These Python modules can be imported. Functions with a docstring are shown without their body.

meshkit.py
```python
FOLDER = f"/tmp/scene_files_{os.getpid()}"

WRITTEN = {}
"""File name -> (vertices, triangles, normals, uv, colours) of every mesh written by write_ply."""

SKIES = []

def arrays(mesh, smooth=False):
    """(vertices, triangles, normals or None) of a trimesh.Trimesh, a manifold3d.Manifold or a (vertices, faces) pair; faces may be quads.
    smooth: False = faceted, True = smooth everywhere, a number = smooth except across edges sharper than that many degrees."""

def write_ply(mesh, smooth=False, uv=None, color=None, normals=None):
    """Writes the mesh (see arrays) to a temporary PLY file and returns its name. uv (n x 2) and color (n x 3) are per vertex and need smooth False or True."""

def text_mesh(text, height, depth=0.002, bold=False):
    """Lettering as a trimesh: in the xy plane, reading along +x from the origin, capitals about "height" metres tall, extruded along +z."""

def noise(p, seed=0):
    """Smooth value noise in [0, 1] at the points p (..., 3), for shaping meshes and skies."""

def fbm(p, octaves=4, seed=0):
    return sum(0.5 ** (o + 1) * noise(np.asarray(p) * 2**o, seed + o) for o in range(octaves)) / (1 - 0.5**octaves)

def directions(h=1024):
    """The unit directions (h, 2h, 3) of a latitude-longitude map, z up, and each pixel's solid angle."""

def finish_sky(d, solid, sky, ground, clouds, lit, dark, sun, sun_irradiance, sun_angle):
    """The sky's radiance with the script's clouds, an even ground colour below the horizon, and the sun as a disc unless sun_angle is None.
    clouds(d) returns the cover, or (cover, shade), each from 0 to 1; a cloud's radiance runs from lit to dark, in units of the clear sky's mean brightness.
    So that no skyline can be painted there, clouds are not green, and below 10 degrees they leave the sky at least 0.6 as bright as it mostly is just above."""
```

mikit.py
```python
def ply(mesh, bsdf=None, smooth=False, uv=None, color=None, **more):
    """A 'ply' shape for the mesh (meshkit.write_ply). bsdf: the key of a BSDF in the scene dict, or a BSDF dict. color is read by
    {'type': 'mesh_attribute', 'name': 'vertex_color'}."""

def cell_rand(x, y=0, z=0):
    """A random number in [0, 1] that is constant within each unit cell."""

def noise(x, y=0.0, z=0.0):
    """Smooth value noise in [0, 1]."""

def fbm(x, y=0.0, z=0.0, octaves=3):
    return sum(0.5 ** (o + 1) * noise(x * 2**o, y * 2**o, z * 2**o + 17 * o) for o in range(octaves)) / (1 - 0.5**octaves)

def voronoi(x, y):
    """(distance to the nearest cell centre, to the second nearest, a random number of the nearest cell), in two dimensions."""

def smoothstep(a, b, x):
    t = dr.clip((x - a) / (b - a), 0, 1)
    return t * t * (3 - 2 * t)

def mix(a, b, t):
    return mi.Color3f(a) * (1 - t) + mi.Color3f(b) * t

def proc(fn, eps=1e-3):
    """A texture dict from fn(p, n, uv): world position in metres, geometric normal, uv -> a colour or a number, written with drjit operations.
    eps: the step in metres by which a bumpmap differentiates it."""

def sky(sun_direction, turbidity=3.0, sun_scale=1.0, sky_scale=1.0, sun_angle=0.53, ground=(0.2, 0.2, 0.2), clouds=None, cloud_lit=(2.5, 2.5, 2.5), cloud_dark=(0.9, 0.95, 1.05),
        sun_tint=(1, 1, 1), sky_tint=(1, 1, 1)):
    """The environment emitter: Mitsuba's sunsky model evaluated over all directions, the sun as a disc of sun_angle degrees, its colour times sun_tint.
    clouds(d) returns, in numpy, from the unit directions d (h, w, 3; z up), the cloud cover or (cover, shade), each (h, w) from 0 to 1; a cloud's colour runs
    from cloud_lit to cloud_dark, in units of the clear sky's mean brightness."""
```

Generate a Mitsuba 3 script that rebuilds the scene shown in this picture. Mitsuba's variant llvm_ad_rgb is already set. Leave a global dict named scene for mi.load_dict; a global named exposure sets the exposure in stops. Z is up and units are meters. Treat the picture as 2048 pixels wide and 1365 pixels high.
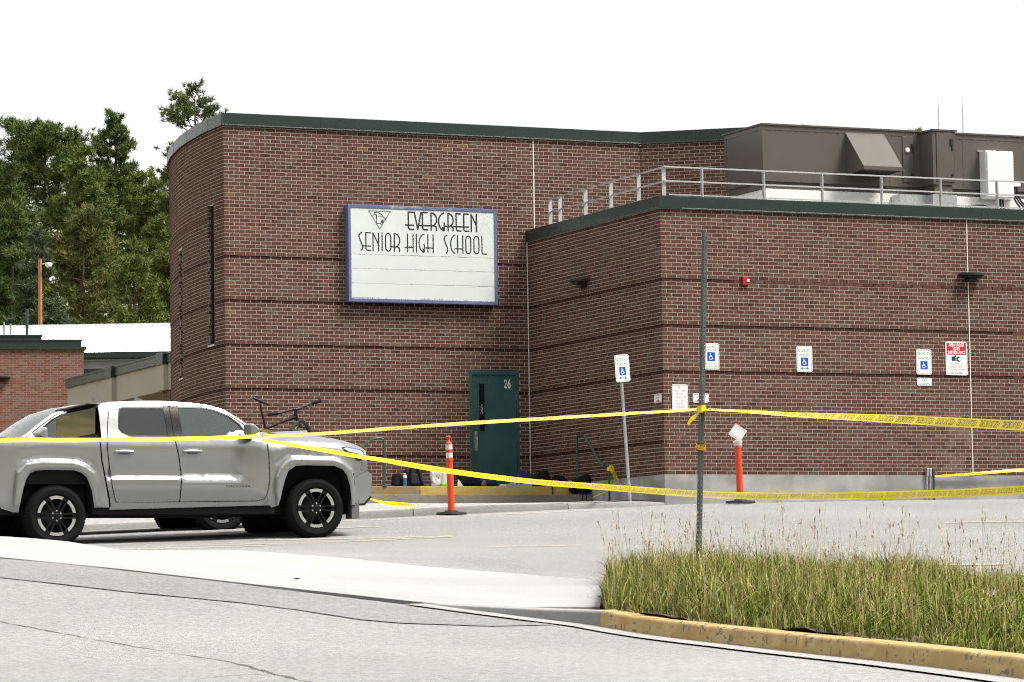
import math, random
import numpy as np, trimesh, mitsuba as mi, drjit as dr
import mikit
from mikit import noise, fbm, voronoi, cell_rand, smoothstep, mix, proc
import meshkit
from shapely.geometry import Polygon, LineString, Point, box as sbox, MultiPolygon
from shapely import affinity, union_all
from scipy.interpolate import RBFInterpolator, PchipInterpolator
from scipy.spatial import Delaunay
import shapely

# world axes: x along the brick fronts (to the right), y away into the buildings, z up; origin at the inner corner of the two brick walls
EYE = np.array([-27.01864, -60.09217, 1.55])
FWD = np.array([0.404258, 0.911112, 0.0803134])
UPV = np.array([-0.0184012, -0.0796889, 0.9966499])
SUN = (0.48, -0.50, 0.98)
T4 = mi.ScalarTransform4f
scene = {"type": "scene"}
labels = {}
exposure = 2.74
scene["camera"] = {"type": "perspective", "fov": math.degrees(2 * math.atan(1024 / 6956.6)), "fov_axis": "x", "near_clip": 0.5, "far_clip": 3000.0,
                   "to_world": T4().look_at(origin=EYE.tolist(), target=(EYE + FWD * 10).tolist(), up=UPV.tolist())}


def cloud_cover(d):
    # an overcast sky: about three times as bright overhead as at the horizon, with broken streaks
    n = meshkit.fbm(d * np.array([2.2, 2.2, 5.0]) + 3.0, octaves=4, seed=5) - 0.5
    return np.ones(d.shape[:2]), np.clip(1 - np.clip(d[..., 2], 0, 1) + n * 0.35, 0, 1)


scene["sky"] = mikit.sky(SUN, turbidity=3, sun_scale=0.68, sun_angle=22, sun_tint=(0.885, 1.0, 1.17), ground=(0.25, 0.25, 0.24), clouds=cloud_cover,
                         cloud_lit=(1.66, 1.66, 1.68), cloud_dark=(1.58, 1.59, 1.61))
rng = np.random.default_rng(7)
random.seed(7)

# ------------------------------------------------------------------ helpers
_n = {}


def numbered(key):
    k = _n.get(key, 0)
    _n[key] = k + 1
    return key if k == 0 else f"{key}_{k:03d}"


def tag(key, label=None, cat=None, group=None, kind=None):
    d = labels.setdefault(key, {})
    for a, b in (("label", label), ("category", cat), ("group", group), ("kind", kind)):
        if b:
            d[a] = b
    return key


def obj(name, mesh, m, parent=None, smooth=False, uv=None, label=None, cat=None, group=None, kind=None, to_world=None, **more):
    key = numbered(f"{parent}__{name}" if parent else name)
    if isinstance(mesh, MB):
        mesh = mesh.mesh()
    d = mikit.ply(mesh, m, smooth=smooth, uv=uv, **more)
    if to_world is not None:
        d["to_world"] = to_world
    scene[key] = d
    if label or cat or group or kind:
        tag(key, label, cat, group, kind)
    return key


def thing(name, label, cat, group=None):
    key = numbered(name)
    tag(key, label, cat, group)
    return key


class MB:
    def __init__(self):
        self.v, self.f, self.n = [], [], 0

    def raw(self, v, f):
        v = np.asarray(v, float).reshape(-1, 3)
        f = np.asarray(f, int)
        if f.shape[1] == 4:
            f = np.vstack([f[:, [0, 1, 2]], f[:, [0, 2, 3]]])
        self.v.append(v); self.f.append(f + self.n); self.n += len(v)
        return self

    def add(self, mesh):
        if isinstance(mesh, MB):
            mesh = mesh.mesh()
        return self.raw(mesh.vertices, mesh.faces)

    def box(self, x0, x1, y0, y1, z0, z1, rot=None, at=None):
        v = np.array([[x, y, z] for x in (x0, x1) for y in (y0, y1) for z in (z0, z1)], float)
        if rot is not None:
            v = v @ np.asarray(rot).T
        if at is not None:
            v = v + at
        return self.raw(v, BOXF)

    def tube(self, pts, r, sides=8, cap=True):
        p = np.asarray(pts, float)
        rr = np.broadcast_to(np.asarray(r, float), (len(p),))
        t = np.gradient(p, axis=0)
        t /= np.linalg.norm(t, axis=1, keepdims=True) + 1e-12
        ref = np.array([0, 0, 1.0]) if abs(t[:, 2]).max() < 0.95 else np.array([0.95, 0.31, 0.05])
        a = np.cross(t, ref); a /= np.linalg.norm(a, axis=1, keepdims=True) + 1e-12
        b = np.cross(t, a)
        ang = np.arange(sides) * 2 * np.pi / sides
        v = p[:, None] + rr[:, None, None] * (np.cos(ang)[None, :, None] * a[:, None] + np.sin(ang)[None, :, None] * b[:, None])
        k = len(p)
        i, j = np.meshgrid(np.arange(k - 1), np.arange(sides), indexing="ij")
        q = np.stack([i * sides + j, i * sides + (j + 1) % sides, (i + 1) * sides + (j + 1) % sides, (i + 1) * sides + j], -1).reshape(-1, 4)
        self.raw(v.reshape(-1, 3), q)
        if cap:
            for e, o in ((0, 0), (k - 1, 1)):
                c = np.vstack([v[e], p[e]])
                f = np.array([[s, (s + 1) % sides, sides] for s in range(sides)])
                self.raw(c, f if o else f[:, ::-1])
        return self

    def lathe(self, prof, sides=32, axis=(0, 0, 1), at=(0, 0, 0)):
        """prof: (radius, height) pairs along the axis"""
        ax = np.asarray(axis, float); ax /= np.linalg.norm(ax)
        a = np.cross(ax, [1, 0, 0] if abs(ax[0]) < 0.9 else [0, 1, 0]); a /= np.linalg.norm(a)
        b = np.cross(ax, a)
        ang = np.arange(sides) * 2 * np.pi / sides
        pr = np.asarray(prof, float)
        v = np.asarray(at) + pr[:, 1][:, None, None] * ax + pr[:, 0][:, None, None] * (np.cos(ang)[None, :, None] * a + np.sin(ang)[None, :, None] * b)
        k = len(pr)
        i, j = np.meshgrid(np.arange(k - 1), np.arange(sides), indexing="ij")
        q = np.stack([i * sides + j, i * sides + (j + 1) % sides, (i + 1) * sides + (j + 1) % sides, (i + 1) * sides + j], -1).reshape(-1, 4)
        return self.raw(v.reshape(-1, 3), q)

    def mesh(self):
        return trimesh.Trimesh(np.vstack(self.v), np.vstack(self.f), process=False)


BOXF = np.array([[0, 1, 3, 2], [4, 6, 7, 5], [0, 4, 5, 1], [2, 3, 7, 6], [0, 2, 6, 4], [1, 5, 7, 3]])


def rotz(a):
    c, s = math.cos(a), math.sin(a)
    return np.array([[c, -s, 0], [s, c, 0], [0, 0, 1.0]])


def roty(a):
    c, s = math.cos(a), math.sin(a)
    return np.array([[c, 0, s], [0, 1, 0], [-s, 0, c]])


def rotx(a):
    c, s = math.cos(a), math.sin(a)
    return np.array([[1, 0, 0], [0, c, -s], [0, s, c]])


def rounded_box(x0, x1, y0, y1, z0, z1, r=0.01, seg=2):
    """a box with rounded edges"""
    import manifold3d as m3
    s = [m3.Manifold.sphere(r, 8 * seg).translate([x, y, z]) for x in (x0 + r, x1 - r) for y in (y0 + r, y1 - r) for z in (z0 + r, z1 - r)]
    m = m3.Manifold.batch_hull(s).to_mesh()
    return trimesh.Trimesh(m.vert_properties[:, :3], m.tri_verts, process=False)


def hull_spheres(pr, sides=16):
    import manifold3d as m3
    m = m3.Manifold.batch_hull([m3.Manifold.sphere(r, sides).translate(list(map(float, p))) for p, r in pr]).to_mesh()
    return trimesh.Trimesh(m.vert_properties[:, :3], m.tri_verts, process=False)


def polys(g):
    if g.is_empty:
        return []
    return [p for p in getattr(g, "geoms", [g]) if isinstance(p, Polygon) and p.area > 1e-9]


def extrude(g, h):
    return trimesh.util.concatenate([trimesh.creation.extrude_polygon(p, h, engine="earcut") for p in polys(g)])


def wallmap(mesh, origin, ax, up, nrm):
    """mesh in xy plane (+z out) laid on a wall"""
    m = mesh.copy()
    v = np.asarray(m.vertices)
    m.vertices = np.asarray(origin) + v[:, :1] * np.asarray(ax) + v[:, 1:2] * np.asarray(up) + v[:, 2:] * np.asarray(nrm)
    return m


def rounded_rect(w, h, r):
    return sbox(r - w / 2, r - h / 2, w / 2 - r, h / 2 - r).buffer(r, quad_segs=5)


_T = {}


def text_poly(text, h, w=None, cx=0.0, y=0.0, bold=False):
    """lettering as a flat mesh of given cap height, centred on cx, baseline y, squeezed to width w; a thin slab"""
    k = (text, bold)
    if k not in _T:
        _T[k] = meshkit.text_mesh(text, 1.0, 0.004, bold)
    m = _T[k].copy()
    v = np.array(m.vertices)
    x0, x1 = v[:, 0].min(), v[:, 0].max()
    sx = h if w is None else w / (x1 - x0)
    v[:, 0] = (v[:, 0] - (x0 + x1) / 2) * sx + cx
    v[:, 1] = v[:, 1] * h + y
    v[:, 2] = v[:, 2] / 0.004 * 0.0012
    m.vertices = v
    return m


def grid_poly(poly, step, edge=None):
    """triangulate a polygon with inner points; returns (points, triangles)"""
    edge = edge or step
    pts = []
    for q in polys(poly):
        for ring in [q.exterior, *q.interiors]:
            s = ring.segmentize(edge)
            pts += list(s.coords)[:-1]
    nb = len(pts)
    x0, y0, x1, y1 = poly.bounds
    gx, gy = np.meshgrid(np.arange(x0 + step / 2, x1, step), np.arange(y0 + step / 2, y1, step))
    g = np.stack([gx.ravel(), gy.ravel()], 1)
    inn = poly.buffer(-step * 0.35)
    if not inn.is_empty:
        g = g[shapely.contains_xy(inn, g[:, 0], g[:, 1])]
        pts = np.vstack([pts, g]) if len(g) else np.array(pts)
    pts = np.unique(np.round(np.asarray(pts, float), 6), axis=0)
    tri = Delaunay(pts).simplices
    c = pts[tri].mean(1)
    ok = shapely.contains_xy(poly.buffer(1e-6), c[:, 0], c[:, 1])
    a = pts[tri]
    area = np.abs(np.cross(a[:, 1] - a[:, 0], a[:, 2] - a[:, 0]))
    tri = tri[ok & (area > 1e-9)]
    a = pts[tri]
    flip = np.cross(a[:, 1] - a[:, 0], a[:, 2] - a[:, 0]) < 0
    tri[flip] = tri[flip][:, ::-1]
    return pts, tri


def mat(name, color, rough=0.5, metal=0.0, spec=0.5, two=True, bump=None, **more):
    d = {"type": "principled", "base_color": color if isinstance(color, dict) else {"type": "rgb", "value": list(color)},
         "roughness": rough if not callable(rough) else proc(rough), "metallic": metal, "specular": spec, **more}
    if bump is not None:
        fn, sc, eps = bump
        d = {"type": "bumpmap", "arbitrary": proc(fn, eps), "scale": sc, "bsdf": d}
    scene[name] = {"type": "twosided", "bsdf": d} if two else d
    return name


def speck(base, amp, f, f2=None, amp2=0.0, tint=(1, 1, 1)):
    """an even colour with grain and patches"""
    b = mi.Color3f(*base)

    def fn(p, n, uv):
        k = 1 + amp * (fbm(p.x * f, p.y * f, p.z * f, 3) - 0.5) * 2
        if f2:
            k = k + amp2 * (fbm(p.x * f2 + 9, p.y * f2, p.z * f2, 4) - 0.5) * 2
        return mi.Color3f(*base) * k
    return proc(fn)
# ------------------------------------------------------------------ materials
def brick_color(p, n, uv):
    i = dr.floor(uv.x)
    fr = uv.x - i
    r1, r2, r3 = cell_rand(i, 1), cell_rand(i, 2), cell_rand(i, 3)
    red = mix((0.090, 0.0365, 0.0255), (0.126, 0.053, 0.038), r2)
    brown = mix((0.098, 0.049, 0.033), (0.127, 0.068, 0.046), r2)
    grey = mix((0.094, 0.060, 0.048), (0.118, 0.082, 0.068), r2)
    dark = mix((0.072, 0.028, 0.021), (0.090, 0.037, 0.027), r2)
    c = dr.select(r1 < 0.60, red, dr.select(r1 < 0.80, brown, dr.select(r1 < 0.87, grey, dark)))
    c = dr.select(r1 > 0.995, mi.Color3f(0.17, 0.095, 0.050), c)
    s = noise(fr * 17.0 + r3 * 90, uv.y * 0.6 + r1 * 50)
    k = smoothstep(0.35, 0.9, r3) * 0.6
    c = c * (1 - k * smoothstep(0.52, 0.75, s)) * (1 + 0.22 * k)
    g = fbm(p.x * 70, p.y * 70, p.z * 110, 3)
    b = fbm(p.x * 0.9 + 4, p.y * 0.9, p.z * 0.7, 4)
    # white salts bleeding through low beside the joint
    st = smoothstep(5.1, 5.9, p.x) * (1 - smoothstep(6.2, 6.24, p.x)) * smoothstep(4.0, 4.2, p.z) * (1 - smoothstep(5.0, 5.5, p.z)) * smoothstep(0.40, 0.62, fbm(p.x * 6, p.z * 6, 3.0, 4))
    c = mix(c, mi.Color3f(0.20, 0.125, 0.112), st * (p.y < -5.0) * 0.6)
    return c * 0.87 * (0.80 + 0.40 * g) * (0.86 + 0.28 * b)


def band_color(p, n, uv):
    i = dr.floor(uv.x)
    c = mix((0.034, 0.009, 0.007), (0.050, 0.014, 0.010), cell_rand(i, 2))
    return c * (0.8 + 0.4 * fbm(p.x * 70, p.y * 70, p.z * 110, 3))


def far_brick_color(p, n, uv):
    i = dr.floor(uv.x)
    r1, r2 = cell_rand(i, 1), cell_rand(i, 2)
    red = mix((0.135, 0.052, 0.036), (0.19, 0.076, 0.053), r2)
    dark = mix((0.13, 0.085, 0.075), (0.19, 0.12, 0.10), r2)
    return dr.select(r1 < 0.62, red, dark) * (0.85 + 0.3 * fbm(p.x * 40, p.y * 40, p.z * 60, 2))


mat("mat_brick", proc(brick_color), 0.85, spec=0.25)
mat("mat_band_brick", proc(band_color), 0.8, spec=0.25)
mat("mat_far_brick", proc(far_brick_color), 0.85, spec=0.2)
mat("mat_mortar", speck((0.385, 0.340, 0.305), 0.12, 60, 1.5, 0.12), 0.9, spec=0.2)
mat("mat_far_mortar", speck((0.24, 0.18, 0.155), 0.1, 30), 0.9, spec=0.2)
mat("mat_sealant", (0.72, 0.70, 0.66), 0.6)


def green_fn(p, n, uv):
    k = 0.9 + 0.25 * (fbm(p.x * 3, p.y * 3, p.z * 9, 4) - 0.5) * 2 * 0.5
    return mi.Color3f(0.017, 0.032, 0.028) * k


mat("mat_green_metal", proc(green_fn), 0.34, spec=0.5)
mat("mat_green_trim", (0.035, 0.075, 0.062), 0.4)


def door_fn(p, n, uv):
    w = fbm(p.x * 5, p.y * 5, p.z * 2.5, 4)
    g = noise(p.x * 160, p.y * 160, p.z * 60)
    return mix((0.026, 0.080, 0.086), (0.036, 0.102, 0.107), smoothstep(0.3, 0.7, w)) * (0.93 + 0.14 * g)


mat("mat_door", proc(door_fn), 0.45)
mat("mat_black", (0.012, 0.012, 0.013), 0.55)
mat("mat_black_gloss", (0.012, 0.012, 0.014), 0.12)
mat("mat_dark_glass", (0.006, 0.008, 0.009), 0.04, spec=0.6)
mat("mat_steel", (0.55, 0.56, 0.57), 0.35, metal=0.9)


def galv_fn(p, n, uv):
    d1, d2, r = voronoi(p.x * 30 + p.y * 17, p.z * 30 + p.y * 9)
    return mi.Color3f(0.56, 0.58, 0.60) * (0.82 + 0.25 * r) * (0.9 + 0.2 * fbm(p.x * 6, p.y * 6, p.z * 6, 3))


mat("mat_galv", proc(galv_fn), 0.42, metal=0.75)
mat("mat_alu", speck((0.50, 0.51, 0.53), 0.08, 12), 0.42, metal=0.5)


def concrete_wall_fn(p, n, uv):
    big = fbm(p.x * 1.3, p.y * 1.3, p.z * 1.6, 4)
    g = fbm(p.x * 45, p.y * 45, p.z * 45, 3)
    run = noise(p.x * 9 + p.y * 9, 3.0, p.z * 0.7)
    st = smoothstep(0.55, 0.8, fbm(p.x * 3.1 + 5, p.y * 3.1, p.z * 2.0, 3))
    c = mix((0.22, 0.217, 0.215), (0.35, 0.35, 0.345), smoothstep(0.3, 0.7, big))
    return c * (0.85 + 0.3 * g) * (0.88 + 0.22 * run) * (1 - 0.18 * st)


mat("mat_concrete_wall", proc(concrete_wall_fn), 0.9, spec=0.2)


def apron_fn(p, n, uv):
    a = fbm(p.x * 1.1 + p.y * 0.6, p.y * 0.9, 0, 4)
    streak = noise((p.x * 0.46 + p.y * 0.89) * 14, (p.x * 0.89 - p.y * 0.46) * 0.8)
    g = fbm(p.x * 60, p.y * 60, 0, 2)
    return mi.Color3f(0.262, 0.265, 0.268) * (0.90 + 0.2 * a) * (0.95 + 0.1 * streak) * (0.92 + 0.16 * g)


mat("mat_apron", proc(apron_fn), 0.85, spec=0.25)
mat("mat_curb_concrete", speck((0.235, 0.234, 0.230), 0.2, 40, 2.5, 0.2), 0.88, spec=0.2)
mat("mat_step_concrete", speck((0.20, 0.18, 0.15), 0.25, 30, 2.0, 0.25), 0.9, spec=0.2)


def seg_dist(px, py, pts):
    d = mi.Float(1e3)
    for (x0, y0), (x1, y1) in zip(pts[:-1], pts[1:]):
        ex, ey = x1 - x0, y1 - y0
        t = dr.clip(((px - x0) * ex + (py - y0) * ey) / (ex * ex + ey * ey), 0, 1)
        d = dr.minimum(d, dr.sqrt(dr.square(px - x0 - t * ex) + dr.square(py - y0 - t * ey)))
    return d


CRACKS = [([(-20.09, -35.13), (-19.47, -36.21), (-18.86, -36.92), (-18.6, -37.44), (-18.42, -38.11), (-18.23, -38.37), (-17.62, -38.5)], 0.015), ([(-17.35, -39.6), (-17.32, -41.0), (-17.52, -42.4), (-17.77, -44.3), (-17.92, -47)], 0.004),
          ([(-21.3, -37.6), (-21.07, -38.66), (-20.96, -39.38), (-20.78, -41.08), (-20.69, -42.03), (-20.8, -42.97), (-20.84, -43.72), (-20.9, -46)], 0.019),
          ([(-21.68, -43.44), (-21.09, -43.02), (-20.8, -42.9)], 0.008), ([(-20.67, -42.99), (-19.86, -43.07), (-18.94, -43.61)], 0.005)]


def asphalt(base, crk):
    def fn(p, n, uv):
        g = noise(p.x * 48, p.y * 48)
        g2 = noise(p.x * 190 + 7, p.y * 190)
        b = fbm(p.x * 0.5, p.y * 0.35, 0, 4)
        st = noise(p.x * 2.2 + 4, p.y * 14)
        c = mi.Color3f(*base) * (0.64 + 0.46 * g + 0.26 * g2) * (0.84 + 0.32 * b) * (0.97 + 0.06 * st)
        pale = smoothstep(0.80, 0.9, noise(p.x * 120 + 31, p.y * 120))
        c = c * (1 + 0.35 * pale)
        if crk:
            wx = p.x + 0.05 * (fbm(p.x * 9, p.y * 9, 0, 3) - 0.5)
            wy = p.y + 0.05 * (fbm(p.x * 9 + 40, p.y * 9, 0, 3) - 0.5)
            for pts, w in CRACKS:
                d = seg_dist(wx, wy, pts)
                ww = w * (0.15 + 1.5 * smoothstep(0.25, 0.75, fbm(p.x * 5 + 3, p.y * 5, 0, 3)))
                dirt = 1 - smoothstep(ww * 0.5, ww, d)
                c = mix(c, mi.Color3f(0.055, 0.045, 0.04), dirt * 0.85)
        return c
    return proc(fn)


mat("mat_road", asphalt((0.188, 0.187, 0.187), True), 0.9, spec=0.25)
mat("mat_lot", asphalt((0.174, 0.174, 0.175), False), 0.9, spec=0.25)
mat("mat_patch", asphalt((0.164, 0.163, 0.164), True), 0.9, spec=0.25)


def paint_fn(p, n, uv):
    w = smoothstep(0.40, 0.62, fbm(p.x * 14, p.y * 14, 0, 4))
    return mix((0.46, 0.36, 0.20), (0.28, 0.26, 0.23), w)


mat("mat_line", proc(paint_fn), 0.85, spec=0.2)


def yellow_curb_fn(p, n, uv):
    a = fbm(p.x * 7, p.y * 7, p.z * 9, 4)
    b = fbm(p.x * 16 + 9, p.y * 10, p.z * 22, 4)
    c = fbm(p.x * 30 + 3, p.y * 22, p.z * 40, 3)
    col = mix((0.36, 0.245, 0.095), (0.44, 0.32, 0.150), smoothstep(0.35, 0.65, a))
    col = mix(col, mi.Color3f(0.44, 0.185, 0.030), smoothstep(0.68, 0.72, b) * 0.6)
    chip = dr.maximum(smoothstep(0.62, 0.66, c) * smoothstep(0.46, 0.54, a), smoothstep(0.66, 0.70, fbm(p.x * 34 + 50, p.y * 34, p.z * 12, 3)))
    return mix(col, mi.Color3f(0.13, 0.115, 0.10), chip * 0.85)


mat("mat_yellow_curb", proc(yellow_curb_fn), 0.75, spec=0.3)


def yellow_step_fn(p, n, uv):
    a = fbm(p.x * 4, p.y * 4, p.z * 9, 4)
    b = fbm(p.x * 9 + 9, p.y * 9, p.z * 14, 4)
    g = fbm(p.x * 60, p.y * 60, p.z * 60, 2)
    col = mix((0.38, 0.32, 0.14), (0.45, 0.36, 0.12), smoothstep(0.35, 0.65, a))
    old = smoothstep(-3.34, -3.26, p.x + 0.25 * (a - 0.5)) 
    worn = smoothstep(0.50, 0.62, b)
    col = mix(col, mi.Color3f(0.50, 0.26, 0.04), worn * 0.7)
    tan = mix((0.24, 0.16, 0.07), (0.20, 0.18, 0.15), smoothstep(0.5, 0.65, b))
    return mix(tan, col, old) * (0.9 + 0.2 * g)


mat("mat_yellow_step", proc(yellow_step_fn), 0.8, spec=0.25)


def soil_fn(p, n, uv):
    g = fbm(p.x * 22, p.y * 22, 0, 4)
    return mix((0.05, 0.038, 0.026), (0.13, 0.10, 0.065), g)


mat("mat_soil", proc(soil_fn), 0.95, spec=0.1)


def hill_fn(p, n, uv):
    a = fbm(p.x * 0.2, p.y * 0.2, 0, 4)
    b = fbm(p.x * 2.2, p.y * 2.2, 0, 3)
    return mix((0.085, 0.085, 0.040), (0.22, 0.185, 0.10), smoothstep(0.35, 0.65, a)) * (0.8 + 0.4 * b)


mat("mat_hill", proc(hill_fn), 0.95, spec=0.1)
def forest_fn(p, n, uv):
    a = fbm(p.x * 0.12, p.y * 0.12, p.z * 0.2, 4)
    return mix((0.022, 0.034, 0.016), (0.060, 0.075, 0.034), smoothstep(0.3, 0.7, a))


mat("mat_forest", proc(forest_fn), 0.95, spec=0.1)
mat("mat_hvac", speck((0.082, 0.071, 0.063), 0.05, 4, 60, 0.05), 0.34, clearcoat=1.0, clearcoat_gloss=0.9)
mat("mat_hvac_dark", (0.085, 0.072, 0.064), 0.5)
mat("mat_white_paint", speck((0.74, 0.74, 0.74), 0.04, 5), 0.4)
mat("mat_white_sign", speck((0.80, 0.80, 0.79), 0.03, 8), 0.35)


def face_fn(p, n, uv):
    a = fbm(p.x * 2.0, p.y, p.z * 2.0, 4)
    return mi.Color3f(0.60, 0.65, 0.645) * (0.94 + 0.12 * a)


mat("mat_sign_face", proc(face_fn), 0.3)


def purple_fn(p, n, uv):
    a = fbm(p.x * 3 + 2, p.y * 3, p.z * 3, 4)
    g = noise(p.x * 90, p.y * 90, p.z * 90)
    c = mix((0.085, 0.105, 0.215), (0.115, 0.140, 0.262), a)
    c = mix(c, mi.Color3f(0.30, 0.34, 0.36), smoothstep(0.60, 0.72, a) * smoothstep(9.2, 9.3, p.z))
    return c * (0.88 + 0.24 * g)


mat("mat_sign_frame", proc(purple_fn), 0.5)
mat("mat_ink", (0.018, 0.020, 0.018), 0.5)
mat("mat_ink_grey", (0.16, 0.19, 0.17), 0.5)
mat("mat_track_dirt", (0.22, 0.20, 0.17), 0.7)
mat("mat_sign_green", (0.03, 0.24, 0.14), 0.5)
mat("mat_sign_blue", (0.010, 0.075, 0.42), 0.4)
mat("mat_sign_red", (0.42, 0.020, 0.035), 0.4)
mat("mat_sign_maroon", (0.27, 0.14, 0.17), 0.5)
mat("mat_red_plastic", (0.33, 0.018, 0.022), 0.35)
mat("mat_orange", speck((0.62, 0.062, 0.016), 0.06, 25, 3, 0.08), 0.45)
mat("mat_reflective", speck((0.62, 0.62, 0.62), 0.1, 40), 0.4)
mat("mat_rubber", speck((0.022, 0.022, 0.022), 0.2, 30), 0.75)


def post_fn(p, n, uv):
    a = fbm(p.x * 60, p.y * 60, p.z * 14, 4)
    b = fbm(p.x * 12, p.y * 12, p.z * 5, 3)
    return mix((0.045, 0.053, 0.054), (0.125, 0.142, 0.142), a) * (0.8 + 0.4 * b)


mat("mat_post", proc(post_fn), 0.55, metal=0.3)
mat("mat_tape", speck((0.72, 0.555, 0.012), 0.04, 20), 0.28, spec=0.5)
mat("mat_tape_orange", speck((0.62, 0.36, 0.01), 0.06, 30), 0.35)
mat("mat_tape_ink", (0.085, 0.062, 0.005), 0.4)
mat("mat_tape_ink_dark", (0.016, 0.014, 0.005), 0.4)
mat("mat_gutter", speck((0.245, 0.243, 0.238), 0.15, 40, 2.5, 0.15), 0.88, spec=0.2)
mat("mat_cream", speck((0.38, 0.345, 0.30), 0.06, 14, 0.8, 0.08), 0.9, spec=0.2)
mat("mat_pale_wall", (0.66, 0.64, 0.61), 0.85)
mat("mat_white_roof", speck((0.82, 0.82, 0.82), 0.03, 2), 0.35)
mat("mat_wood_pole", speck((0.36, 0.16, 0.07), 0.2, 6, 40, 0.15), 0.85)
mat("mat_bark", speck((0.10, 0.070, 0.052), 0.35, 6), 0.95, spec=0.1)
# ------------------------------------------------------------------ ground
GP = np.array([[-27.0, -60.1, 0.0], [-30.0, -58.8, -0.02], [-24.0, -61.4, 0.02], [-17.002, -39.283, 1.443], [-17.521, -44.958, 1.2], [-16.757, -38.3, 1.511],
               [-19.706, -33.747, 2.049], [-15.01, -19.4, 2.56], [-11.66, -19.4, 2.634], [-11.654, -17.75, 2.756], [-11.691, -16.299, 2.839], [-11.758, -14.63, 2.911],
               [-7.394, -13.51, 3.106], [-2.836, -13.899, 3.256], [-0.001, -5.69, 3.543], [7.311, -5.69, 3.575], [3.676, -5.69, 3.576], [-6.254, -7.5, 3.22],
               [-3.948, -7.5, 3.338], [-1.792, -7.0, 3.419], [0.0, 0.0, 3.6], [10.0, 0.0, 3.7], [-8.0, 0.0, 3.1], [-14.0, 0.0, 2.9]])
_rbf = RBFInterpolator(GP[:, :2] / 10, GP[:, 2], kernel="thin_plate_spline", smoothing=0.0002, degree=1)
FH = FWD[:2] / np.linalg.norm(FWD[:2])
RH = np.array([FH[1], -FH[0]])


def G(xy):
    """height of the paved slope"""
    xy = np.atleast_2d(np.asarray(xy, float))
    q = xy - EYE[:2]
    d, l = q @ FH, q @ RH
    dc, lc = np.clip(d, 0, 66), np.clip(l, -11, 13)
    z = _rbf((EYE[:2] + dc[:, None] * FH + lc[:, None] * RH) / 10)
    return z + 0.05 * np.minimum(d, 0)


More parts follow.
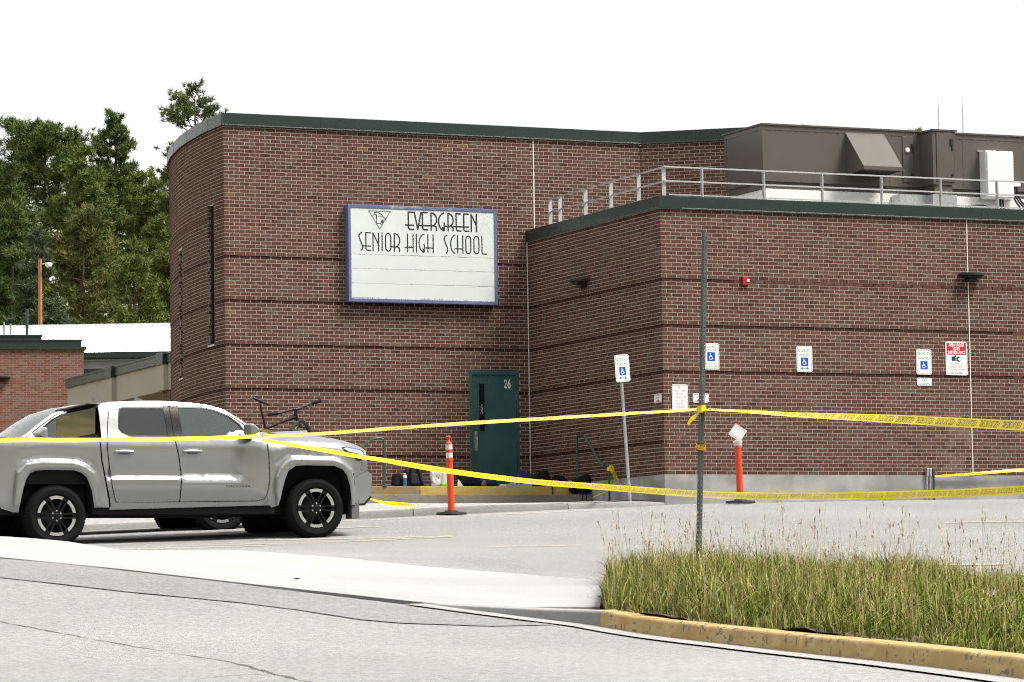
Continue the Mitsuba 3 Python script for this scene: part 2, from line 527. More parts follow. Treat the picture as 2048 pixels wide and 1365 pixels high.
def hill_height(xy):
    xy = np.atleast_2d(np.asarray(xy, float))
    q = xy - EYE[:2]
    d, l = q @ FH, q @ RH
    g = G(xy)
    hd = np.interp(d, [60, 100, 118, 165, 200, 260, 400, 900], [3.3, 3.4, 5.0, 13.0, 17.8, 24.5, 36, 60])
    t = np.clip((d - 66) / 12, 0, 1)
    n = meshkit.fbm(np.column_stack([xy / 14, np.zeros(len(xy))]), 3, 3) - 0.5
    z = np.where(d < 66, g, g * (1 - t) + hd * t) + np.where(d > 100, n * 1.6, 0)
    back = np.clip((-d - 25) / 120, 0, 1)
    return z + back * 14


def sheet(poly, z0, step, zf=G):
    pts, tri = grid_poly(poly, step)
    z = zf(pts) + z0
    return (np.column_stack([pts, z]), tri)


def frame(l0, l1, d0, d1):
    """a plan rectangle given by lateral and depth ranges from the street"""
    return Polygon([EYE[:2] + d * FH + l * RH for d, l in ((d0, l0), (d0, l1), (d1, l1), (d1, l0))])


gx = np.concatenate([np.linspace(-700, -60, 17), np.linspace(-50, 50, 41), np.linspace(60, 700, 17)])
gd = np.concatenate([np.linspace(-300, -10, 12), np.linspace(-5, 260, 90), np.linspace(270, 900, 16)])
ll, dd = np.meshgrid(gx, gd)
gpts = EYE[:2] + dd.reshape(-1, 1) * FH + ll.reshape(-1, 1) * RH
ni, nj = ll.shape
ii, jj = np.meshgrid(np.arange(ni - 1), np.arange(nj - 1), indexing="ij")
gq = np.stack([ii * nj + jj, ii * nj + jj + 1, (ii + 1) * nj + jj + 1, (ii + 1) * nj + jj], -1).reshape(-1, 4)
drop = np.where((gpts - EYE[:2]) @ FH < 80, 0.22, 0.0)
obj("ground", (np.column_stack([gpts, hill_height(gpts) - drop]), gq), "mat_hill", smooth=True, kind="structure", label="dry grassy ground rising to a wooded hill behind the school")

# wooded ridges round the valley, behind the street and to both sides
ra = np.radians(np.linspace(38, 322, 90))
rr = np.array([105, 130, 165, 205, 250, 330.0])
rz = np.array([-6, 6, 24, 44, 58, 66.0])
V = np.array([[EYE[:2] @ np.array([1, 0]) + r * (FH[0] * math.cos(a) + RH[0] * math.sin(a)), EYE[1] + r * (FH[1] * math.cos(a) + RH[1] * math.sin(a)), z] for a in ra for r, z in zip(rr, rz)])
V[:, 2] += (meshkit.fbm(np.column_stack([V[:, :2] / 60, V[:, :1] * 0]), 4, 12) - 0.45) * 26 * np.tile([0.2, 0.5, 0.8, 1, 1, 1], 90)
V[:, 2] += (meshkit.fbm(np.column_stack([V[:, :2] / 6, V[:, :1] * 0]), 2, 13) - 0.5) * 7
ix = np.arange(540).reshape(90, 6)
obj("hill", MB().raw(V, np.stack([ix[:-1, :-1], ix[:-1, 1:], ix[1:, 1:], ix[1:, :-1]], -1).reshape(-1, 4)), "mat_forest", smooth=True, kind="structure", label="dark wooded ridge round the valley")

ATOP = [(-17.69, -25.353, 2.516), (-17.463, -25.67, 2.48), (-17.268, -26.083, 2.448), (-17.089, -26.707, 2.4), (-16.93, -28.084, 2.276), (-16.628, -28.764, 2.253),
        (-16.135, -29.202, 2.244), (-15.771, -31.108, 2.119), (-15.578, -32.502, 2.014), (-15.28, -33.724, 1.929), (-15.022, -34.82, 1.851)]
ABOT = [(-19.5, -32.093, 2.172), (-19.436, -32.773, 2.099), (-18.878, -34.326, 1.961), (-18.265, -35.466, 1.845), (-17.631, -36.396, 1.733), (-17.127, -37.16, 1.643),
        (-16.61, -37.06, 1.639), (-16.127, -37.054, 1.635)]
ATOP = [(-20.5, -21.5, 2.75), (-18.6, -24.0, 2.60)] + ATOP
ABOT = [(-23.2, -26.5, 2.55), (-20.8, -29.6, 2.35)] + ABOT


def resample(pl, n):
    p = np.asarray(pl, float)
    s = np.concatenate([[0], np.cumsum(np.linalg.norm(np.diff(p, axis=0), axis=1))])
    return np.column_stack([np.interp(np.linspace(0, s[-1], n), s, p[:, k]) for k in range(p.shape[1])])


ABOT = [(x, y, float(G((x, y))[0]) + 0.006) for x, y, z in ABOT[:-2]] + ABOT[-2:]
at_, ab_ = resample(ATOP, 90), resample(ABOT, 90)
# asphalt of the car park beyond the pavement and of the street before it
far_edge = EYE[:2] + 66 * FH
lot = Polygon([tuple(p[:2]) for p in at_[::6]] + [(-14.9, -34.6)] + [tuple(EYE[:2] + d * FH + l * RH) for d, l in ((25.8, 2.6), (25.0, 14.0), (66, 22), (66, -22), (40, -16))])
obj("parking_lot", sheet(lot.buffer(0.02), -0.012, 0.55), "mat_lot", smooth=True, kind="structure", label="grey asphalt car park sloping up to the brick walls")
street = Polygon([tuple(p[:2]) for p in ab_[::6]][:-3] + [(-16.85, -38.1), (-16.90, -39.2), (-17.08, -41.4), (-17.32, -43.1), (-17.45, -44.35), (-17.58, -45.3), (-17.85, -47.5), (-20, -64), (-40, -64), (-40, -30)])
obj("road", sheet(street.buffer(0.03), 0.0, 0.45), "mat_road", smooth=True, kind="structure", label="pale worn asphalt street crossed by dark cracks")
patch = Polygon([tuple(p[:2]) for p in ab_[8::5]][:-4] + [(-17.06, -38.3), (-17.62, -38.5), (-18.23, -38.37), (-18.42, -38.11), (-18.6, -37.44), (-18.86, -36.92), (-19.47, -36.21), (-20.09, -35.13), (-21.2, -32.6)])
obj("road_patch", sheet(patch.buffer(0), 0.006, 0.3), "mat_patch", smooth=True, kind="structure", label="darker strip of newer asphalt beside the pavement")

# concrete pavement apron with a lip towards the car park
m = MB()
rows = 7
P = np.array([[at_[i] * (1 - k / (rows - 1)) + ab_[i] * (k / (rows - 1)) for k in range(rows)] for i in range(90)])
P[..., 2] += 0.012
idx = np.arange(90 * rows).reshape(90, rows)
q = np.stack([idx[:-1, :-1], idx[:-1, 1:], idx[1:, 1:], idx[1:, :-1]], -1).reshape(-1, 4)
m.raw(P.reshape(-1, 3), q[:, ::-1])
for e in (P[:, 0], P[:, -1]):
    sk = np.vstack([e, e - [0, 0, 0.35]])
    i = np.arange(89)
    m.raw(sk, np.stack([i, i + 1, i + 91, i + 90], 1))
for e in (P[0], P[-1]):
    sk = np.vstack([e, e - [0, 0, 0.35]])
    i = np.arange(rows - 1)
    m.raw(sk, np.stack([i, i + 1, i + rows + 1, i + rows], 1))
obj("pavement", m, "mat_apron", smooth=40, kind="structure", label="smooth pale concrete driveway apron along the street")

# kerbs
CB = np.array([(-16.81, -38.41), (-16.84, -39.3), (-16.90, -40.74), (-16.99, -41.6), (-17.15, -43.1), (-17.32, -44.19), (-17.43, -44.95), (-17.62, -46.3), (-18.0, -48.6)])


def kerb_mesh(line, h0, h1, wid, z_in=0.0, sag=0.0, n=40):
    """a kerb with a rounded top edge along a plan line; its road face is on the line"""
    p = resample(line, n)
    t = np.gradient(p, axis=0); t /= np.linalg.norm(t, axis=1, keepdims=True)
    nrm = np.column_stack([-t[:, 1], t[:, 0]])
    hh = np.linspace(h0, h1, n)
    zg = G(p)
    sec = [(0.0, -0.25), (0.0, 0.0), (0.010, 0.80), (0.020, 0.94), (0.040, 0.99), (0.08, 1.0), (wid, 1.0), (wid, -0.25)]
    V = np.array([[np.append(p[i] + nrm[i] * o, zg[i] + (f * hh[i] if f > 0 else f)) for o, f in sec] for i in range(n)])
    jit = (meshkit.fbm(V * 5.0, 3, 4) - 0.5) * 0.014
    V[:, 2:6, 2] += jit[:, 2:6]
    V[:, 2:6, :2] += jit[:, 2:6, None] * 0.5
    k = len(sec)
    ix = np.arange(n * k).reshape(n, k)
    q = np.stack([ix[:-1, :-1], ix[:-1, 1:], ix[1:, 1:], ix[1:, :-1]], -1).reshape(-1, 4)
    m = MB().raw(V.reshape(-1, 3), q)
    for e in (0, n - 1):
        m.raw(V[e], [[0, a, a + 1] for a in range(1, k - 1)])
    return m


kerb = thing("kerb", "yellow painted concrete kerb edging the grass verge, paint chipped", "kerb")
labels[kerb] = {"label": "yellow painted concrete kerb with chipped paint at the front of the grass verge", "category": "kerb"}
cut = 3.55
full = resample(CB, 200)
sl = np.concatenate([[0], np.cumsum(np.linalg.norm(np.diff(full, axis=0), axis=1))])
ksegs = [(0.0, 3.28), (3.295, 6.6), (6.615, 10.3)]
for a, b in ksegs:
    s_ = full[(sl >= a) & (sl <= b)]
    obj("kerb_stone", kerb_mesh(s_[:, :2], 0.118, 0.118, 0.16), "mat_yellow_curb", kerb, smooth=50)
# unpainted end of the kerb dropping to the driveway
EC = np.array([(-17.42, -36.75), (-17.15, -37.4), (-16.95, -37.95), (-16.83, -38.30), (-16.815, -38.50)])
ec = resample(EC, 20)
t_ = np.gradient(ec, axis=0); t_ /= np.linalg.norm(t_, axis=1, keepdims=True)
n_ = np.column_stack([-t_[:, 1], t_[:, 0]])
hz = np.linspace(0.01, 0.1165, 20)
V = np.array([[np.append(ec[i] + n_[i] * o, G(ec[i])[0] + f * hz[i] - (0.2 if f == 0 else 0) * (o > 0)) for o, f in ((0, 0), (0.010, 0.80), (0.020, 0.94), (0.04, 0.99), (0.08, 1.0), (0.26, 1.0), (0.28, 0.0))] for i in range(20)])
ix = np.arange(140).reshape(20, 7)
obj("kerb_end", MB().raw(V.reshape(-1, 3), np.stack([ix[:-1, :-1], ix[:-1, 1:], ix[1:, 1:], ix[1:, :-1]], -1).reshape(-1, 4)), "mat_curb_concrete", kerb, smooth=40, label="bare grey end of the kerb sloping down to the driveway")
gut_line = np.vstack([EC[:3] + [0.0, -0.02], CB])
gl = resample(gut_line, 60)
t_ = np.gradient(gl, axis=0); t_ /= np.linalg.norm(t_, axis=1, keepdims=True)
n_ = np.column_stack([-t_[:, 1], t_[:, 0]])
wv = np.interp(np.linspace(0, 1, 60), [0, 0.25, 1], [0.16, 0.22, 0.26])
gp_ = np.vstack([gl + n_ * 0.02, (gl - n_ * wv[:, None])[::-1]])
obj("gutter", sheet(Polygon(gp_).buffer(0), 0.011, 0.25), "mat_gutter", smooth=True, kind="structure", label="pale concrete gutter strip at the foot of the yellow kerb")

# verge
verge_poly = Polygon([(-14.95, -34.70), (-15.35, -35.6), (-16.02, -36.86), (-16.70, -38.35), (-16.76, -40.7), (-16.97, -43.1), (-17.26, -45.0), (-17.6, -47.6), (-9.0, -52.0), (-4.5, -42.5), (-10.87, -38.48)])


def verge_z(xy):
    xy = np.atleast_2d(xy)
    b = shapely.distance(shapely.points(xy), verge_poly.exterior)
    return G(xy) + 0.115 + 0.10 * np.clip(b / 1.2, 0, 1) + (meshkit.fbm(np.column_stack([xy * 2.2, xy[:, :1] * 0]), 3, 8) - 0.5) * 0.10


obj("verge", sheet(verge_poly, 0.0, 0.16, verge_z), "mat_soil", smooth=True, kind="structure", label="bare soil of the grass verge behind the yellow kerb")

# painted lines
LINES = [[(-13.94, -21.2), (-10.41, -20.78)], [(-12.6, -19.55), (-10.35, -20.62)], [(-11.85, -25.13), (-10.75, -25.3)], [(-11.1, -31.86), (-9.5, -32.0)], [(-4.49, -22.55), (-3.2, -23.2)],
         [(-15.9, -23.9), (-13.2, -21.9)], [(-12.2, -17.25), (-10.11, -17.53)], [(-9.6, -14.9), (-5.3, -14.75)]]
for a, b in LINES:
    ls = LineString([a, b]).buffer(0.05, cap_style=2)
    obj("parking_line", sheet(ls, 0.0, 0.3), "mat_line", smooth=True, kind="structure")

# ------------------------------------------------------------------ brickwork
BL, BC, JT = 0.2032, 0.0677333, 0.0132
ZB2 = 7.4831
_bid = [0]


def brick_set(length, z_lo, z_hi, bands, holes=(), start=0.0, bl=BL, half0=None, band_range=None):
    """bricks (s0, s1, z0, z1, band?) of one running-bond wall face"""
    out = []
    i0, i1 = math.floor((z_lo - ZB2) / BC) - 1, math.ceil((z_hi - ZB2) / BC) + 1
    for i in range(i0, i1 + 1):
        z0, z1 = ZB2 + (i - 0.5) * BC + JT / 2, ZB2 + (i + 0.5) * BC - JT / 2
        z0, z1 = max(z0, z_lo), min(z1, z_hi)
        if z1 - z0 < 0.02:
            continue
        s = start - (bl / 2 if i % 2 else 0) - bl
        while s < length:
            a, b = max(s + JT / 2, 0.0), min(s + bl - JT / 2, length)
            s += bl
            if b - a < 0.02:
                continue
            segs = [(a, b)]
            for h0, h1, hz0, hz1 in holes:
                if z1 > hz0 + 0.01 and z0 < hz1 - 0.01:
                    segs = [t for x, y in segs for t in ((x, min(y, h0)), (max(x, h1), y)) if t[1] - t[0] > 0.02]
            for x, y in segs:
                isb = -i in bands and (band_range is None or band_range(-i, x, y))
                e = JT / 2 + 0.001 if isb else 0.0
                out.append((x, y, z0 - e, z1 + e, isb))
    return out


BQ = np.array([[0, 1, 2, 3], [4, 5, 1, 0], [3, 2, 6, 7], [4, 0, 3, 7], [1, 5, 6, 2]])


def brick_geo(bricks, surf, proud, rec, depth=0.03):
    """surf(s, z, out) -> point; returns per-brick (verts, quads, uv)"""
    res = []
    for a, b, z0, z1, isb in bricks:
        o = (rec if isb else proud) + np.clip(rng.normal(0, 0.0006), -0.001, 0.001)
        k = _bid[0]; _bid[0] += 1
        fa, fb = 0.0, min(0.95, (b - a) / BL * 0.95)
        v = [surf(a, z0, o), surf(b, z0, o), surf(b, z1, o), surf(a, z1, o), surf(a, z0, o - depth), surf(b, z0, o - depth), surf(b, z1, o - depth), surf(a, z1, o - depth)]
        u = [(k + fa, 0), (k + fb, 0), (k + fb, 1), (k + fa, 1)] * 2
        res.append((np.array(v), np.array(u), isb))
    return res


def emit_bricks(parent, geo, few, mb="mat_brick", mbb="mat_band_brick", stuff="brickwork"):
    """the bricks of 'few' as parts, the rest joined"""
    few = set(few)
    acc = {}
    for k, (v, u, isb) in enumerate(geo):
        if k in few:
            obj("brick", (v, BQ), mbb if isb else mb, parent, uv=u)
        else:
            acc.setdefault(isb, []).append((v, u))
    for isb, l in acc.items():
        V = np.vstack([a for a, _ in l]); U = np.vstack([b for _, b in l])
        F = np.vstack([BQ + 8 * i for i in range(len(l))])
        obj("band_course" if isb else stuff, (V, F), mbb if isb else mb, parent, uv=U, kind="stuff")


def flat(origin, ax, nrm):
    origin, ax, nrm = (np.array([*a, 0.0]) for a in (origin, ax, nrm))
    return lambda s, z, o: origin + ax * s + nrm * o + [0, 0, z]


def backing(surf, length, z_lo, z_hi, bands, holes=(), ns=1, thick=0.03):
    """mortar face behind the bricks, stepped back at the band courses, with openings"""
    m = MB()
    zs = {z_lo, z_hi}
    ss = {0.006, length - 0.006}
    for k in bands:
        for e in (-0.5, 0.5):
            z = ZB2 - k * BC + e * BC
            if z_lo < z < z_hi:
                zs.add(z)
    for h0, h1, a, b in holes:
        ss |= {h0, h1}; zs |= {a, b}
    for i in range(1, ns):
        ss.add(length * i / ns)
    zs = sorted(z for z in zs if z_lo - 1e-6 <= z <= z_hi + 1e-6); ss = sorted(s for s in ss if 0.005 <= s <= length - 0.005)
    isband = lambda z: any(abs(z - (ZB2 - k * BC)) < BC * 0.45 for k in bands)
    for z0, z1 in zip(zs[:-1], zs[1:]):
        o = -0.024 if isband((z0 + z1) / 2) and z1 - z0 < BC * 1.05 else -0.004
        for s0, s1 in zip(ss[:-1], ss[1:]):
            if o < -0.01:
                s0, s1 = (0.028 if s0 < 0.01 else s0), (length - 0.028 if s1 > length - 0.01 else s1)
            if any(h0 - 1e-6 <= s0 and s1 <= h1 + 1e-6 and a - 1e-6 <= z0 and z1 <= b + 1e-6 for h0, h1, a, b in holes):
                continue
            v = [surf(s, z, oo) for oo in (o, -thick) for s, z in ((s0, z0), (s1, z0), (s1, z1), (s0, z1))]
            m.raw(v, [[0, 1, 2, 3], [7, 6, 5, 4], [0, 4, 5, 1], [3, 2, 6, 7], [0, 3, 7, 4], [1, 5, 6, 2]])
    return m


BANDS = (-12, 0, 12, 24, 42)
# ---- tall block
tall = thing("tall_brick_building", "tall brown brick school building with curved corner and green roof edge", "building")
WA = 8.52                      # length of the front wall A up to its inner corner
Z_A = 10.735
surfA = flat((-6.096, 0), (1, 0), (0, -1))
door = (4.845, 5.866, 3.55, 6.293)
seam_s = 6.245
wallA = obj("wall", backing(surfA, WA, 2.9, Z_A + 0.1, BANDS, [door]), "mat_mortar", tall)
bA = brick_set(seam_s - 0.012, 3.55, Z_A, BANDS, [(door[0] - 0.006, door[1] + 0.006, door[2], door[3] + 0.006)], start=0.1016)
bA += [(a + seam_s + 0.012, b + seam_s + 0.012, z0, z1, k and False) for a, b, z0, z1, k in brick_set(WA - seam_s - 0.012, 8.6, Z_A, (), start=0.0)]
gA = brick_geo(bA, surfA, 0.0, -0.019)
near = sorted(range(len(bA)), key=lambda k: bA[k][0] + 0.35 * abs(bA[k][2] - 7.8) + (10 if bA[k][1] - bA[k][0] < 0.15 or bA[k][2] < 5.9 else 0))[:300]
emit_bricks(wallA, gA, near)
obj("control_joint", MB().box(-6.096 + seam_s - 0.009, -6.096 + seam_s + 0.009, -0.003, 0.01, 8.9, Z_A), "mat_sealant", tall)
obj("control_joint", MB().box(-0.022, -0.006, -0.006, 0.01, 3.6, 8.8), "mat_sealant", tall)
# curved corner
RC, A0 = 18.878, 0.0071745
CC = np.array([-6.096 + RC * math.cos(A0), RC * math.sin(A0)])


def surfC(s, z, o):
    a = s / RC - A0
    e = np.array([-math.cos(a), math.sin(a)])
    return np.append(CC + e * (RC + o), z)


slots = [(0.60, 0.985, 6.735, 9.345), (3.17, 3.59, 6.30, 8.76)]
LC = 9.0
wallC = obj("curved_wall", backing(surfC, LC, 2.9, Z_A + 0.1, (-24,) + BANDS[:4], slots, ns=24), "mat_mortar", tall)
bC = brick_set(LC, 4.3, Z_A, (-24, -12, 0, 12, 24), slots, start=0.0, bl=0.1016, band_range=lambda k, a, b: (k != -24 or a > 4.0) and (k != -12 or True))
gC = brick_geo(bC, surfC, 0.0, -0.019)
emit_bricks(wallC, gC, [], stuff="brickwork")
for h0, h1, a, b in slots:
    w = obj("window", MB().raw([surfC(s, z, -0.075) for s, z in ((h0, a), (h1, a), (h1, b), (h0, b))], [[0, 1, 2, 3]]), "mat_dark_glass", tall, label="narrow dark slot window in the curved wall")
    for sj in (lambda t, z, o, h=h1: surfC(h - o, z, -t), lambda t, z, o, h=h0: surfC(h + o, z, -t)):
        obj("jamb_mortar", MB().raw([sj(t_, z, -0.003) for t_, z in ((0, a), (0.115, a), (0.115, b), (0, b))], [[0, 1, 2, 3]]), "mat_mortar", w)
        gj = brick_geo(brick_set(0.11, a, b, (), start=0.0, bl=0.1016), sj, 0.0, 0.0, depth=0.01)
        obj("jamb_bricks", (np.vstack([v_ for v_, _, _ in gj]), np.vstack([BQ + 8 * i for i in range(len(gj))])), "mat_brick", w, uv=np.vstack([u_ for _, u_, _ in gj]), kind="stuff")
    f = MB()
    for s0, s1 in ((h0, h0 + 0.05), (h1 - 0.05, h1)):
        v = [surfC(s, z, o) for o in (-0.055, -0.13) for s, z in ((s0, a), (s1, a), (s1, b), (s0, b))]
        f.raw(v, [[0, 1, 2, 3], [7, 6, 5, 4], [0, 4, 5, 1], [3, 2, 6, 7], [0, 3, 7, 4], [1, 5, 6, 2]])
    obj("frame", f, "mat_black", w)
    v = [surfC(s, z, o) for o in (0.015, -0.12) for s, z in ((h0 - 0.01, a - 0.035), (h1 + 0.01, a - 0.035), (h1 + 0.01, a), (h0 - 0.01, a))]
    obj("sill", MB().raw(v, [[0, 1, 2, 3], [7, 6, 5, 4], [0, 4, 5, 1], [3, 2, 6, 7], [0, 3, 7, 4], [1, 5, 6, 2]]), "mat_alu", w)
# wall B turning forward beyond the inner corner
aB = math.radians(-37)
surfB = flat((-6.096 + WA, 0), (math.cos(aB), math.sin(aB)), (math.sin(aB), -math.cos(aB)))
wallB = obj("wall", backing(surfB, 3.2, 8.2, Z_A + 0.1, ()), "mat_mortar", tall)
emit_bricks(wallB, brick_geo(brick_set(3.2, 8.8, Z_A, (), start=0.05), surfB, 0.0, -0.019), [])


# coping: folded metal segments
def coping(parent, surf, s_edges, z0, z1, out=0.035, top=0.45, ns=1, mat_="mat_green_metal", lips=True):
    for k, (a, b) in enumerate(zip(s_edges[:-1], s_edges[1:])):
        m = MB()
        o = out + (0.004 if k % 2 else 0.0)
        for i in range(ns):
            s0, s1 = a + (b - a) * i / ns, a + (b - a) * (i + 1) / ns
            if i == ns - 1 and k % 2:
                s1 += 0.02
            sec = [(o - 0.022, z0), (o + 0.012, z0 - 0.012), (o + 0.012, z0), (o, z0 + 0.012), (o, z1 - 0.01), (o - 0.01, z1), (o - top, z1 - 0.02), (o - top, z0)]
            v = [surf(s, z, oo) for s in (s0, s1) for oo, z in sec]
            n = len(sec)
            m.raw(v, [[j, j + n, (j + 1) % n + n, (j + 1) % n] for j in range(n)])
            for e in (0, n):
                m.raw(v[e:e + n], [[0, j, j + 1] for j in range(1, n - 1)])
        obj("coping", m, mat_, parent)


coping(tall, surfA, [-0.03, 1.9, 4.9, 7.9, WA + 0.02], Z_A - 0.005, 10.955)
coping(tall, surfC, [0.0, 0.8, 1.6, 2.4, 3.2, 4.0, 4.8, 5.6, 6.4, 7.4, 8.4, 9.0], Z_A - 0.005, 10.955, ns=2)
coping(tall, surfB, [0.0, 3.2], Z_A - 0.005, 10.955)
rp = [tuple(surfC(s, 0, -0.3)[:2]) for s in np.linspace(0.2, LC, 20)] + [(6.5, 9.0), (5.6, -2.0), tuple(surfB(0.1, 0, -0.3)[:2]), (2.2, 0.3)]
obj("roof", extrude(Polygon(rp), 0.12).apply_translation([0, 0, 10.6]), "mat_concrete_wall", tall)
obj("rear_wall", MB().box(-4.0, 6.4, 8.9, 9.1, 2.5, 10.6).box(6.3, 6.5, -1.5, 9, 8.0, 10.6), "mat_mortar", tall)

# door in wall A
d0, d1, dz0, dz1 = door[0] - 6.096, door[1] - 6.096, 3.98, 6.293
dr_ = obj("door", MB().add(rounded_box(d0 + 0.052, d1 - 0.05, 0.02, 0.065, dz0, dz1 - 0.098, 0.004)), "mat_door", tall, label="teal green metal door with a narrow wired window and number 26")
fr = MB().box(d0, d0 + 0.047, -0.012, 0.12, dz0, dz1).box(d1 - 0.045, d1, -0.012, 0.12, dz0, dz1).box(d0 + 0.047, d1 - 0.045, -0.012, 0.12, dz1 - 0.093, dz1).box(d0, d1, 0.09, 0.14, 3.5, dz1)
obj("frame", fr, "mat_door", dr_)
wx0, wx1, wz0, wz1 = -1.05, -0.938, 5.135, 6.03
obj("window_pane", MB().box(wx0, wx1, 0.013, 0.0195, wz0, wz1), "mat_dark_glass", dr_)
fm = MB()
for a in ((wx0 - 0.025, wx0, wz0 - 0.025, wz1 + 0.025), (wx1, wx1 + 0.025, wz0 - 0.025, wz1 + 0.025), (wx0, wx1, wz0 - 0.025, wz0), (wx0, wx1, wz1, wz1 + 0.025)):
    fm.box(a[0], a[1], 0.007, 0.0196, a[2], a[3])
obj("window_frame", fm, "mat_door", dr_)
# damaged spot in the pane
cr_ = MB()
for k in range(26):
    a, l = rng.uniform(0, 6.28), rng.uniform(0.01, 0.07)
    c0 = np.array([-0.997 + rng.normal(0, .012), 0.0122, 5.52 + rng.normal(0, 0.05)])
    e = c0 + [math.cos(a) * l * 0.5, 0, math.sin(a) * l]
    e[0] = np.clip(e[0], wx0 + 0.004, wx1 - 0.004)
    cr_.tube([c0, e], 0.0022, 4)
obj("broken_glass", cr_, "mat_alu", dr_, label="white spot of shattered glass in the door window")
hp = obj("handle", MB().box(-1.155, -1.085, 0.008, 0.0195, 4.76, 5.13), "mat_steel", dr_)
obj("grip", MB().tube([(-1.12, 0.008, 4.82), (-1.12, -0.035, 4.82), (-1.12, -0.045, 4.86), (-1.12, -0.045, 4.96), (-1.12, -0.035, 5.0), (-1.12, 0.008, 5.0)], 0.011, 8), "mat_steel", hp)
obj("lock", MB().lathe([(0.0, 0.0), (0.018, 0.0), (0.018, 0.012), (0, 0.012)], 16, (0, -1, 0), (-1.12, 0.008, 5.08)), "mat_steel", hp)
for hz in (5.78, 4.98, 4.3):
    obj("hinge", MB().tube([(d1 - 0.048, 0.012, hz - 0.06), (d1 - 0.048, 0.012, hz + 0.06)], 0.012, 8), "mat_door", dr_)
n26 = text_poly("26", 0.155, 0.135, -0.46 + 0.0, 0.0, True)
obj("number", wallmap(n26, (0, 0.0185, 5.955), (1, 0, 0), (0, 0, 1), (0, -1, 0)), "mat_white_sign", dr_)

# ---- low wing
wing = thing("low_brick_wing", "lower brown brick wing with grey concrete base, its flat roof edged in green", "building")
VD = -28 * BL
Z_D = 8.755
CON = ZB2 - 50.5 * BC
BW = (0, 12, 24)
sfC = flat((0, 0), (0, -1), (-1, 0))
wallc = obj("side_wall", backing(sfC, 28 * BL, CON, Z_D + 0.1, (0, 12, 24, 42)), "mat_mortar", wing)
emit_bricks(wallc, brick_geo(brick_set(28 * BL, CON, Z_D, (0, 12, 24, 42), start=0.1016), sfC, 0.0, -0.019), [])
WD = 11.0
sfD = flat((0, VD), (1, 0), (0, -1))
walld = obj("wall", backing(sfD, WD, CON, Z_D + 0.1, BW), "mat_mortar", wing)
seamD = 6.245
rngD = lambda k, a, b: (k == 0 and b < 1.47) or (k in (12, 24) and a < 7.15)
bD = brick_set(seamD - 0.01, CON, Z_D, BW, start=0.0, band_range=rngD)
bD += [(a + seamD + 0.01, b + seamD + 0.01, z0, z1, k and a + seamD < 7.15) for a, b, z0, z1, k in brick_set(WD - seamD - 0.01, CON, Z_D, (12, 24), start=0.1016)]
gD = brick_geo(bD, sfD, 0.0, -0.016)
nearD = sorted(range(len(bD)), key=lambda k: bD[k][0] + 0.3 * abs(bD[k][2] - 7.0) + (10 if bD[k][1] - bD[k][0] < 0.15 else 0))[:300]
emit_bricks(walld, gD, nearD)
obj("control_joint", MB().box(seamD - 0.008, seamD + 0.008, VD - 0.004, VD + 0.01, CON, Z_D), "mat_sealant", wing)
pl = MB()
pm = grid_poly(sbox(0, 2.6, WD, CON), 0.12)
pl.box(-0.012, WD, VD - 0.012, VD + 0.3, 2.6, CON - 0.001)
pl.box(-0.012, 0.25, VD + 0.3, -0.01, 2.6, CON - 0.001)
obj("concrete_base", pl, "mat_concrete_wall", wing)
coping(wing, sfC, [-0.05, 3.1, 28 * BL + 0.03], Z_D - 0.01, 8.965)
coping(wing, sfD, [-0.03, 2.75, 4.1, 6.55, WD], Z_D - 0.01, 8.965)
obj("roof", MB().box(0.3, WD, VD + 0.3, -0.02, 8.55, 8.68), "mat_concrete_wall", wing)
obj("end_wall", MB().box(WD - 0.2, WD, VD + 0.3, 0.2, 3, 8.6), "mat_mortar", wing)

# ---- stoop, steps and walk before the door
stoop = thing("entrance_steps", "concrete door step with worn yellow painted front edge and a bare lower step", "steps")
obj("landing", MB().box(-6.8, -0.016, -2.40, -0.02, 3.3, 3.985), "mat_step_concrete", stoop)
yb = MB()
for a, b in ((-6.8, -3.3), (-3.292, -0.018)):
    yb.add(rounded_box(a, b, -2.46, -2.402, 3.825, 3.99, 0.012))
obj("painted_edge", yb, "mat_yellow_step", stoop, smooth=40)
obj("lower_step", MB().add(rounded_box(-6.9, -0.05, -2.78, -2.405, 3.3, 3.822, 0.012)), "mat_step_concrete", stoop, smooth=40)
CW = [(-14.0, -7.9), (-9.5, -7.7), (-6.254, -7.5), (-3.948, -7.45), (-1.792, -7.0), (-0.9, -6.5), (-0.25, -5.95), (-0.02, -5.72)]
cw = resample(CW, 40)
hh = np.interp(cw[:, 0], [-14, -6.2, -3.9, -1.0, 0], [0.15, 0.155, 0.14, 0.10, 0.03])
zc = G(cw) + hh
tw = np.gradient(cw, axis=0); tw /= np.linalg.norm(tw, axis=1, keepdims=True); nw = np.column_stack([-tw[:, 1], tw[:, 0]])
sec = [(0, -0.3, 0), (0.0, 0, 0.0), (0.012, 0, 0.75), (0.03, 0, 0.95), (0.06, 0, 1.0), (0.16, 0, 1.0)]
V = np.array([[np.append(cw[i] + nw[i] * o, zc[i] - hh[i] + a + f * hh[i]) for o, a, f in sec] for i in range(40)])
ix = np.arange(240).reshape(40, 6)
wk = thing("walk_kerb", "bare pale concrete kerb along the walk in front of the steps", "kerb")
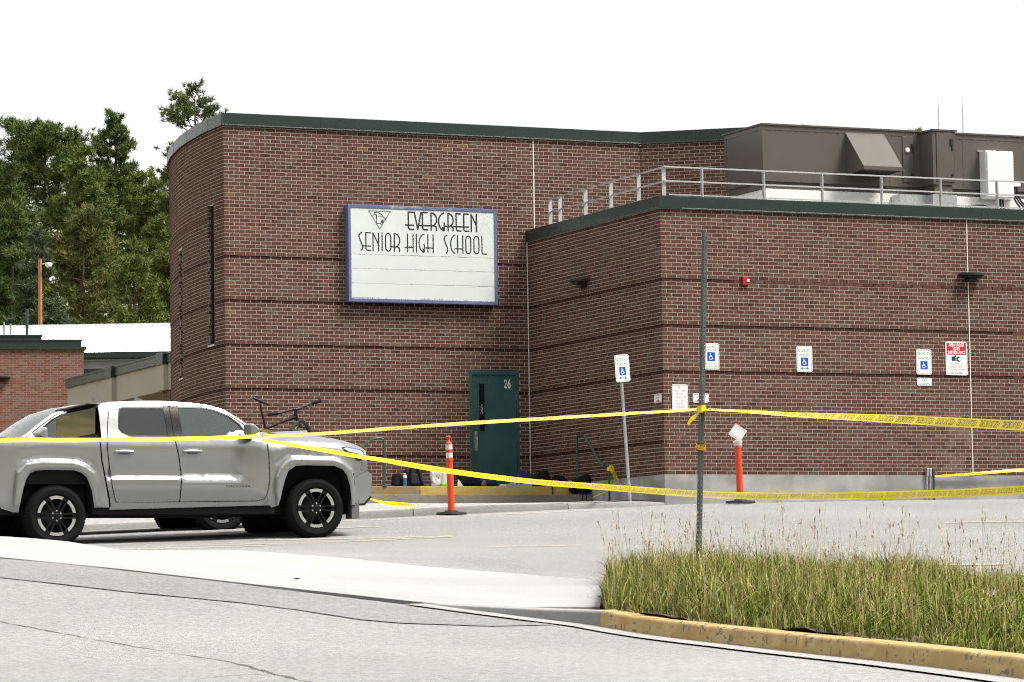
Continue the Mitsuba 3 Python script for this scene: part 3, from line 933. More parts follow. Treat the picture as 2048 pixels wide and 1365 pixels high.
for a, b in ((0, 13), (13, 23), (23, 31), (31, 40)):
    sl_ = ix[a:min(b + 1, 40)]
    Vv = V.copy()
    mm = MB().raw(Vv.reshape(-1, 3), np.stack([sl_[:-1, :-1], sl_[:-1, 1:], sl_[1:, 1:], sl_[1:, :-1]], -1).reshape(-1, 4))
    mesh_ = mm.mesh(); mesh_.remove_unreferenced_vertices()
    c_ = mesh_.vertices.mean(0)
    mesh_.vertices = c_ + (mesh_.vertices - c_) * [0.996, 1, 1]
    obj("kerb_stone", mesh_, "mat_curb_concrete", wk, smooth=40)
wtop = np.vstack([V[:, -1, :2], [(-0.03, -2.7), (-7.0, -2.7), (-14, -2.7)]])
zi = lambda xy: np.interp(xy[:, 0], cw[:, 0], zc) * np.clip((-xy[:, 1] - 2.7) / 4.5, 0, 1) + 3.675 * (1 - np.clip((-xy[:, 1] - 2.7) / 4.5, 0, 1)) 
pts, tri = grid_poly(Polygon(wtop).buffer(0), 0.4)
obj("walkway", (np.column_stack([pts, zi(pts)]), tri), "mat_curb_concrete", smooth=True, kind="structure", label="concrete walk between kerb and door step")
# ------------------------------------------------------------------ message board on wall A
board = thing("message_board", "large white school name board in a blue-violet frame on the tall brick wall", "sign")
SX0, SX1, SZ0, SZ1 = -3.735, -0.718, 7.505, 9.325
body = MB()
for a in ((SX0, SX0 + 0.058, SZ0, SZ1), (SX1 - 0.058, SX1, SZ0, SZ1), (SX0 + 0.058, SX1 - 0.058, SZ0, SZ0 + 0.065), (SX0 + 0.058, SX1 - 0.058, SZ1 - 0.065, SZ1)):
    body.add(rounded_box(a[0], a[1], -0.195, -0.012, a[2], a[3], 0.006))
obj("frame", body, "mat_sign_frame", board, smooth=40)
obj("back_box", MB().box(SX0 + 0.05, SX1 - 0.05, -0.13, -0.01, SZ0 + 0.05, SZ1 - 0.05), "mat_black", board)
for z0, z1 in ((SZ0 + 0.06, 7.853), (7.857, 8.128), (8.132, 8.393), (8.397, SZ1 - 0.06)):
    obj("panel", MB().box(SX0 + 0.055, SX1 - 0.055, -0.182 + rng.uniform(0, 0.002), -0.14, z0, z1), "mat_sign_face", board)
# dirt in the letter tracks
for z, dens in ((8.395, 0.75), (8.13, 0.45), (7.855, 0.40), (7.585, 0.42)):
    m = MB(); x = SX0 + 0.075
    while x < SX1 - 0.09:
        l = rng.choice([0.03, 0.05, 0.09, 0.2, 0.45], p=[.3, .3, .2, .15, .05])
        if rng.random() < dens:
            m.box(x, min(x + l, SX1 - 0.065), -0.1835, -0.181, z - 0.004, z + rng.uniform(0.002, 0.007))
        x += l + rng.choice([0.012, 0.05, 0.1])
    obj("letter_track", m, "mat_track_dirt", board)


def arc(cx, cy, rx, ry, a0, a1, n=12):
    return [(cx + rx * math.cos(math.radians(a0 + (a1 - a0) * i / n)), cy + ry * math.sin(math.radians(a0 + (a1 - a0) * i / n))) for i in range(n + 1)]


GL = {
    "E": [[(0.95, 1), (0.12, 1)], [(0.14, 1), (0.14, 0.14)] + arc(0.44, 0.14, 0.30, 0.13, 180, 270, 6) + [(0.98, 0.01)], [(-0.34, 0.25), (0.95, 0.25)]],
    "V": [[(0.02, 1), (0.5, 0.02)], [(0.98, 1), (0.5, 0.02)]],
    "R": [[(0.14, 0), (0.14, 1)], [(0.14, 0.99)] + arc(0.14, 0.62, 0.86, 0.38, 88, -80, 10), [(-0.30, 0.25), (0.55, 0.25)] + arc(0.60, 0.10, 0.35, 0.15, 90, 0, 5) + [(0.95, 0)]],
    "G": [arc(1.0, 0.5, 0.95, 0.52, 100, 258, 14), [(0.86, 0.45), (0.86, 0.02)], [(0.86, 0.04), (0.62, 0.16)]],
    "N": [[(0.1, 0), (0.1, 1)], [(0.1, 0.98), (0.9, 0.36)], [(0.9, 0), (0.9, 1)]],
    "S": [arc(1.1, 0.78, 1.0, 0.24, 110, 215, 8) + [(0.45, 0.52), (0.8, 0.35)] + arc(0.1, 0.18, 0.85, 0.22, 25, -55, 7)],
    "I": [[(0.5, 0), (0.5, 1)]],
    "O": [arc(0.5, 0.78, 0.42, 0.22, 0, 180, 10) + arc(0.5, 0.22, 0.42, 0.22, 180, 360, 10) + [(0.92, 0.78)]],
    "H": [[(0.1, 0), (0.1, 1)], [(0.92, 0), (0.92, 1)], [(-0.3, 0.25), (0.92, 0.25)]],
    "C": [arc(1.15, 0.5, 1.05, 0.53, 102, 256, 14)],
    "L": [[(0.15, 1), (0.15, 0.1)] + arc(0.4, 0.1, 0.25, 0.1, 180, 270, 5) + [(1.0, 0)]],
}


def glyphs(spec, z0, z1, wd):
    g = []
    for ch, a, b in spec:
        x0, x1 = -3.69 + a * 0.001485, -3.69 + b * 0.001485
        for st in GL[ch]:
            g.append(LineString([(x0 + x * (x1 - x0), z0 + y * (z1 - z0)) for x, y in st]).buffer(wd / 2, quad_segs=3))
    return union_all(g).simplify(0.0015)


def on_board(poly, o=0.1828, h=0.003):
    return wallmap(extrude(poly, h), (0, -o, 0), (1, 0, 0), (0, 0, 1), (0, -1, 0))


L1 = [("E", 775, 858), ("V", 868, 962), ("E", 968, 1050), ("R", 1085, 1175), ("G", 1195, 1290), ("R", 1318, 1402), ("E", 1430, 1508), ("E", 1535, 1614), ("N", 1640, 1730)]
L2 = [("S", 112, 168), ("E", 198, 274), ("N", 296, 390), ("I", 408, 450), ("O", 468, 552), ("R", 582, 668), ("H", 764, 856), ("I", 872, 914), ("G", 925, 1012), ("H", 1040, 1130), ("S", 1270, 1322), ("C", 1355, 1425), ("H", 1448, 1535), ("O", 1563, 1645), ("O", 1676, 1757), ("L", 1782, 1855)]
obj("lettering", on_board(glyphs(L1, 8.888, 9.215, 0.028)), "mat_ink", board)
obj("lettering", on_board(glyphs(L2, 8.468, 8.80, 0.023)), "mat_ink", board)
tri_ = Polygon([(-3.330, 9.222), (-2.868, 9.222), (-3.099, 8.862)])
obj("emblem", on_board(tri_.difference(tri_.buffer(-0.017, join_style=2))), "mat_ink_grey", board, label="triangular emblem with an animal head in thin lines")
hd = [[(-3.235, 9.12), (-3.19, 9.165), (-3.20, 9.19), (-3.13, 9.185), (-3.06, 9.155), (-3.02, 9.10), (-2.985, 9.085), (-2.99, 9.06), (-3.02, 9.055)],
      [(-3.17, 9.13), (-3.155, 9.08), (-3.165, 9.03), (-3.15, 8.99), (-3.17, 8.97), (-3.10, 8.985), (-3.06, 8.965), (-3.04, 8.975), (-3.02, 9.01), (-3.03, 9.04), (-3.06, 9.035), (-3.075, 9.0)],
      [(-3.12, 9.115), (-3.08, 9.125), (-3.05, 9.105)], [(-3.185, 9.15), (-3.16, 9.14), (-3.165, 9.10)], [(-3.05, 9.06), (-3.045, 9.02), (-3.06, 8.99)]]
obj("emblem_lines", on_board(union_all([LineString(l).buffer(0.0055) for l in hd] + [Polygon([(-3.175, 9.13), (-3.15, 9.135), (-3.155, 9.06), (-3.165, 9.05)]), Polygon([(-3.06, 9.03), (-3.03, 9.035), (-3.035, 8.985), (-3.055, 8.99)])])), "mat_ink", board)

# ------------------------------------------------------------------ small signs
WHEEL = union_all([Point(-0.07, 0.40).buffer(0.075), LineString([(-0.07, 0.30), (-0.055, 0.02), (0.15, 0.02), (0.27, -0.24), (0.36, -0.20)]).buffer(0.042, cap_style=2, join_style=2),
                   LineString([(-0.06, 0.17), (0.13, 0.17)]).buffer(0.035, cap_style=2), LineString(arc(-0.01, -0.14, 0.25, 0.25, 125, 345, 16)).buffer(0.036)])


def plate(name, w, h, origin, ax, up, label, border=None, r=0.035, group=None, cat="sign"):
    k = thing(name, label, cat, group)
    nrm = np.cross(ax, up); nrm = nrm / np.linalg.norm(nrm)
    P_ = rounded_rect(w, h, r)
    L = lambda g, o, t=0.0012: wallmap(extrude(g, t), np.asarray(origin) + nrm * o, ax, up, nrm)
    obj("plate", L(P_, 0.0, 0.004), "mat_white_sign", k)
    if border:
        b = P_.buffer(-0.012)
        obj("border", L(b.difference(b.buffer(-0.007)), 0.0042), border, k)

    def txt(t, hh, ww, y, m_="mat_sign_green", bold=False, x=0.0):
        obj("lettering", wallmap(text_poly(t, hh, ww, x, y, bold), np.asarray(origin) + nrm * 0.0043, ax, up, nrm), m_, k)

    def poly(nm, g, m_, o=0.0043):
        obj(nm, L(g, o), m_, k)
    return k, txt, poly


def arrow(w, t=0.013):
    return union_all([sbox(-w / 2 + 0.03, -t / 2, w / 2 - 0.03, t / 2), Polygon([(-w / 2, 0), (-w / 2 + 0.045, 0.032), (-w / 2 + 0.045, -0.032)]), Polygon([(w / 2, 0), (w / 2 - 0.045, 0.032), (w / 2 - 0.045, -0.032)])])


def access(poly, cy, s):
    poly("symbol_panel", affinity.translate(sbox(-s / 2, -s / 2, s / 2, s / 2).buffer(0.003), 0, cy), "mat_sign_blue")
    poly("symbol", affinity.translate(affinity.scale(WHEEL, s * 0.86, s * 0.86, origin=(0, 0)), -s * 0.04, cy - s * 0.01), "mat_white_sign", 0.0057)


AX, UP_ = (1, 0, 0), (0, 0, 1)
yD = VD - 0.006
k, t, p = plate("parking_sign", 0.318, 0.465, (2.812, yD, 6.128), AX, UP_, "reserved parking sign with a green double arrow, alone mid-way along the wing wall", "mat_sign_green")
t("RESERVED", 0.05, 0.255, 0.125); t("PARKING", 0.05, 0.225, 0.045); access(p, -0.048, 0.145); p("arrow", affinity.translate(arrow(0.175), 0, -0.165), "mat_sign_green")
k, t, p = plate("parking_sign", 0.318, 0.455, (5.268, yD, 6.115), AX, UP_, "reserved parking sign above the small van plate, near the surveillance sign", "mat_sign_green")
t("RESERVED", 0.05, 0.255, 0.125); t("PARKING", 0.05, 0.225, 0.045); access(p, -0.06, 0.145)
k, t, p = plate("parking_sign", 0.318, 0.465, (0.945, yD, 6.145), AX, UP_, "wheelchair access aisle sign partly hidden behind the leaning perforated post", "mat_sign_green")
t("WHEELCHAIR", 0.034, 0.26, 0.145); t("ACCESS AISLE", 0.034, 0.255, 0.092); access(p, -0.005, 0.15); t("ABSOLUTELY", 0.034, 0.25, -0.145); t("NO PARKING", 0.034, 0.24, -0.198)
k, t, p = plate("parking_plate", 0.312, 0.142, (5.268, yD, 5.755), AX, UP_, "small white van accessible plate under the reserved parking sign", "mat_sign_green", 0.03)
t("VAN", 0.042, 0.10, 0.008); t("ACCESSIBLE", 0.028, 0.215, -0.045)
k, t, p = plate("surveillance_sign", 0.455, 0.61, (5.953, yD, 6.19), AX, UP_, "white and red sign warning of video surveillance, with a camera picture", None, 0.03)
b_ = rounded_rect(0.455, 0.61, 0.03).buffer(-0.022)
p("border", b_.difference(b_.buffer(-0.006)), "mat_sign_maroon")
p("red_field", sbox(-0.203, 0.065, 0.203, 0.283), "mat_sign_red")
for i, (tx, w_) in enumerate((("AREA UNDER", 0.32), ("VIDEO", 0.15), ("SURVEILLANCE", 0.37))):
    obj("lettering", wallmap(text_poly(tx, 0.055, w_, 0, 0.218 - i * 0.068, True), (5.953, yD - 0.006, 6.19), AX, UP_, (0, -1, 0)), "mat_white_sign", k)
p("camera_picture", union_all([affinity.translate(sbox(-0.10, -0.035, -0.03, 0.035).buffer(0.006), 0, -0.005), Point(0.045, -0.012).buffer(0.048), sbox(-0.03, 0.03, -0.01, 0.058)]), "mat_ink")
p("camera_lens", Point(0.062, -0.012).buffer(0.027), "mat_white_sign", 0.0058)
p("camera_body", sbox(-0.028, -0.045, 0.012, 0.03), "mat_steel", 0.0050)
for i, tx in enumerate(("PLEASE REPORT ANY", "SUSPICIOUS ACTIVITY", "TO DISTRICT SECURITY", "303-232-9888")):
    t(tx, 0.030, (0.30, 0.33, 0.345, 0.235)[i], -0.115 - i * 0.053, "mat_sign_maroon")
k, t, p = plate("visitor_sign", 0.315, 0.458, (0.318, yD, 5.412), AX, UP_, "tall white notice asking visitors to check in at the main office, near the wing corner", "mat_sign_maroon", 0.03)
for i, (tx, w_) in enumerate((("ALL", 0.085), ("VISITORS", 0.225), ("MUST", 0.135), ("CHECK IN", 0.245), ("AT THE", 0.165), ("MAIN", 0.125), ("OFFICE", 0.175))):
    t(tx, 0.034, w_, 0.158 - i * 0.057, "mat_sign_maroon")
k, t, p = plate("direction_sign", 0.318, 0.16, (0.727, yD, 5.407), AX, UP_, "small white direction sign right of the visitor notice, crossed by the leaning post", "mat_sign_maroon", 0.03)
t("ENTRANCE", 0.032, 0.2, 0.005, "mat_sign_maroon"); p("arrow", affinity.translate(arrow(0.12, 0.012), -0.02, -0.04), "mat_sign_red")
k, t, p = plate("direction_sign", 0.30, 0.16, (-0.006, -5.487, 5.408), (0, -1, 0), UP_, "small white direction sign on the shaded side wall beside the corner", "mat_sign_maroon", 0.03)
t("MAIN", 0.028, 0.10, 0.038, "mat_sign_maroon"); t("ENTRANCE", 0.028, 0.19, -0.005, "mat_sign_maroon"); p("arrow", affinity.translate(arrow(0.12, 0.014), 0, -0.045), "mat_sign_red")


def perforated(parent, b, t, w, pitch, r, n_right, m_, name="post"):
    """a leaning square tube with a row of holes in each face"""
    b, t = np.asarray(b, float), np.asarray(t, float)
    L = np.linalg.norm(t - b); up = (t - b) / L
    n0 = np.append(n_right, 0.0); n0 -= up * (n0 @ up); n0 /= np.linalg.norm(n0)
    strip = sbox(-w / 2, 0, w / 2, L)
    hs = [Point(0, y).buffer(r, quad_segs=2) for y in np.arange(pitch, L - pitch / 2, pitch)]
    g = extrude(strip.difference(union_all(hs)), 0.002)
    m = MB(); n = n0
    for i in range(4):
        ax = np.cross(up, n)
        m.add(wallmap(g, b + n * (w / 2 - 0.002), ax, up, n)); n = ax
    return obj(name, m, m_, parent)


fs = thing("parking_sign", "reserved parking sign on its own tilted perforated post before the shaded side wall", "sign")
fa = np.array([math.cos(math.radians(14)), math.sin(math.radians(14)), 0])
fb, ft = np.array([-1.017, -6.39, 3.45]), np.array([-1.217, -6.506, 5.86])
perforated(fs, fb, ft, 0.038, 0.0254, 0.005, (0.24, -0.97), "mat_galv")
fu = (ft - fb) / np.linalg.norm(ft - fb)
fa = fa - fu * (fa @ fu); fa /= np.linalg.norm(fa); fn = np.cross(fa, fu)
fo = np.array([-1.205, -6.512, 5.842]) + fn * 0.026
P_ = rounded_rect(0.318, 0.465, 0.035)
W_ = lambda g, o, h_=0.0012: wallmap(extrude(g, h_), fo + fn * o, fa, fu, fn)
obj("plate", W_(P_, 0, 0.004), "mat_white_sign", fs)
b_ = P_.buffer(-0.012)
obj("border", W_(b_.difference(b_.buffer(-0.007)), 0.0042), "mat_sign_green", fs)
for tx, w_, y in (("RESERVED", 0.255, 0.125), ("PARKING", 0.225, 0.045)):
    obj("lettering", wallmap(text_poly(tx, 0.05, w_, 0, y), fo + fn * 0.0043, fa, fu, fn), "mat_sign_green", fs)
obj("symbol_panel", W_(affinity.translate(sbox(-0.072, -0.072, 0.072, 0.072), 0, -0.048), 0.0043), "mat_sign_blue", fs)
obj("symbol", W_(affinity.translate(affinity.scale(WHEEL, 0.125, 0.125, origin=(0, 0)), -0.005, -0.05), 0.0057), "mat_white_sign", fs)
obj("arrow", W_(affinity.translate(arrow(0.175), 0, -0.165), 0.0043), "mat_sign_green", fs)

np_ = thing("sign_post", "bare dark perforated steel post leaning in the grass, wound with yellow tape", "post")
PB, PT = np.array([-14.662, -35.741, 1.60]), np.array([-14.522, -35.722, 4.592])
perforated(np_, PB, PT, 0.0325, 0.0355, 0.0068, (0.179, -0.985), "mat_post")

# ------------------------------------------------------------------ alarm, wall lamps, stubs
al = thing("alarm_strobe", "red fire alarm strobe with a white lens on the wing wall", "alarm")
obj("housing", MB().add(rounded_box(1.578, 1.716, VD - 0.062, VD - 0.002, 7.42, 7.575, 0.008)), "mat_red_plastic", al, smooth=40)
obj("lens", MB().add(rounded_box(1.655, 1.705, VD - 0.078, VD - 0.06, 7.475, 7.525, 0.006)), "mat_white_paint", al, smooth=40)


def wall_lamp(org, ax, nrm, label):
    k = thing("wall_lamp", label, "lamp", None)
    org, ax, nrm = (np.asarray(a, float) for a in (org, ax, nrm))
    lev = [(0.30, 0.30, 0.0), (0.30, 0.30, 0.03), (0.275, 0.27, 0.052), (0.2, 0.16, 0.06)]
    m = MB(); n = 20; V = []
    for rx, ry, z in lev:
        V.append([org + ax * rx * 0.82 * math.cos(math.pi * i / n) + nrm * (0.002 + ry * math.sin(math.pi * i / n) ** 0.8) + [0, 0, z] for i in range(n + 1)])
    V = np.array(V); ix = np.arange(V.shape[0] * (n + 1)).reshape(-1, n + 1)
    m.raw(V.reshape(-1, 3), np.stack([ix[:-1, :-1], ix[:-1, 1:], ix[1:, 1:], ix[1:, :-1]], -1).reshape(-1, 4))
    m.raw(V[0], [[0, i, i + 1] for i in range(1, n)]); m.raw(V[-1], [[0, i, i + 1] for i in range(1, n)])
    obj("visor", m, "mat_black", k, smooth=40)
    R = np.column_stack([ax, nrm, [0, 0, 1]])
    m = MB().box(-0.14, 0.14, 0.002, 0.20, -0.04, 0.0, R, org).box(-0.09, 0.09, 0.002, 0.12, -0.105, -0.04, R, org)
    obj("housing", m, "mat_black", k)


wall_lamp((6.275, VD - 0.004, 7.70), (1, 0, 0), (0, -1, 0), "black half-round wall lamp at the right end of the sunlit wing wall")
wall_lamp((-0.004, -2.52, 7.74), (0, -1, 0), (-1, 0, 0), "black half-round wall lamp on the shaded side wall of the wing")
cs = thing("conduit_stubs", "three grey capped conduit stubs standing against the concrete base", "pipe")
for i, x in enumerate((5.250, 5.315, 5.380)):
    zt = 4.19
    pp = obj("pipe", MB().tube([(x + 0.012 * (i - 1), VD - 0.05, 3.58), (x + 0.006 * (i - 1), VD - 0.05, 3.95), (x, VD - 0.055, zt - 0.12)], 0.016, 10), ("mat_galv", "mat_galv", "mat_green_trim")[i], cs, smooth=40)
    obj("cap", MB().add(rounded_box(x - 0.021, x + 0.021, VD - 0.085, VD - 0.022, zt - 0.15, zt, 0.01)), ("mat_galv", "mat_alu", "mat_green_trim")[i], pp, smooth=40)

# ------------------------------------------------------------------ roof railing
rl = thing("roof_railing", "galvanized steel guard railing around the wing roof", "railing")
for y in (-0.52, -0.96, -2.09, -3.19, -4.35, -5.36):
    obj("post", MB().box(0.212, 0.288, y - 0.006, y + 0.006, 8.68, 9.50), "mat_alu", rl)
for x in (0.99, 2.23, 3.42, 4.65, 5.89, 7.10, 8.3, 9.5):
    obj("post", MB().box(x - 0.012, x + 0.012, VD + 0.265, VD + 0.335, 8.68, 9.52), "mat_galv", rl)
for z in (9.52, 9.268):
    obj("rail", MB().box(0.235, 0.265, VD + 0.29, -0.44, z - 0.012, z + 0.012), "mat_galv", rl)
    obj("rail", MB().box(0.235, 9.7, VD + 0.275, VD + 0.305, z - 0.0125, z + 0.0125), "mat_alu", rl)
obj("rail", MB().box(0.33, 9.7, VD + 0.28, VD + 0.30, 9.02, 9.04), "mat_alu", rl)

# ------------------------------------------------------------------ rooftop air handler
hv = thing("air_handling_unit", "long brown sheet metal air handling unit on the wing roof", "air conditioner")
H0, H1, HZ0, HZ1, HY = 2.812, 10.6, 9.497, 10.53, -4.30
obj("body", MB().box(H0, H1, HY, -2.80, HZ0, HZ1), "mat_hvac", hv)
obj("lid", MB().box(H0 - 0.035, H1, HY - 0.035, -2.72, HZ1 + 0.001, HZ1 + 0.03), "mat_hvac_dark", hv)
tr = MB()
tr.box(H0 - 0.006, H1, HY - 0.008, HY - 0.0005, HZ1 - 0.085, HZ1 - 0.002).box(H0 - 0.008, H0 + 0.055, HY - 0.007, HY - 0.0004, HZ0, HZ1 - 0.087)
tr.box(H0 - 0.008, H0 - 0.0005, HY - 0.006, -2.80, HZ1 - 0.085, HZ1 - 0.003).box(H0 - 0.007, H0 - 0.0004, HY - 0.005, HY + 0.05, HZ0, HZ1 - 0.087)
tr.box(H0 - 0.007, H0 - 0.0004, -2.87, -2.80, HZ0, HZ1 - 0.087)
obj("trim", tr, "mat_hvac", hv)
obj("base_rail", MB().box(H0 + 0.04, H1, HY + 0.05, -2.85, 9.365, HZ0 - 0.001), "mat_hvac_dark", hv)
obj("roof_curb", MB().box(H0 + 0.06, H1, HY + 0.03, -2.9, 8.68, 9.363), "mat_white_paint", hv)
sm = MB()
for x in (4.40, 5.45, 7.05, 8.6):
    sm.box(x, x + 0.05, HY - 0.0045, HY - 0.0003, HZ0 + 0.002, HZ1 - 0.088)
obj("panel_seam", sm, "mat_hvac", hv, kind="stuff")
rv = MB()
for x in np.arange(H0 + 0.12, H1, 0.145):
    rv.add(trimesh.creation.icosphere(1, 0.009).apply_translation([x, HY - 0.008, HZ1 - 0.09]))
    rv.add(trimesh.creation.icosphere(1, 0.009).apply_translation([x + 0.07, HY - 0.001, HZ0 + 0.06]))
for z in np.arange(HZ0 + 0.1, HZ1 - 0.1, 0.11):
    rv.add(trimesh.creation.icosphere(1, 0.009).apply_translation([H0 + 0.05, HY - 0.007, z]))
obj("rivets", rv, "mat_hvac_dark", hv, kind="stuff")
hood = MB()
x0, x1 = 4.54, 5.36
A = np.array([[x0, HY, 10.47], [x1, HY, 10.47], [x1, HY - 0.65, 9.765], [x0, HY - 0.65, 9.765], [x0, HY, 9.675], [x1, HY, 9.675], [x1, HY - 0.65, 9.70], [x0, HY - 0.65, 9.70]])
hood.raw(A, [[3, 7, 6, 2]]); hood.raw(A[[0, 4, 7, 3]], [[0, 1, 2, 3]]); hood.raw(A[[1, 2, 6, 5]], [[0, 1, 2, 3]])
hood.box(x0 - 0.012, x1 + 0.02, HY - 0.69, HY - 0.645, 9.69, 9.735)
hd_ = obj("intake_hood", hood, "mat_hvac", hv)
obj("hood_top", MB().raw(A[:4], [[0, 3, 2, 1]]), "mat_hvac", hd_)
obj("intake_grille", MB().raw(A[[4, 5, 6, 7]] + [0, 0, 0.03], [[0, 3, 2, 1]]), "mat_black", hd_)
cab = MB().box(6.12, 6.615, HY - 0.47, HY - 0.001, 9.50, 10.50).box(6.09, 6.64, HY - 0.50, HY, 10.501, 10.53)
cb = obj("control_cabinet", cab, "mat_hvac", hv)


def access_door(x0, x1, y, z0, z1, par):
    g = MB()
    for a in ((x0, x0 + 0.009, z0, z1), (x1 - 0.009, x1, z0, z1), (x0 + 0.009, x1 - 0.009, z0, z0 + 0.009), (x0 + 0.009, x1 - 0.009, z1 - 0.009, z1)):
        g.box(a[0], a[1], y - 0.0018, y - 0.0003, a[2], a[3])
    obj("gasket", g, "mat_black", par)
    d = obj("access_door", MB().add(rounded_box(x0 + 0.012, x1 - 0.012, y - 0.016, y - 0.0002, z0 + 0.012, z1 - 0.012, 0.005)), "mat_hvac", par)
    return d


access_door(6.185, 6.578, HY - 0.47, 9.54, 10.485, cb)
access_door(5.735, 5.985, HY, 9.565, 10.45, hv)
hn = MB().box(6.485, 6.52, HY - 0.51, HY - 0.485, 10.24, 10.36).box(6.515, 6.545, HY - 0.50, HY - 0.487, 10.14, 10.36)
obj("handle", hn, "mat_black", cb)
obj("knob", MB().lathe([(0, 0.03), (0.022, 0.03), (0.024, 0), (0, 0)], 14, (0, -1, 0), (6.52, HY - 0.486, 9.69)), "mat_black", cb)
obj("handle", MB().box(5.93, 5.955, HY - 0.045, HY - 0.016, 10.22, 10.30).box(5.95, 5.975, HY - 0.03, HY - 0.017, 10.13, 10.30), "mat_black", hv)
obj("knob", MB().lathe([(0, 0.03), (0.022, 0.03), (0.024, 0), (0, 0)], 14, (0, -1, 0), (5.93, HY - 0.016, 9.727)), "mat_black", hv)
obj("gauge", MB().lathe([(0, 0.03), (0.042, 0.03), (0.046, 0.0), (0, 0)], 20, (0, -1, 0), (5.845, HY - 0.016, 10.185)), "mat_white_paint", hv, label="round white pressure gauge")
obj("support_leg", MB().box(6.16, 6.54, HY - 0.44, HY - 0.02, 9.31, 9.499), "mat_hvac_dark", hv)
obj("duct", MB().box(6.08, 6.60, HY - 0.50, HY + 0.02, 8.68, 9.309), "mat_galv", hv)
obj("duct", MB().box(5.50, 6.078, HY - 0.28, HY + 0.02, 8.68, 9.32), "mat_galv", hv)
eb = thing("electrical_box", "white steel electrical enclosure on the front of the brown air handling unit", "electrical box")
obj("enclosure", MB().add(rounded_box(7.40, 8.0, HY - 0.24, HY - 0.012, 9.325, 10.215, 0.008)), "mat_white_paint", eb, smooth=40)
obj("door", MB().add(rounded_box(7.425, 7.995, HY - 0.262, HY - 0.241, 9.345, 10.195, 0.008)), "mat_white_paint", eb, smooth=40)
hg = MB()
for z in np.arange(9.38, 10.18, 0.055):
    hg.tube([(7.408, HY - 0.255, z), (7.408, HY - 0.255, z + 0.035)], 0.008, 6)
obj("hinge", hg, "mat_steel", eb)
obj("bracket", MB().box(7.36, 8.04, HY - 0.03, HY - 0.002, 10.218, 10.24).box(7.36, 8.04, HY - 0.03, HY - 0.002, 9.30, 9.322), "mat_steel", eb)
obj("junction_box", MB().add(rounded_box(8.02, 8.2, HY - 0.17, HY - 0.012, 9.57, 9.66, 0.006)), "mat_white_paint", eb)
for i, (a, b, c) in enumerate(((8.05, 8.10, 8.22), (8.10, 8.16, 8.30), (8.15, 8.22, 8.36), (7.78, 7.80, 7.74), (7.84, 7.87, 7.80))):
    zt = 9.57 if i < 3 else 9.32
    p = [(a, HY - 0.1, zt), (a + 0.005, HY - 0.1, zt - 0.12), (b, HY - 0.12, zt - 0.26), (c, HY - 0.08, zt - 0.38), (c + 0.04, HY - 0.02, zt - 0.42)]
    q = np.array(p); s_ = np.linspace(0, 4, 24)
    q = np.column_stack([PchipInterpolator(range(5), q[:, k])(s_) for k in range(3)])
    obj("cable", MB().tube(q, 0.017, 8), "mat_black", eb, smooth=60)
q = np.array([(6.65, HY - 0.05, 9.20), (7.0, HY - 0.07, 9.17), (7.4, HY - 0.07, 9.20), (7.62, HY - 0.06, 9.12), (7.70, HY - 0.06, 8.95), (7.74, HY - 0.05, 8.7)])
s_ = np.linspace(0, 5, 30)
obj("cable", MB().tube(np.column_stack([PchipInterpolator(range(6), q[:, k])(s_) for k in range(3)]), 0.013, 8), "mat_black", eb, smooth=60)
for i, (x, y, zt) in enumerate(((11.614, 4.104, 12.67), (12.086, 3.89, 12.715))):
    k = thing("antenna_mast", ("thin pale antenna mast behind the air handling unit, the left one of the pair", "thin pale antenna mast behind the air handling unit, the right one of the pair")[i], "antenna")
    obj("mast", MB().tube([(x, y, 8.4), (x, y, zt - 0.25)], 0.028, 8), "mat_white_roof", k, smooth=60)
    obj("tip", MB().tube([(x, y, zt - 0.25), (x, y, zt)], [0.02, 0.004], 8), "mat_white_roof", k, smooth=60)
obj("rear_roof", MB().box(9.0, 16.0, -0.5, 9.0, 8.2, 8.5), "mat_concrete_wall", wing)

# ------------------------------------------------------------------ handrails by the steps
def smooth_pipe(pts, n=40):
    q = np.array(pts, float)
    s = np.concatenate([[0], np.cumsum(np.linalg.norm(np.diff(q, axis=0), axis=1))])
    t_ = np.linspace(0, s[-1], n)
    r_ = np.column_stack([np.interp(t_, s, q[:, k]) for k in range(3)])
    for _ in range(2):
        r_[1:-1] = (r_[:-2] + 2 * r_[1:-1] + r_[2:]) / 4
    return r_


hr = thing("handrail", "dark green pipe handrail at the right end of the steps, yellow tape knotted on it", "handrail")
obj("rail", MB().tube(smooth_pipe([(-0.22, -2.55, 3.97), (-0.22, -2.55, 4.88), (-0.22, -2.58, 4.915), (-0.22, -2.86, 4.905), (-0.22, -3.56, 4.34), (-0.22, -3.84, 4.315), (-0.22, -3.88, 4.29), (-0.22, -3.88, 3.55)], 90), 0.021, 10), "mat_green_trim", hr, smooth=60)
obj("flange", MB().lathe([(0.05, 0), (0.05, 0.012), (0.022, 0.014)], 14, at=(-0.22, -2.55, 3.972)), "mat_green_trim", hr)
hr = thing("handrail", "dark green pipe handrail at the left end of the steps, behind the pickup bonnet", "handrail")
obj("rail", MB().tube(smooth_pipe([(-3.97, -2.44, 3.97), (-3.965, -2.44, 4.80), (-3.99, -2.44, 4.84), (-4.17, -2.44, 4.84), (-4.42, -2.44, 4.66), (-4.95, -2.44, 4.32), (-5.15, -2.44, 4.30), (-5.2, -2.44, 3.97)], 90), 0.021, 10), "mat_green_trim", hr, smooth=60)
obj("flange", MB().lathe([(0.05, 0), (0.05, 0.012), (0.022, 0.014)], 14, at=(-3.97, -2.44, 3.985)), "mat_green_trim", hr)

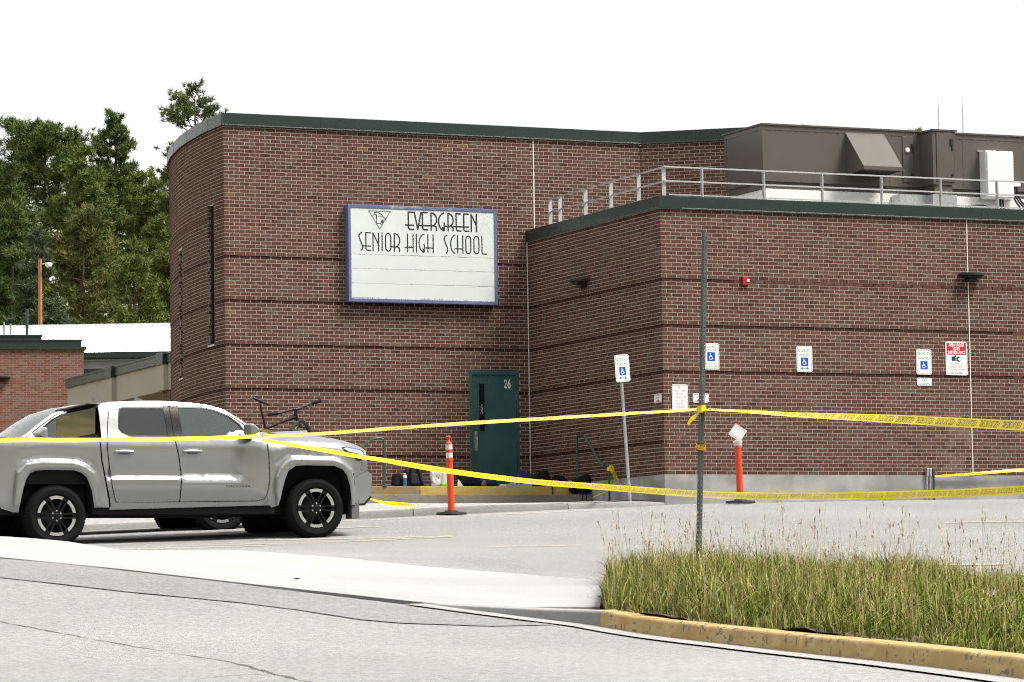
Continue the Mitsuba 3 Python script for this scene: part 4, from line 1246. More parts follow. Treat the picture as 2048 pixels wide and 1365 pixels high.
# ------------------------------------------------------------------ channelizer posts
def channelizer(b, t, label, handle):
    k = thing("channelizer_post", label, "traffic post")
    b, t = np.asarray(b, float), np.asarray(t, float)
    ax = (t - b) / np.linalg.norm(t - b)
    H = np.linalg.norm(t - b)
    m = MB()
    ang = np.arange(8) * np.pi / 4 + np.pi / 8
    for r0, z0, r1, z1 in ((0.225, 0.0, 0.215, 0.035), (0.215, 0.035, 0.10, 0.042), (0.10, 0.042, 0.09, 0.062)):
        v = np.array([[b[0] + r * math.cos(a), b[1] + r * math.sin(a), b[2] + z] for r, z in ((r0, z0), (r1, z1)) for a in ang])
        m.raw(v, [[i, (i + 1) % 8, (i + 1) % 8 + 8, i + 8] for i in range(8)])
    m.raw([[b[0] + 0.09 * math.cos(a), b[1] + 0.09 * math.sin(a), b[2] + 0.062] for a in ang], [[0, i, i + 1] for i in range(1, 7)])
    obj("base", m, "mat_rubber", k)
    if not handle:
        prof = [(0.055, 0.06), (0.054, 0.10), (0.050, 0.11), (0.048, 0.78), (0.055, 0.785), (0.055, 0.815), (0.047, 0.82), (0.047, H - 0.115), (0.043, H - 0.10), (0.022, H - 0.088), (0.016, H - 0.06), (0.018, H - 0.045), (0.030, H - 0.03), (0.032, H - 0.015), (0.022, H - 0.002), (0, H)]
        obj("tube", MB().lathe(prof, 28, ax, b), "mat_orange", k, smooth=50)
        for z0, z1 in ((0.83, 0.90), (0.95, 1.02)):
            obj("reflective_band", MB().lathe([(0.047, z0), (0.0492, z0), (0.0492, z1), (0.047, z1)], 28, ax, b), "mat_reflective", k, smooth=40)
    else:
        prof = [(0.057, 0.06), (0.056, 0.10), (0.052, 0.11), (0.047, 0.82), (0.053, 0.825), (0.053, 0.85), (0.044, 0.86), (0.0, 0.861)]
        obj("tube", MB().lathe(prof, 28, ax, b), "mat_orange", k, smooth=50)
        obj("collar", MB().lathe([(0.046, 0.86), (0.06, 0.865), (0.062, 0.90), (0.070, 0.905), (0.070, 0.93), (0.03, 0.94), (0.0, 0.94)], 24, ax, b), "mat_reflective", k, smooth=40)
        h = b + ax * 0.94
        s = np.array([0.9, -0.42, 0])
        obj("handle", MB().tube([h + s * -0.03, h + s * -0.032 + ax * 0.22, h + s * -0.02 + ax * 0.245, h + s * 0.025 + ax * 0.245, h + s * 0.035 + ax * 0.22, h + s * 0.035], 0.011, 8).box(-0.03, 0.03, -0.004, 0.004, 0.0, 0.09, np.column_stack([s, np.cross(ax, s), ax]), h), "mat_orange", k, smooth=40)
    return k


channelizer((-7.361, -13.526, G((-7.361, -13.526))[0]), (-7.421, -13.60, 4.25), "orange traffic post with two white bands on a black base, before the steps", False)
channelizer((-2.829, -13.904, G((-2.829, -13.904))[0]), (-2.90, -13.97, 4.46), "orange traffic post with a white paper stuck on its top, before the wing wall", True)
c0 = np.array([-2.936, -14.06, 4.302])
pa = math.radians(-33)
ex, ez_ = np.array([0.93, -0.36, 0]), np.array([0, -0.12, 0.99])
xs, ys = np.meshgrid(np.linspace(-0.108, 0.108, 9), np.linspace(-0.14 + 0.02, 0.13, 9))
xs, ys = xs.ravel(), ys.ravel() * 0.78
X, Y = xs * math.cos(pa) - ys * math.sin(pa), xs * math.sin(pa) + ys * math.cos(pa)
bow = -0.25 * (xs ** 2) + 0.01 * np.sin(ys * 20)
V = c0 + X[:, None] * ex + Y[:, None] * ez_ + bow[:, None] * np.array([0.36, 0.93, 0.1])
ix = np.arange(81).reshape(9, 9)
pp = obj("paper_sheet", MB().raw(V, np.stack([ix[:-1, :-1], ix[:-1, 1:], ix[1:, 1:], ix[1:, :-1]], -1).reshape(-1, 4)), "mat_white_paint", smooth=True, label="white sheet of paper fixed askew to the top of an orange traffic post", cat="paper")
# ------------------------------------------------------------------ pickups
mat("mat_silver", (0.37, 0.375, 0.385), 0.25, metal=0.72, spec=0.5, clearcoat=0.8, clearcoat_gloss=0.95)
mat("mat_silver_dull", (0.44, 0.45, 0.47), 0.35, metal=0.7, clearcoat=0.7, clearcoat_gloss=0.95)
mat("mat_trim_black", (0.009, 0.009, 0.010), 0.30, spec=0.25)
mat("mat_under", (0.008, 0.008, 0.008), 0.85)
mat("mat_grey_plastic", (0.12, 0.12, 0.125), 0.55)
mat("mat_seat", (0.05, 0.05, 0.053), 0.8)
mat("mat_chrome", (0.80, 0.80, 0.82), 0.12, metal=1.0)
mat("mat_machined", (0.78, 0.78, 0.79), 0.28, metal=0.85)
mat("mat_amber", (0.55, 0.17, 0.02), 0.15)
scene["mat_window"] = {"type": "thindielectric", "int_ior": 1.5, "specular_transmittance": {"type": "rgb", "value": [0.24, 0.28, 0.265]}}
mat("mat_window_front", (0.040, 0.050, 0.049), 0.03, spec=0.9)
mat("mat_window_tint", (0.014, 0.015, 0.016), 0.03, spec=0.9)


def tyre_fn(p, n, uv):
    return mi.Color3f(0.0075, 0.0075, 0.008) * (0.8 + 0.4 * fbm(p.x * 25, p.y * 25, p.z * 25, 3))


mat("mat_tyre", proc(tyre_fn), 0.8, spec=0.12)
TW = 0.95
O_PL = PchipInterpolator([0.2, 0.3, 0.45, 0.7, 0.95, 1.1, 1.2, 1.24, 1.6, 1.66, 1.75], [0.09, 0.07, 0.03, 0.012, 0.0, 0.0, 0.012, 0.03, 0.155, 0.19, 0.26])
O_DR = PchipInterpolator([0.2, 0.35, 0.42, 0.58, 0.62, 0.70, 0.722, 0.733, 0.76, 0.9, 1.0, 1.08, 1.15, 1.2, 1.24, 1.6, 1.66, 1.75],
                         [0.12, 0.085, 0.066, 0.014, 0.004, 0.003, 0.008, 0.040, 0.047, 0.025, 0.010, 0.0, 0.002, 0.012, 0.03, 0.155, 0.19, 0.26])
HOOD = np.array([(-0.52, 1.25), (-0.376, 1.272), (-0.195, 1.27), (0.03, 1.26), (0.231, 1.237), (0.405, 1.198), (0.526, 1.165), (0.626, 1.122), (0.68, 1.085)])
ROOF = np.array([(-2.83, 1.60), (-2.79, 1.645), (-2.55, 1.668), (-2.168, 1.680), (-1.944, 1.682), (-1.647, 1.667), (-1.401, 1.639)])
APIL = np.array([(-1.401, 1.639), (-1.206, 1.585), (-1.004, 1.47), (-0.831, 1.355), (-0.66, 1.268), (-0.52, 1.25)])
ROPEN = Polygon([(-3.84, 0.0), (-3.833, 0.351), (-3.814, 0.411), (-3.782, 0.561), (-3.738, 0.712), (-3.688, 0.785), (-3.613, 0.818), (-3.5, 0.826), (-3.145, 0.823), (-3.05, 0.795), (-2.975, 0.734), (-2.913, 0.574), (-2.883, 0.364), (-2.86, 0.0)])
FOPEN = Polygon([(-0.52, 0.0), (-0.503, 0.428), (-0.479, 0.484), (-0.462, 0.571), (-0.42, 0.723), (-0.375, 0.825), (-0.276, 0.888), (-0.127, 0.897), (0.24, 0.888), (0.345, 0.847), (0.406, 0.769), (0.448, 0.637), (0.463, 0.496), (0.47, 0.0)])
RFLARE = Polygon([(-3.9, 0.0), (-3.906, 0.441), (-3.9, 0.573), (-3.868, 0.814), (-3.749, 0.935), (-3.55, 0.968), (-3.131, 0.958), (-2.987, 0.908), (-2.861, 0.817), (-2.809, 0.653), (-2.815, 0.425), (-2.8, 0.0)])
FFLARE = Polygon([(-0.56, 0.0), (-0.549, 0.471), (-0.571, 0.57), (-0.559, 0.744), (-0.511, 0.875), (-0.418, 0.975), (-0.338, 1.016), (0.228, 1.009), (0.381, 0.957), (0.488, 0.86), (0.525, 0.725), (0.520, 0.528), (0.53, 0.0)])
RWIN = Polygon([(-2.565, 1.58), (-2.527, 1.6), (-1.993, 1.606), (-1.928, 1.24), (-2.408, 1.237), (-2.529, 1.29), (-2.567, 1.337)])
FWIN = Polygon([(-1.822, 1.608), (-1.501, 1.605), (-1.33, 1.57), (-1.155, 1.495), (-1.02, 1.40), (-0.947, 1.313), (-0.935, 1.255), (-1.748, 1.243)])
BPIL = Polygon([(-2.0, 1.612), (-1.815, 1.612), (-1.74, 1.239), (-1.935, 1.236)])


def o_of(X, Z):
    X, Z = np.asarray(X, float), np.asarray(Z, float)
    edge = np.interp(Z, [0.45, 0.57, 0.731, 0.8], [-0.62, -0.765, -0.94, -1.02])
    k = np.clip((edge - X) / 0.06, 0, 1) * np.clip((X + 2.74) / 0.03, 0, 1)
    o = O_PL(Z) * (1 - k) + O_DR(Z) * k
    top = np.interp(X, HOOD[:, 0], HOOD[:, 1])
    t = np.clip((Z - (top - 0.17)) / 0.17, 0, 1.2)
    front = np.clip((X + 0.75) / 0.25, 0, 1)
    o = o + front * 0.11 * t ** 2 + 0.95 * np.clip(X - 0.30, 0, 2) ** 2
    o = o + 0.05 * np.clip((X + 1.35) / 0.8, 0, 1) * np.clip((Z - 1.22) / 0.1, 0, 1) * (X < -0.5)
    # sunk shoulder line above the wheel flares
    for fl in (RFLARE, FFLARE):
        d = shapely.distance(shapely.points(np.column_stack([X, Z])), fl)
        o = o + 0.018 * np.exp(-((d - 0.05) / 0.03) ** 2) * (Z > 0.9)
    return o


def P3(X, Z, o, side=-1):
    X, Z, o = np.broadcast_arrays(np.asarray(X, float), np.asarray(Z, float), np.asarray(o, float))
    return np.column_stack([X + 0.32 * o, side * (TW - o), Z + 0.03 * o])


def skin(poly, extra=0.0, side=-1, step=0.05, rim=0.03, ofn=None, edge=0.03):
    """a body panel cut to a side outline, following the body side, with its edges turned in"""
    m = MB()
    for q in polys(poly):
        pts, tri = grid_poly(q, step, edge)
        o = (ofn or o_of)(pts[:, 0], pts[:, 1]) + extra
        v = P3(pts[:, 0], pts[:, 1], o, side)
        m.raw(v, tri if side < 0 else tri[:, ::-1])
        if rim:
            for ring in [q.exterior, *q.interiors]:
                r = np.array(ring.segmentize(edge).coords)
                oo = (ofn or o_of)(r[:, 0], r[:, 1]) + extra
                a, b = P3(r[:, 0], r[:, 1], oo, side), P3(r[:, 0], r[:, 1], oo + rim, side)
                n = len(r)
                i = np.arange(n - 1)
                m.raw(np.vstack([a, b]), np.stack([i, i + 1, i + 1 + n, i + n], 1))
    return m.mesh()


def across(edge, o, crown, bow, n=11, f=1.0):
    """loft from one side of the car to the other; edge: (X, Z) pairs, o/crown/bow per station"""
    E = P3(edge[:, 0], edge[:, 1], o, -1)
    ys = np.linspace(-1, 1, n)
    w = 1 - np.abs(ys) ** 2.2
    V = np.array([[(E[i, 0] + bow[i] * w[j], E[i, 1] * -ys[j] * f, E[i, 2] + crown[i] * w[j]) for j in range(n)] for i in range(len(E))])
    ix = np.arange(len(E) * n).reshape(len(E), n)
    return MB().raw(V.reshape(-1, 3), np.stack([ix[:-1, :-1], ix[:-1, 1:], ix[1:, 1:], ix[1:, :-1]], -1).reshape(-1, 4)).mesh()


def wheel(key, hub, side, tw, fancy=True):
    """tyre, rim with six double spokes; axis along y"""
    w = obj("wheel", MB().lathe([(0.245, 0.03), (0.27, 0.0), (0.32, -0.008), (0.352, 0.012), (0.368, 0.045), (0.372, 0.09), (0.372, 0.19), (0.365, 0.23), (0.33, 0.262), (0.24, 0.25)], 48, (0, -side, 0), (hub[0], side * (TW - 0.015), hub[1])), "mat_tyre", key, smooth=35, to_world=tw)
    tr = MB()
    for i in range(60):
        a = i * 2 * math.pi / 60
        for y0, y1, da in ((0.05, 0.11, 0.0), (0.12, 0.17, 0.05), (0.18, 0.235, 0.0)):
            c, s_ = math.cos(a + da), math.sin(a + da)
            R = np.array([[c, 0, -s_], [0, 1, 0], [s_, 0, c]])
            tr.box(0.366, 0.3785, -side * y0 if side < 0 else -side * y1, -side * y1 if side < 0 else -side * y0, -0.012, 0.012, R, (hub[0], side * (TW - 0.015), hub[1]))
    obj("tread", tr, "mat_tyre", w, to_world=tw)
    c0 = np.array([hub[0], side * (TW - 0.035), hub[1]])
    obj("rim_barrel", MB().lathe([(0.247, 0.0), (0.240, 0.006), (0.232, 0.03), (0.225, 0.2), (0.12, 0.12), (0.0, 0.115)], 40, (0, -side, 0), c0), "mat_black", w, smooth=40, to_world=tw)
    f2 = lambda g, h, o: wallmap(extrude(g, h), c0 + np.array([0, side * o, 0]), (1, 0, 0), (0, 0, 1), (0, side, 0))
    ring = Point(0, 0).buffer(0.243, quad_segs=16).difference(Point(0, 0).buffer(0.205, quad_segs=16))
    cuts, spokes = [], []
    for k in range(6):
        a = k * 60
        cuts.append(affinity.rotate(sbox(0.1, -0.036, 0.3, 0.036), a, origin=(0, 0)))
        for s_ in (-1, 1):
            spokes.append(affinity.rotate(LineString([(0.05, s_ * 0.022), (0.14, s_ * 0.026), (0.243, s_ * 0.033)]).buffer(0.0105, cap_style=2), a, origin=(0, 0)))
    segs = polys(ring.difference(union_all(cuts)))
    mm = MB()
    for g in segs:
        mm.add(f2(g.buffer(-0.004).buffer(0.004), 0.012, 0.0))
    obj("rim_accent", mm, "mat_machined", w, to_world=tw)
    obj("rim_spokes", f2(union_all(spokes + [Point(0, 0).buffer(0.072), ring.buffer(-0.001)]), 0.022, -0.019), "mat_trim_black", w, to_world=tw)
    cap = MB().lathe([(0.034, -0.002), (0.034, 0.014), (0.026, 0.018), (0, 0.018)], 20, (0, side, 0), c0)
    obj("hub_cap", cap, "mat_trim_black", w, smooth=40, to_world=tw)
    nb = MB()
    for k in range(6):
        a = math.radians(30 + 60 * k)
        nb.lathe([(0.011, 0.0), (0.011, 0.016), (0, 0.018)], 6, (0, side, 0), c0 + [0.058 * math.cos(a), 0, 0.058 * math.sin(a)])
    obj("lug_nuts", nb, "mat_chrome", w, to_world=tw, kind="stuff")
    return w


def pickup(label, tw, paint, letters=True):
    t = thing("pickup_truck", label, "pickup truck", None)
    A = lambda name, mesh, m_, par=None, smooth=35, **kw: obj(name, mesh, m_, par or t, smooth=smooth, to_world=tw, **kw)
    gapl = [(-2.812, 1.212), (-2.814, 1.183), (-2.797, 0.958), (-2.748, 0.696), (-2.712, 0.502), (-2.70, 0.374)]
    bed = Polygon([(-4.62, 1.20)] + gapl + [(-2.86, 0.372), (-2.95, 0.33), (-3.9, 0.315), (-4.05, 0.36), (-4.10, 0.46), (-4.60, 0.52)]).difference(ROPEN)
    fend = Polygon([(-0.645, 1.195), (-0.60, 1.232)] + [tuple(p) for p in HOOD] + [(0.688, 0.836), (0.60, 0.80), (0.52, 0.74), (0.50, 0.50), (-0.50, 0.40), (-0.60, 0.37), (-0.63, 0.40), (-0.652, 0.515), (-0.612, 0.701), (-0.622, 1.011)]).difference(FOPEN)
    rdoor = Polygon([(-2.692, 1.60), (-2.66, 1.640), (-1.932, 1.650), (-1.883, 1.324), (-1.808, 1.005), (-1.772, 0.723), (-1.80, 0.44), (-2.58, 0.43), (-2.613, 0.445), (-2.651, 0.605), (-2.69, 0.879), (-2.714, 1.107), (-2.712, 1.379)])
    fdoor = Polygon([(-1.925, 1.650), (-1.647, 1.645), (-1.42, 1.617), (-1.225, 1.562), (-1.03, 1.45), (-0.87, 1.345), (-0.715, 1.262), (-0.66, 1.198), (-0.635, 1.011), (-0.625, 0.701), (-0.667, 0.515), (-0.70, 0.475), (-0.792, 0.453), (-1.793, 0.44), (-1.765, 0.723), (-1.801, 1.005), (-1.876, 1.324)])
    cab = Polygon([(-2.789, 1.22), (-2.80, 1.183), (-2.78, 0.958), (-2.73, 0.696), (-2.69, 0.502), (-2.682, 0.40), (-0.60, 0.43), (-0.60, 1.22), (-0.52, 1.25)] + [tuple(p) for p in APIL[::-1]] + [tuple(p) for p in ROOF[::-1]])
    win = RWIN.buffer(0.001).union(FWIN.buffer(0.001))
    rock = Polygon([(-2.70, 0.345), (-1.665, 0.372), (-0.56, 0.40), (-0.58, 0.445), (-1.7, 0.436), (-2.66, 0.432)])
    bump = Polygon([(0.515, 0.62), (0.52, 0.735), (0.60, 0.795), (0.688, 0.83), (0.75, 0.792), (0.758, 0.726), (0.728, 0.535), (0.64, 0.43), (0.53, 0.42), (0.505, 0.50)])
    for side in (-1, 1):
        bs = A("bed_side", skin(bed, 0.0, side), paint)
        A("fender", skin(fend, 0.0, side), paint)
        d1 = A("door", skin(rdoor.buffer(-0.004).difference(RWIN.union(BPIL).buffer(0.012)), 0.0, side), paint)
        d2 = A("door", skin(fdoor.buffer(-0.004).difference(FWIN.union(BPIL).buffer(0.012)), 0.0, side), paint)
        A("cab_side", skin(cab.difference(win), 0.014, side), paint)
        for dp, dk in ((rdoor, d1), (fdoor, d2)):
            A("seal", skin(dp.buffer(0.004).difference(dp.buffer(-0.012)), 0.008, side, rim=0), "mat_under", dk)
        A("rocker_panel", skin(rock, 0.004, side), paint)
        A("window", skin(RWIN, 0.008, side, rim=0), "mat_window_tint", d1, smooth=True)
        A("window", skin(FWIN, 0.008, side, rim=0), "mat_window_front", d2, smooth=True)
        A("window_trim", skin(RWIN.buffer(0.014).difference(RWIN.buffer(-0.012)).difference(BPIL), 0.001, side, rim=0.012), "mat_trim_black", d1)
        A("window_trim", skin(FWIN.buffer(0.012).difference(FWIN.buffer(-0.006)).difference(BPIL), 0.001, side, rim=0.012), "mat_trim_black", d2)
        A("door_pillar", skin(BPIL.intersection(rdoor).buffer(-0.001), 0.001, side, rim=0.01), "mat_trim_black", d1)
        A("door_pillar", skin(BPIL.intersection(fdoor).buffer(-0.001), 0.001, side, rim=0.01), "mat_trim_black", d2)
        for fl, op in ((RFLARE, ROPEN), (FFLARE, FOPEN)):
            ring = fl.difference(op).intersection(sbox(-5, 0.40, 2, 2))

            def ofl(X, Z, fl=fl, op=op):
                p = shapely.points(np.column_stack([X, Z]))
                dq = shapely.distance(p, fl.exterior)
                di = shapely.distance(p, op.exterior)
                return o_of(X, Z) - 0.058 * np.clip(dq / 0.035, 0, 1) ** 0.8 + 0.020 * np.clip(1 - di / 0.03, 0, 1)
            A("wheel_flare", skin(ring, 0.0, side, step=0.022, edge=0.02, ofn=ofl, rim=0.05), paint, smooth=50)
        # handles
        for par, x0, x1, z in ((d1, -2.63, -2.375, 1.052), (d2, -1.755, -1.50, 1.062)):
            oo = float(o_of([x0], [z])[0])
            c = (x0 + x1) / 2
            yo = side * (TW - oo)
            A("handle_recess", MB().add(hull_spheres([((c - 0.05, yo - side * 0.008, z), 0.036), ((c + 0.05, yo - side * 0.008, z), 0.036)])), "mat_grey_plastic", par)
            A("handle", MB().add(hull_spheres([((x0 + 0.016, yo + side * 0.012, z), 0.016), ((x1 - 0.016, yo + side * 0.012, z), 0.017), ((c, yo + side * 0.026, z), 0.017)])), paint, par, smooth=60)
        # mirror
        mz, mx = 1.318, -0.90
        yo = side * (TW - 0.04)
        mk = A("mirror", MB().add(hull_spheres([((mx - 0.03, yo + side * 0.07, mz - 0.055), 0.03), ((mx - 0.03, yo + side * 0.07, mz + 0.055), 0.035), ((mx - 0.02, yo + side * 0.24, mz - 0.05), 0.032), ((mx - 0.02, yo + side * 0.24, mz + 0.05), 0.034), ((mx + 0.06, yo + side * 0.08, mz), 0.035), ((mx + 0.05, yo + side * 0.22, mz), 0.035)], 20)), paint, smooth=60)
        A("mirror_base", MB().add(hull_spheres([((mx + 0.05, yo - side * 0.03, mz - 0.085), 0.02), ((mx - 0.02, yo - side * 0.03, mz - 0.085), 0.02), ((mx + 0.02, yo + side * 0.18, mz - 0.078), 0.022), ((mx - 0.03, yo + side * 0.18, mz - 0.078), 0.022)])), "mat_trim_black", mk, smooth=60)
        # headlamp
        hl = A("headlight", skin(Polygon([(0.335, 1.125), (0.407, 1.132), (0.63, 1.092), (0.65, 1.06), (0.655, 0.97), (0.57, 0.95), (0.453, 1.02), (0.37, 1.085)]), -0.004, side, rim=0.02), "mat_black_gloss")
        A("lens", skin(Polygon([(0.36, 1.112), (0.41, 1.124), (0.62, 1.085), (0.64, 1.05), (0.645, 0.975), (0.615, 0.965), (0.60, 1.04), (0.44, 1.068)]), -0.007, side, rim=0.004), "mat_chrome", hl)
        A("turn_signal", skin(Polygon([(0.42, 1.045), (0.50, 1.052), (0.505, 1.028), (0.455, 1.026)]), -0.008, side, rim=0.004), "mat_amber", hl)
        fb_ = A("bumper_corner", skin(bump, -0.002, side), paint)
        A("vent", skin(Polygon([(0.475, 0.80), (0.50, 0.795), (0.512, 0.70), (0.508, 0.645), (0.498, 0.645)]), -0.035, side, rim=0.01), "mat_black", fb_)
        A("grille_side", skin(Polygon([(0.60, 0.835), (0.61, 0.95), (0.69, 0.965), (0.70, 0.84)]), -0.006, side, rim=0.02), "mat_grey_plastic", fb_)
        A("lower_lip", skin(Polygon([(0.64, 0.425), (0.735, 0.52), (0.75, 0.50), (0.65, 0.395), (0.53, 0.39), (0.53, 0.415)]), 0.0, side), "mat_under", fb_)
        A("mud_flap", MB().box(0.50, 0.60, side * (TW - 0.20) - 0.11, side * (TW - 0.20) + 0.11, 0.235, 0.46), "mat_grey_plastic")
        A("bed_rail", MB().add(rounded_box(-4.60, -2.83, min(side * (TW - 0.02), side * (TW - 0.13)), max(side * (TW - 0.02), side * (TW - 0.13)), 1.198, 1.222, 0.008)).box(-4.58, -2.84, side * (TW - 0.125) - 0.005, side * (TW - 0.125) + 0.005, 0.7, 1.2), "mat_trim_black", bs)
        wheel(t, (0.0, 0.362), side, tw)
        wheel(t, (-3.351, 0.272), side, tw)
    n = len(ROOF)
    A("roof", across(ROOF, o_of(ROOF[:, 0], ROOF[:, 1]) + 0.014, np.interp(ROOF[:, 0], [-2.83, -2.5, -1.4], [0.02, 0.04, 0.045]), np.zeros(n)), paint, smooth=True)
    A("windshield", across(APIL[:-1], o_of(APIL[:-1, 0], APIL[:-1, 1]) + 0.02, np.interp(APIL[:-1, 0], [-1.4, -0.6], [0.045, 0.03]), np.interp(APIL[:-1, 0], [-1.4, -0.6], [0.02, 0.13])), "mat_window_front", smooth=True)
    A("cowl", across(np.array([(-0.66, 1.262), (-0.52, 1.248)]), np.array([0.14, 0.14]), np.array([0.03, 0.035]), np.array([0.13, 0.06])), "mat_trim_black", smooth=True)
    ho = o_of(HOOD[:, 0], HOOD[:, 1])
    A("bonnet", across(HOOD, ho, np.interp(HOOD[:, 0], [-0.5, 0.3, 0.7], [0.04, 0.05, 0.03]), np.interp(HOOD[:, 0], [0.2, 0.68], [0.0, 0.10])), paint, smooth=True)
    fe = np.array([(0.68, 1.085), (0.688, 0.836)])
    A("grille", across(fe, o_of(fe[:, 0], fe[:, 1]), np.zeros(2), np.array([0.10, 0.09])), "mat_black", smooth=True)
    fe = np.array([(0.688, 0.832), (0.75, 0.792), (0.758, 0.726), (0.728, 0.535), (0.64, 0.43), (0.53, 0.42)])
    A("front_bumper", across(fe, o_of(fe[:, 0], fe[:, 1]), np.zeros(6), np.full(6, 0.10)), paint, smooth=40)
    # cab back with its window
    back = [(-2.80, 1.20), (-2.812, 1.27), (-2.815, 1.555), (-2.815, 1.60)]
    yb = TW - o_of([-2.8] * 4, [1.20, 1.27, 1.555, 1.60]) - 0.02
    cb_ = MB()
    for (xa, za), (xb, zb), a, b in zip(back[:-1], back[1:], yb[:-1], yb[1:]):
        cb_.raw([(xa, -a, za), (xa, a, za), (xb, b, zb), (xb, -b, zb)], [[0, 1, 2, 3]])
    cb_.box(-2.80, -2.77, -0.86, 0.86, 0.6, 1.2)
    bw = A("cab_back", cb_, "mat_trim_black")
    A("rear_window", MB().add(rounded_box(-2.835, -2.822, -yb[1] + 0.05, yb[1] - 0.05, 1.275, 1.565, 0.004)), "mat_dark_glass", bw)
    A("spoiler", MB().add(rounded_box(-2.90, -2.74, -0.66, 0.66, 1.635, 1.66, 0.01)), "mat_trim_black")
    A("tailgate", MB().add(rounded_box(-4.66, -4.60, -0.80, 0.80, 0.55, 1.20, 0.015)).box(-4.62, -4.60, -0.92, -0.80, 0.55, 1.19).box(-4.62, -4.60, 0.80, 0.92, 0.55, 1.19), paint)
    A("rear_bumper", MB().add(rounded_box(-4.76, -4.60, -0.92, 0.92, 0.38, 0.54, 0.02)), "mat_trim_black")
    A("bed_floor", MB().box(-4.60, -2.83, -0.82, 0.82, 0.66, 0.70), "mat_trim_black")
    core = sbox(-4.55, 0.30, 0.58, 0.86).difference(ROPEN.buffer(0.01)).difference(FOPEN.buffer(0.01)).union(sbox(-0.72, 0.9, 0.5, 1.15))
    ext = MB()
    for g in polys(core):
        ext.add(wallmap(extrude(g, 1.62), (0, 0.81, 0), (1, 0, 0), (0, 0, 1), (0, -1, 0)))
    ext.box(-4.4, 0.4, -0.45, 0.45, 0.30, 0.58).box(-3.42, -3.28, -0.75, 0.75, 0.22, 0.33).box(-0.08, 0.1, -0.72, 0.72, 0.27, 0.38).box(-2.7, -0.6, -0.78, 0.78, 0.33, 0.58).tube([(-2.62, -0.6, 0.31), (-1.0, -0.6, 0.32)], 0.035, 8)
    for x in (-3.35, 0.0):
        ext.box(x - 0.46, x + 0.44, -0.62, 0.62, 0.3, 0.92)
    A("underbody", ext, "mat_under", smooth=False)
    # cabin
    se = MB()
    for y in (-0.40, 0.40):
        se.add(rounded_box(-1.62, -1.1, y - 0.25, y + 0.25, 0.88, 1.0, 0.04)).add(rounded_box(-1.78, -1.62, y - 0.24, y + 0.24, 0.9, 1.42, 0.05)).add(rounded_box(-1.80, -1.72, y - 0.13, y + 0.13, 1.44, 1.58, 0.03))
    A("seat", se, "mat_seat", smooth=40, kind="stuff")
    A("seat", MB().add(rounded_box(-2.74, -2.6, -0.7, 0.7, 0.9, 1.4, 0.05)), "mat_seat", smooth=40)
    da = A("dashboard", MB().add(rounded_box(-0.98, -0.60, -0.78, 0.78, 0.95, 1.235, 0.06)), "mat_seat", smooth=40)
    st = trimesh.creation.torus(0.185, 0.016, major_sections=28, minor_sections=8)
    st.apply_transform(trimesh.transformations.rotation_matrix(math.radians(65), [0, 1, 0])); st.apply_translation([-1.12, 0.40, 1.20])
    A("steering_wheel", st, "mat_black", smooth=60)
    for x, z, h in ((-2.68, 1.70, 0.045), (-2.06, 1.722, 0.055)):
        yy = -0.5 if x < -2.4 else -0.2
        fin = Polygon([(-0.075, -0.01), (-0.07, h * 0.75), (-0.055, h), (-0.02, h * 0.72), (0.04, h * 0.25), (0.09, -0.01)])
        A("antenna_fin", wallmap(extrude(fin, 0.03), (x, yy + 0.015, z), (1, 0, 0), (0, 0, 1), (0, -1, 0)), "mat_grey_plastic")
    if letters:
        tm = text_poly("TACOMA", 0.026, 0.335, -1.045, 0.618, True)
        v = np.array(tm.vertices)
        v[:, 0] += (v[:, 1] - 0.618) * 0.5
        o = o_of(v[:, 0], v[:, 1])
        tm.vertices = P3(v[:, 0], v[:, 1], o - v[:, 2] - 0.0005, -1)
        A("lettering", tm, "mat_ink", smooth=False, label="dark TACOMA lettering low on the front door")
    return t


TR1 = T4().translate([-11.66, -19.40 + TW, 2.634])
pickup("silver double cab pickup truck parked in front with crime tape across its side", TR1, "mat_silver")
z2 = 2.82
TR2 = T4().translate([-11.83, -16.30 + TW, z2 + 0.335]) @ T4().rotate([0, 1, 0], math.degrees(-0.054)) @ T4().rotate([0, 0, 1], 180) @ T4().translate([3.351, 0, -0.272])
pickup("second silver pickup truck, mostly hidden behind the front one, a bicycle in its bed", TR2, "mat_silver_dull", letters=False)
# ------------------------------------------------------------------ buildings at the left rear
def rot_frame(o, a):
    o = np.append(np.asarray(o, float)[:2], 0)
    ax, ny = np.array([math.cos(a), math.sin(a), 0]), np.array([math.sin(a), -math.cos(a), 0])
    return o, ax, ny


# low brick block: its right front corner at (3.62, 40.9)
lb = thing("low_brick_block", "low orange-red brick building with a stepped dark green roof edge at the far left", "building")
a_ = math.radians(-12)
o, ax, ny = rot_frame((3.63, 40.87), a_)
Rl = np.column_stack([ax, -ny, [0, 0, 1]])
sfl = lambda s, z, oo: o + ax * (s - 7.0) + ny * oo + np.array([0, 0, z])
wl = obj("wall", backing(sfl, 7.0, 3.0, 9.93, ()), "mat_far_mortar", lb)
emit_bricks(wl, brick_geo(brick_set(7.0, 6.6, 9.92, (), start=0.0), sfl, 0.0, 0.0), [], mb="mat_far_brick")
obj("side_wall", MB().box(-0.25, 0.0, 0.035, 9, 3.0, 9.93, Rl, o), "mat_far_mortar", lb)
cp = MB().box(-7.2, 0.06, -0.07, 9, 9.931, 10.02, Rl, o).box(-7.2, -0.08, 0.06, 9, 10.021, 10.20, Rl, o).box(-7.2, -0.05, 0.03, 9, 10.201, 10.24, Rl, o)
obj("coping", cp, "mat_green_metal", lb)
obj("upper_parapet", MB().box(-7.2, -1.15, 1.6, 9, 10.1, 10.46, Rl, o).box(-7.2, -1.12, 1.57, 9, 10.461, 10.50, Rl, o), "mat_green_metal", lb)
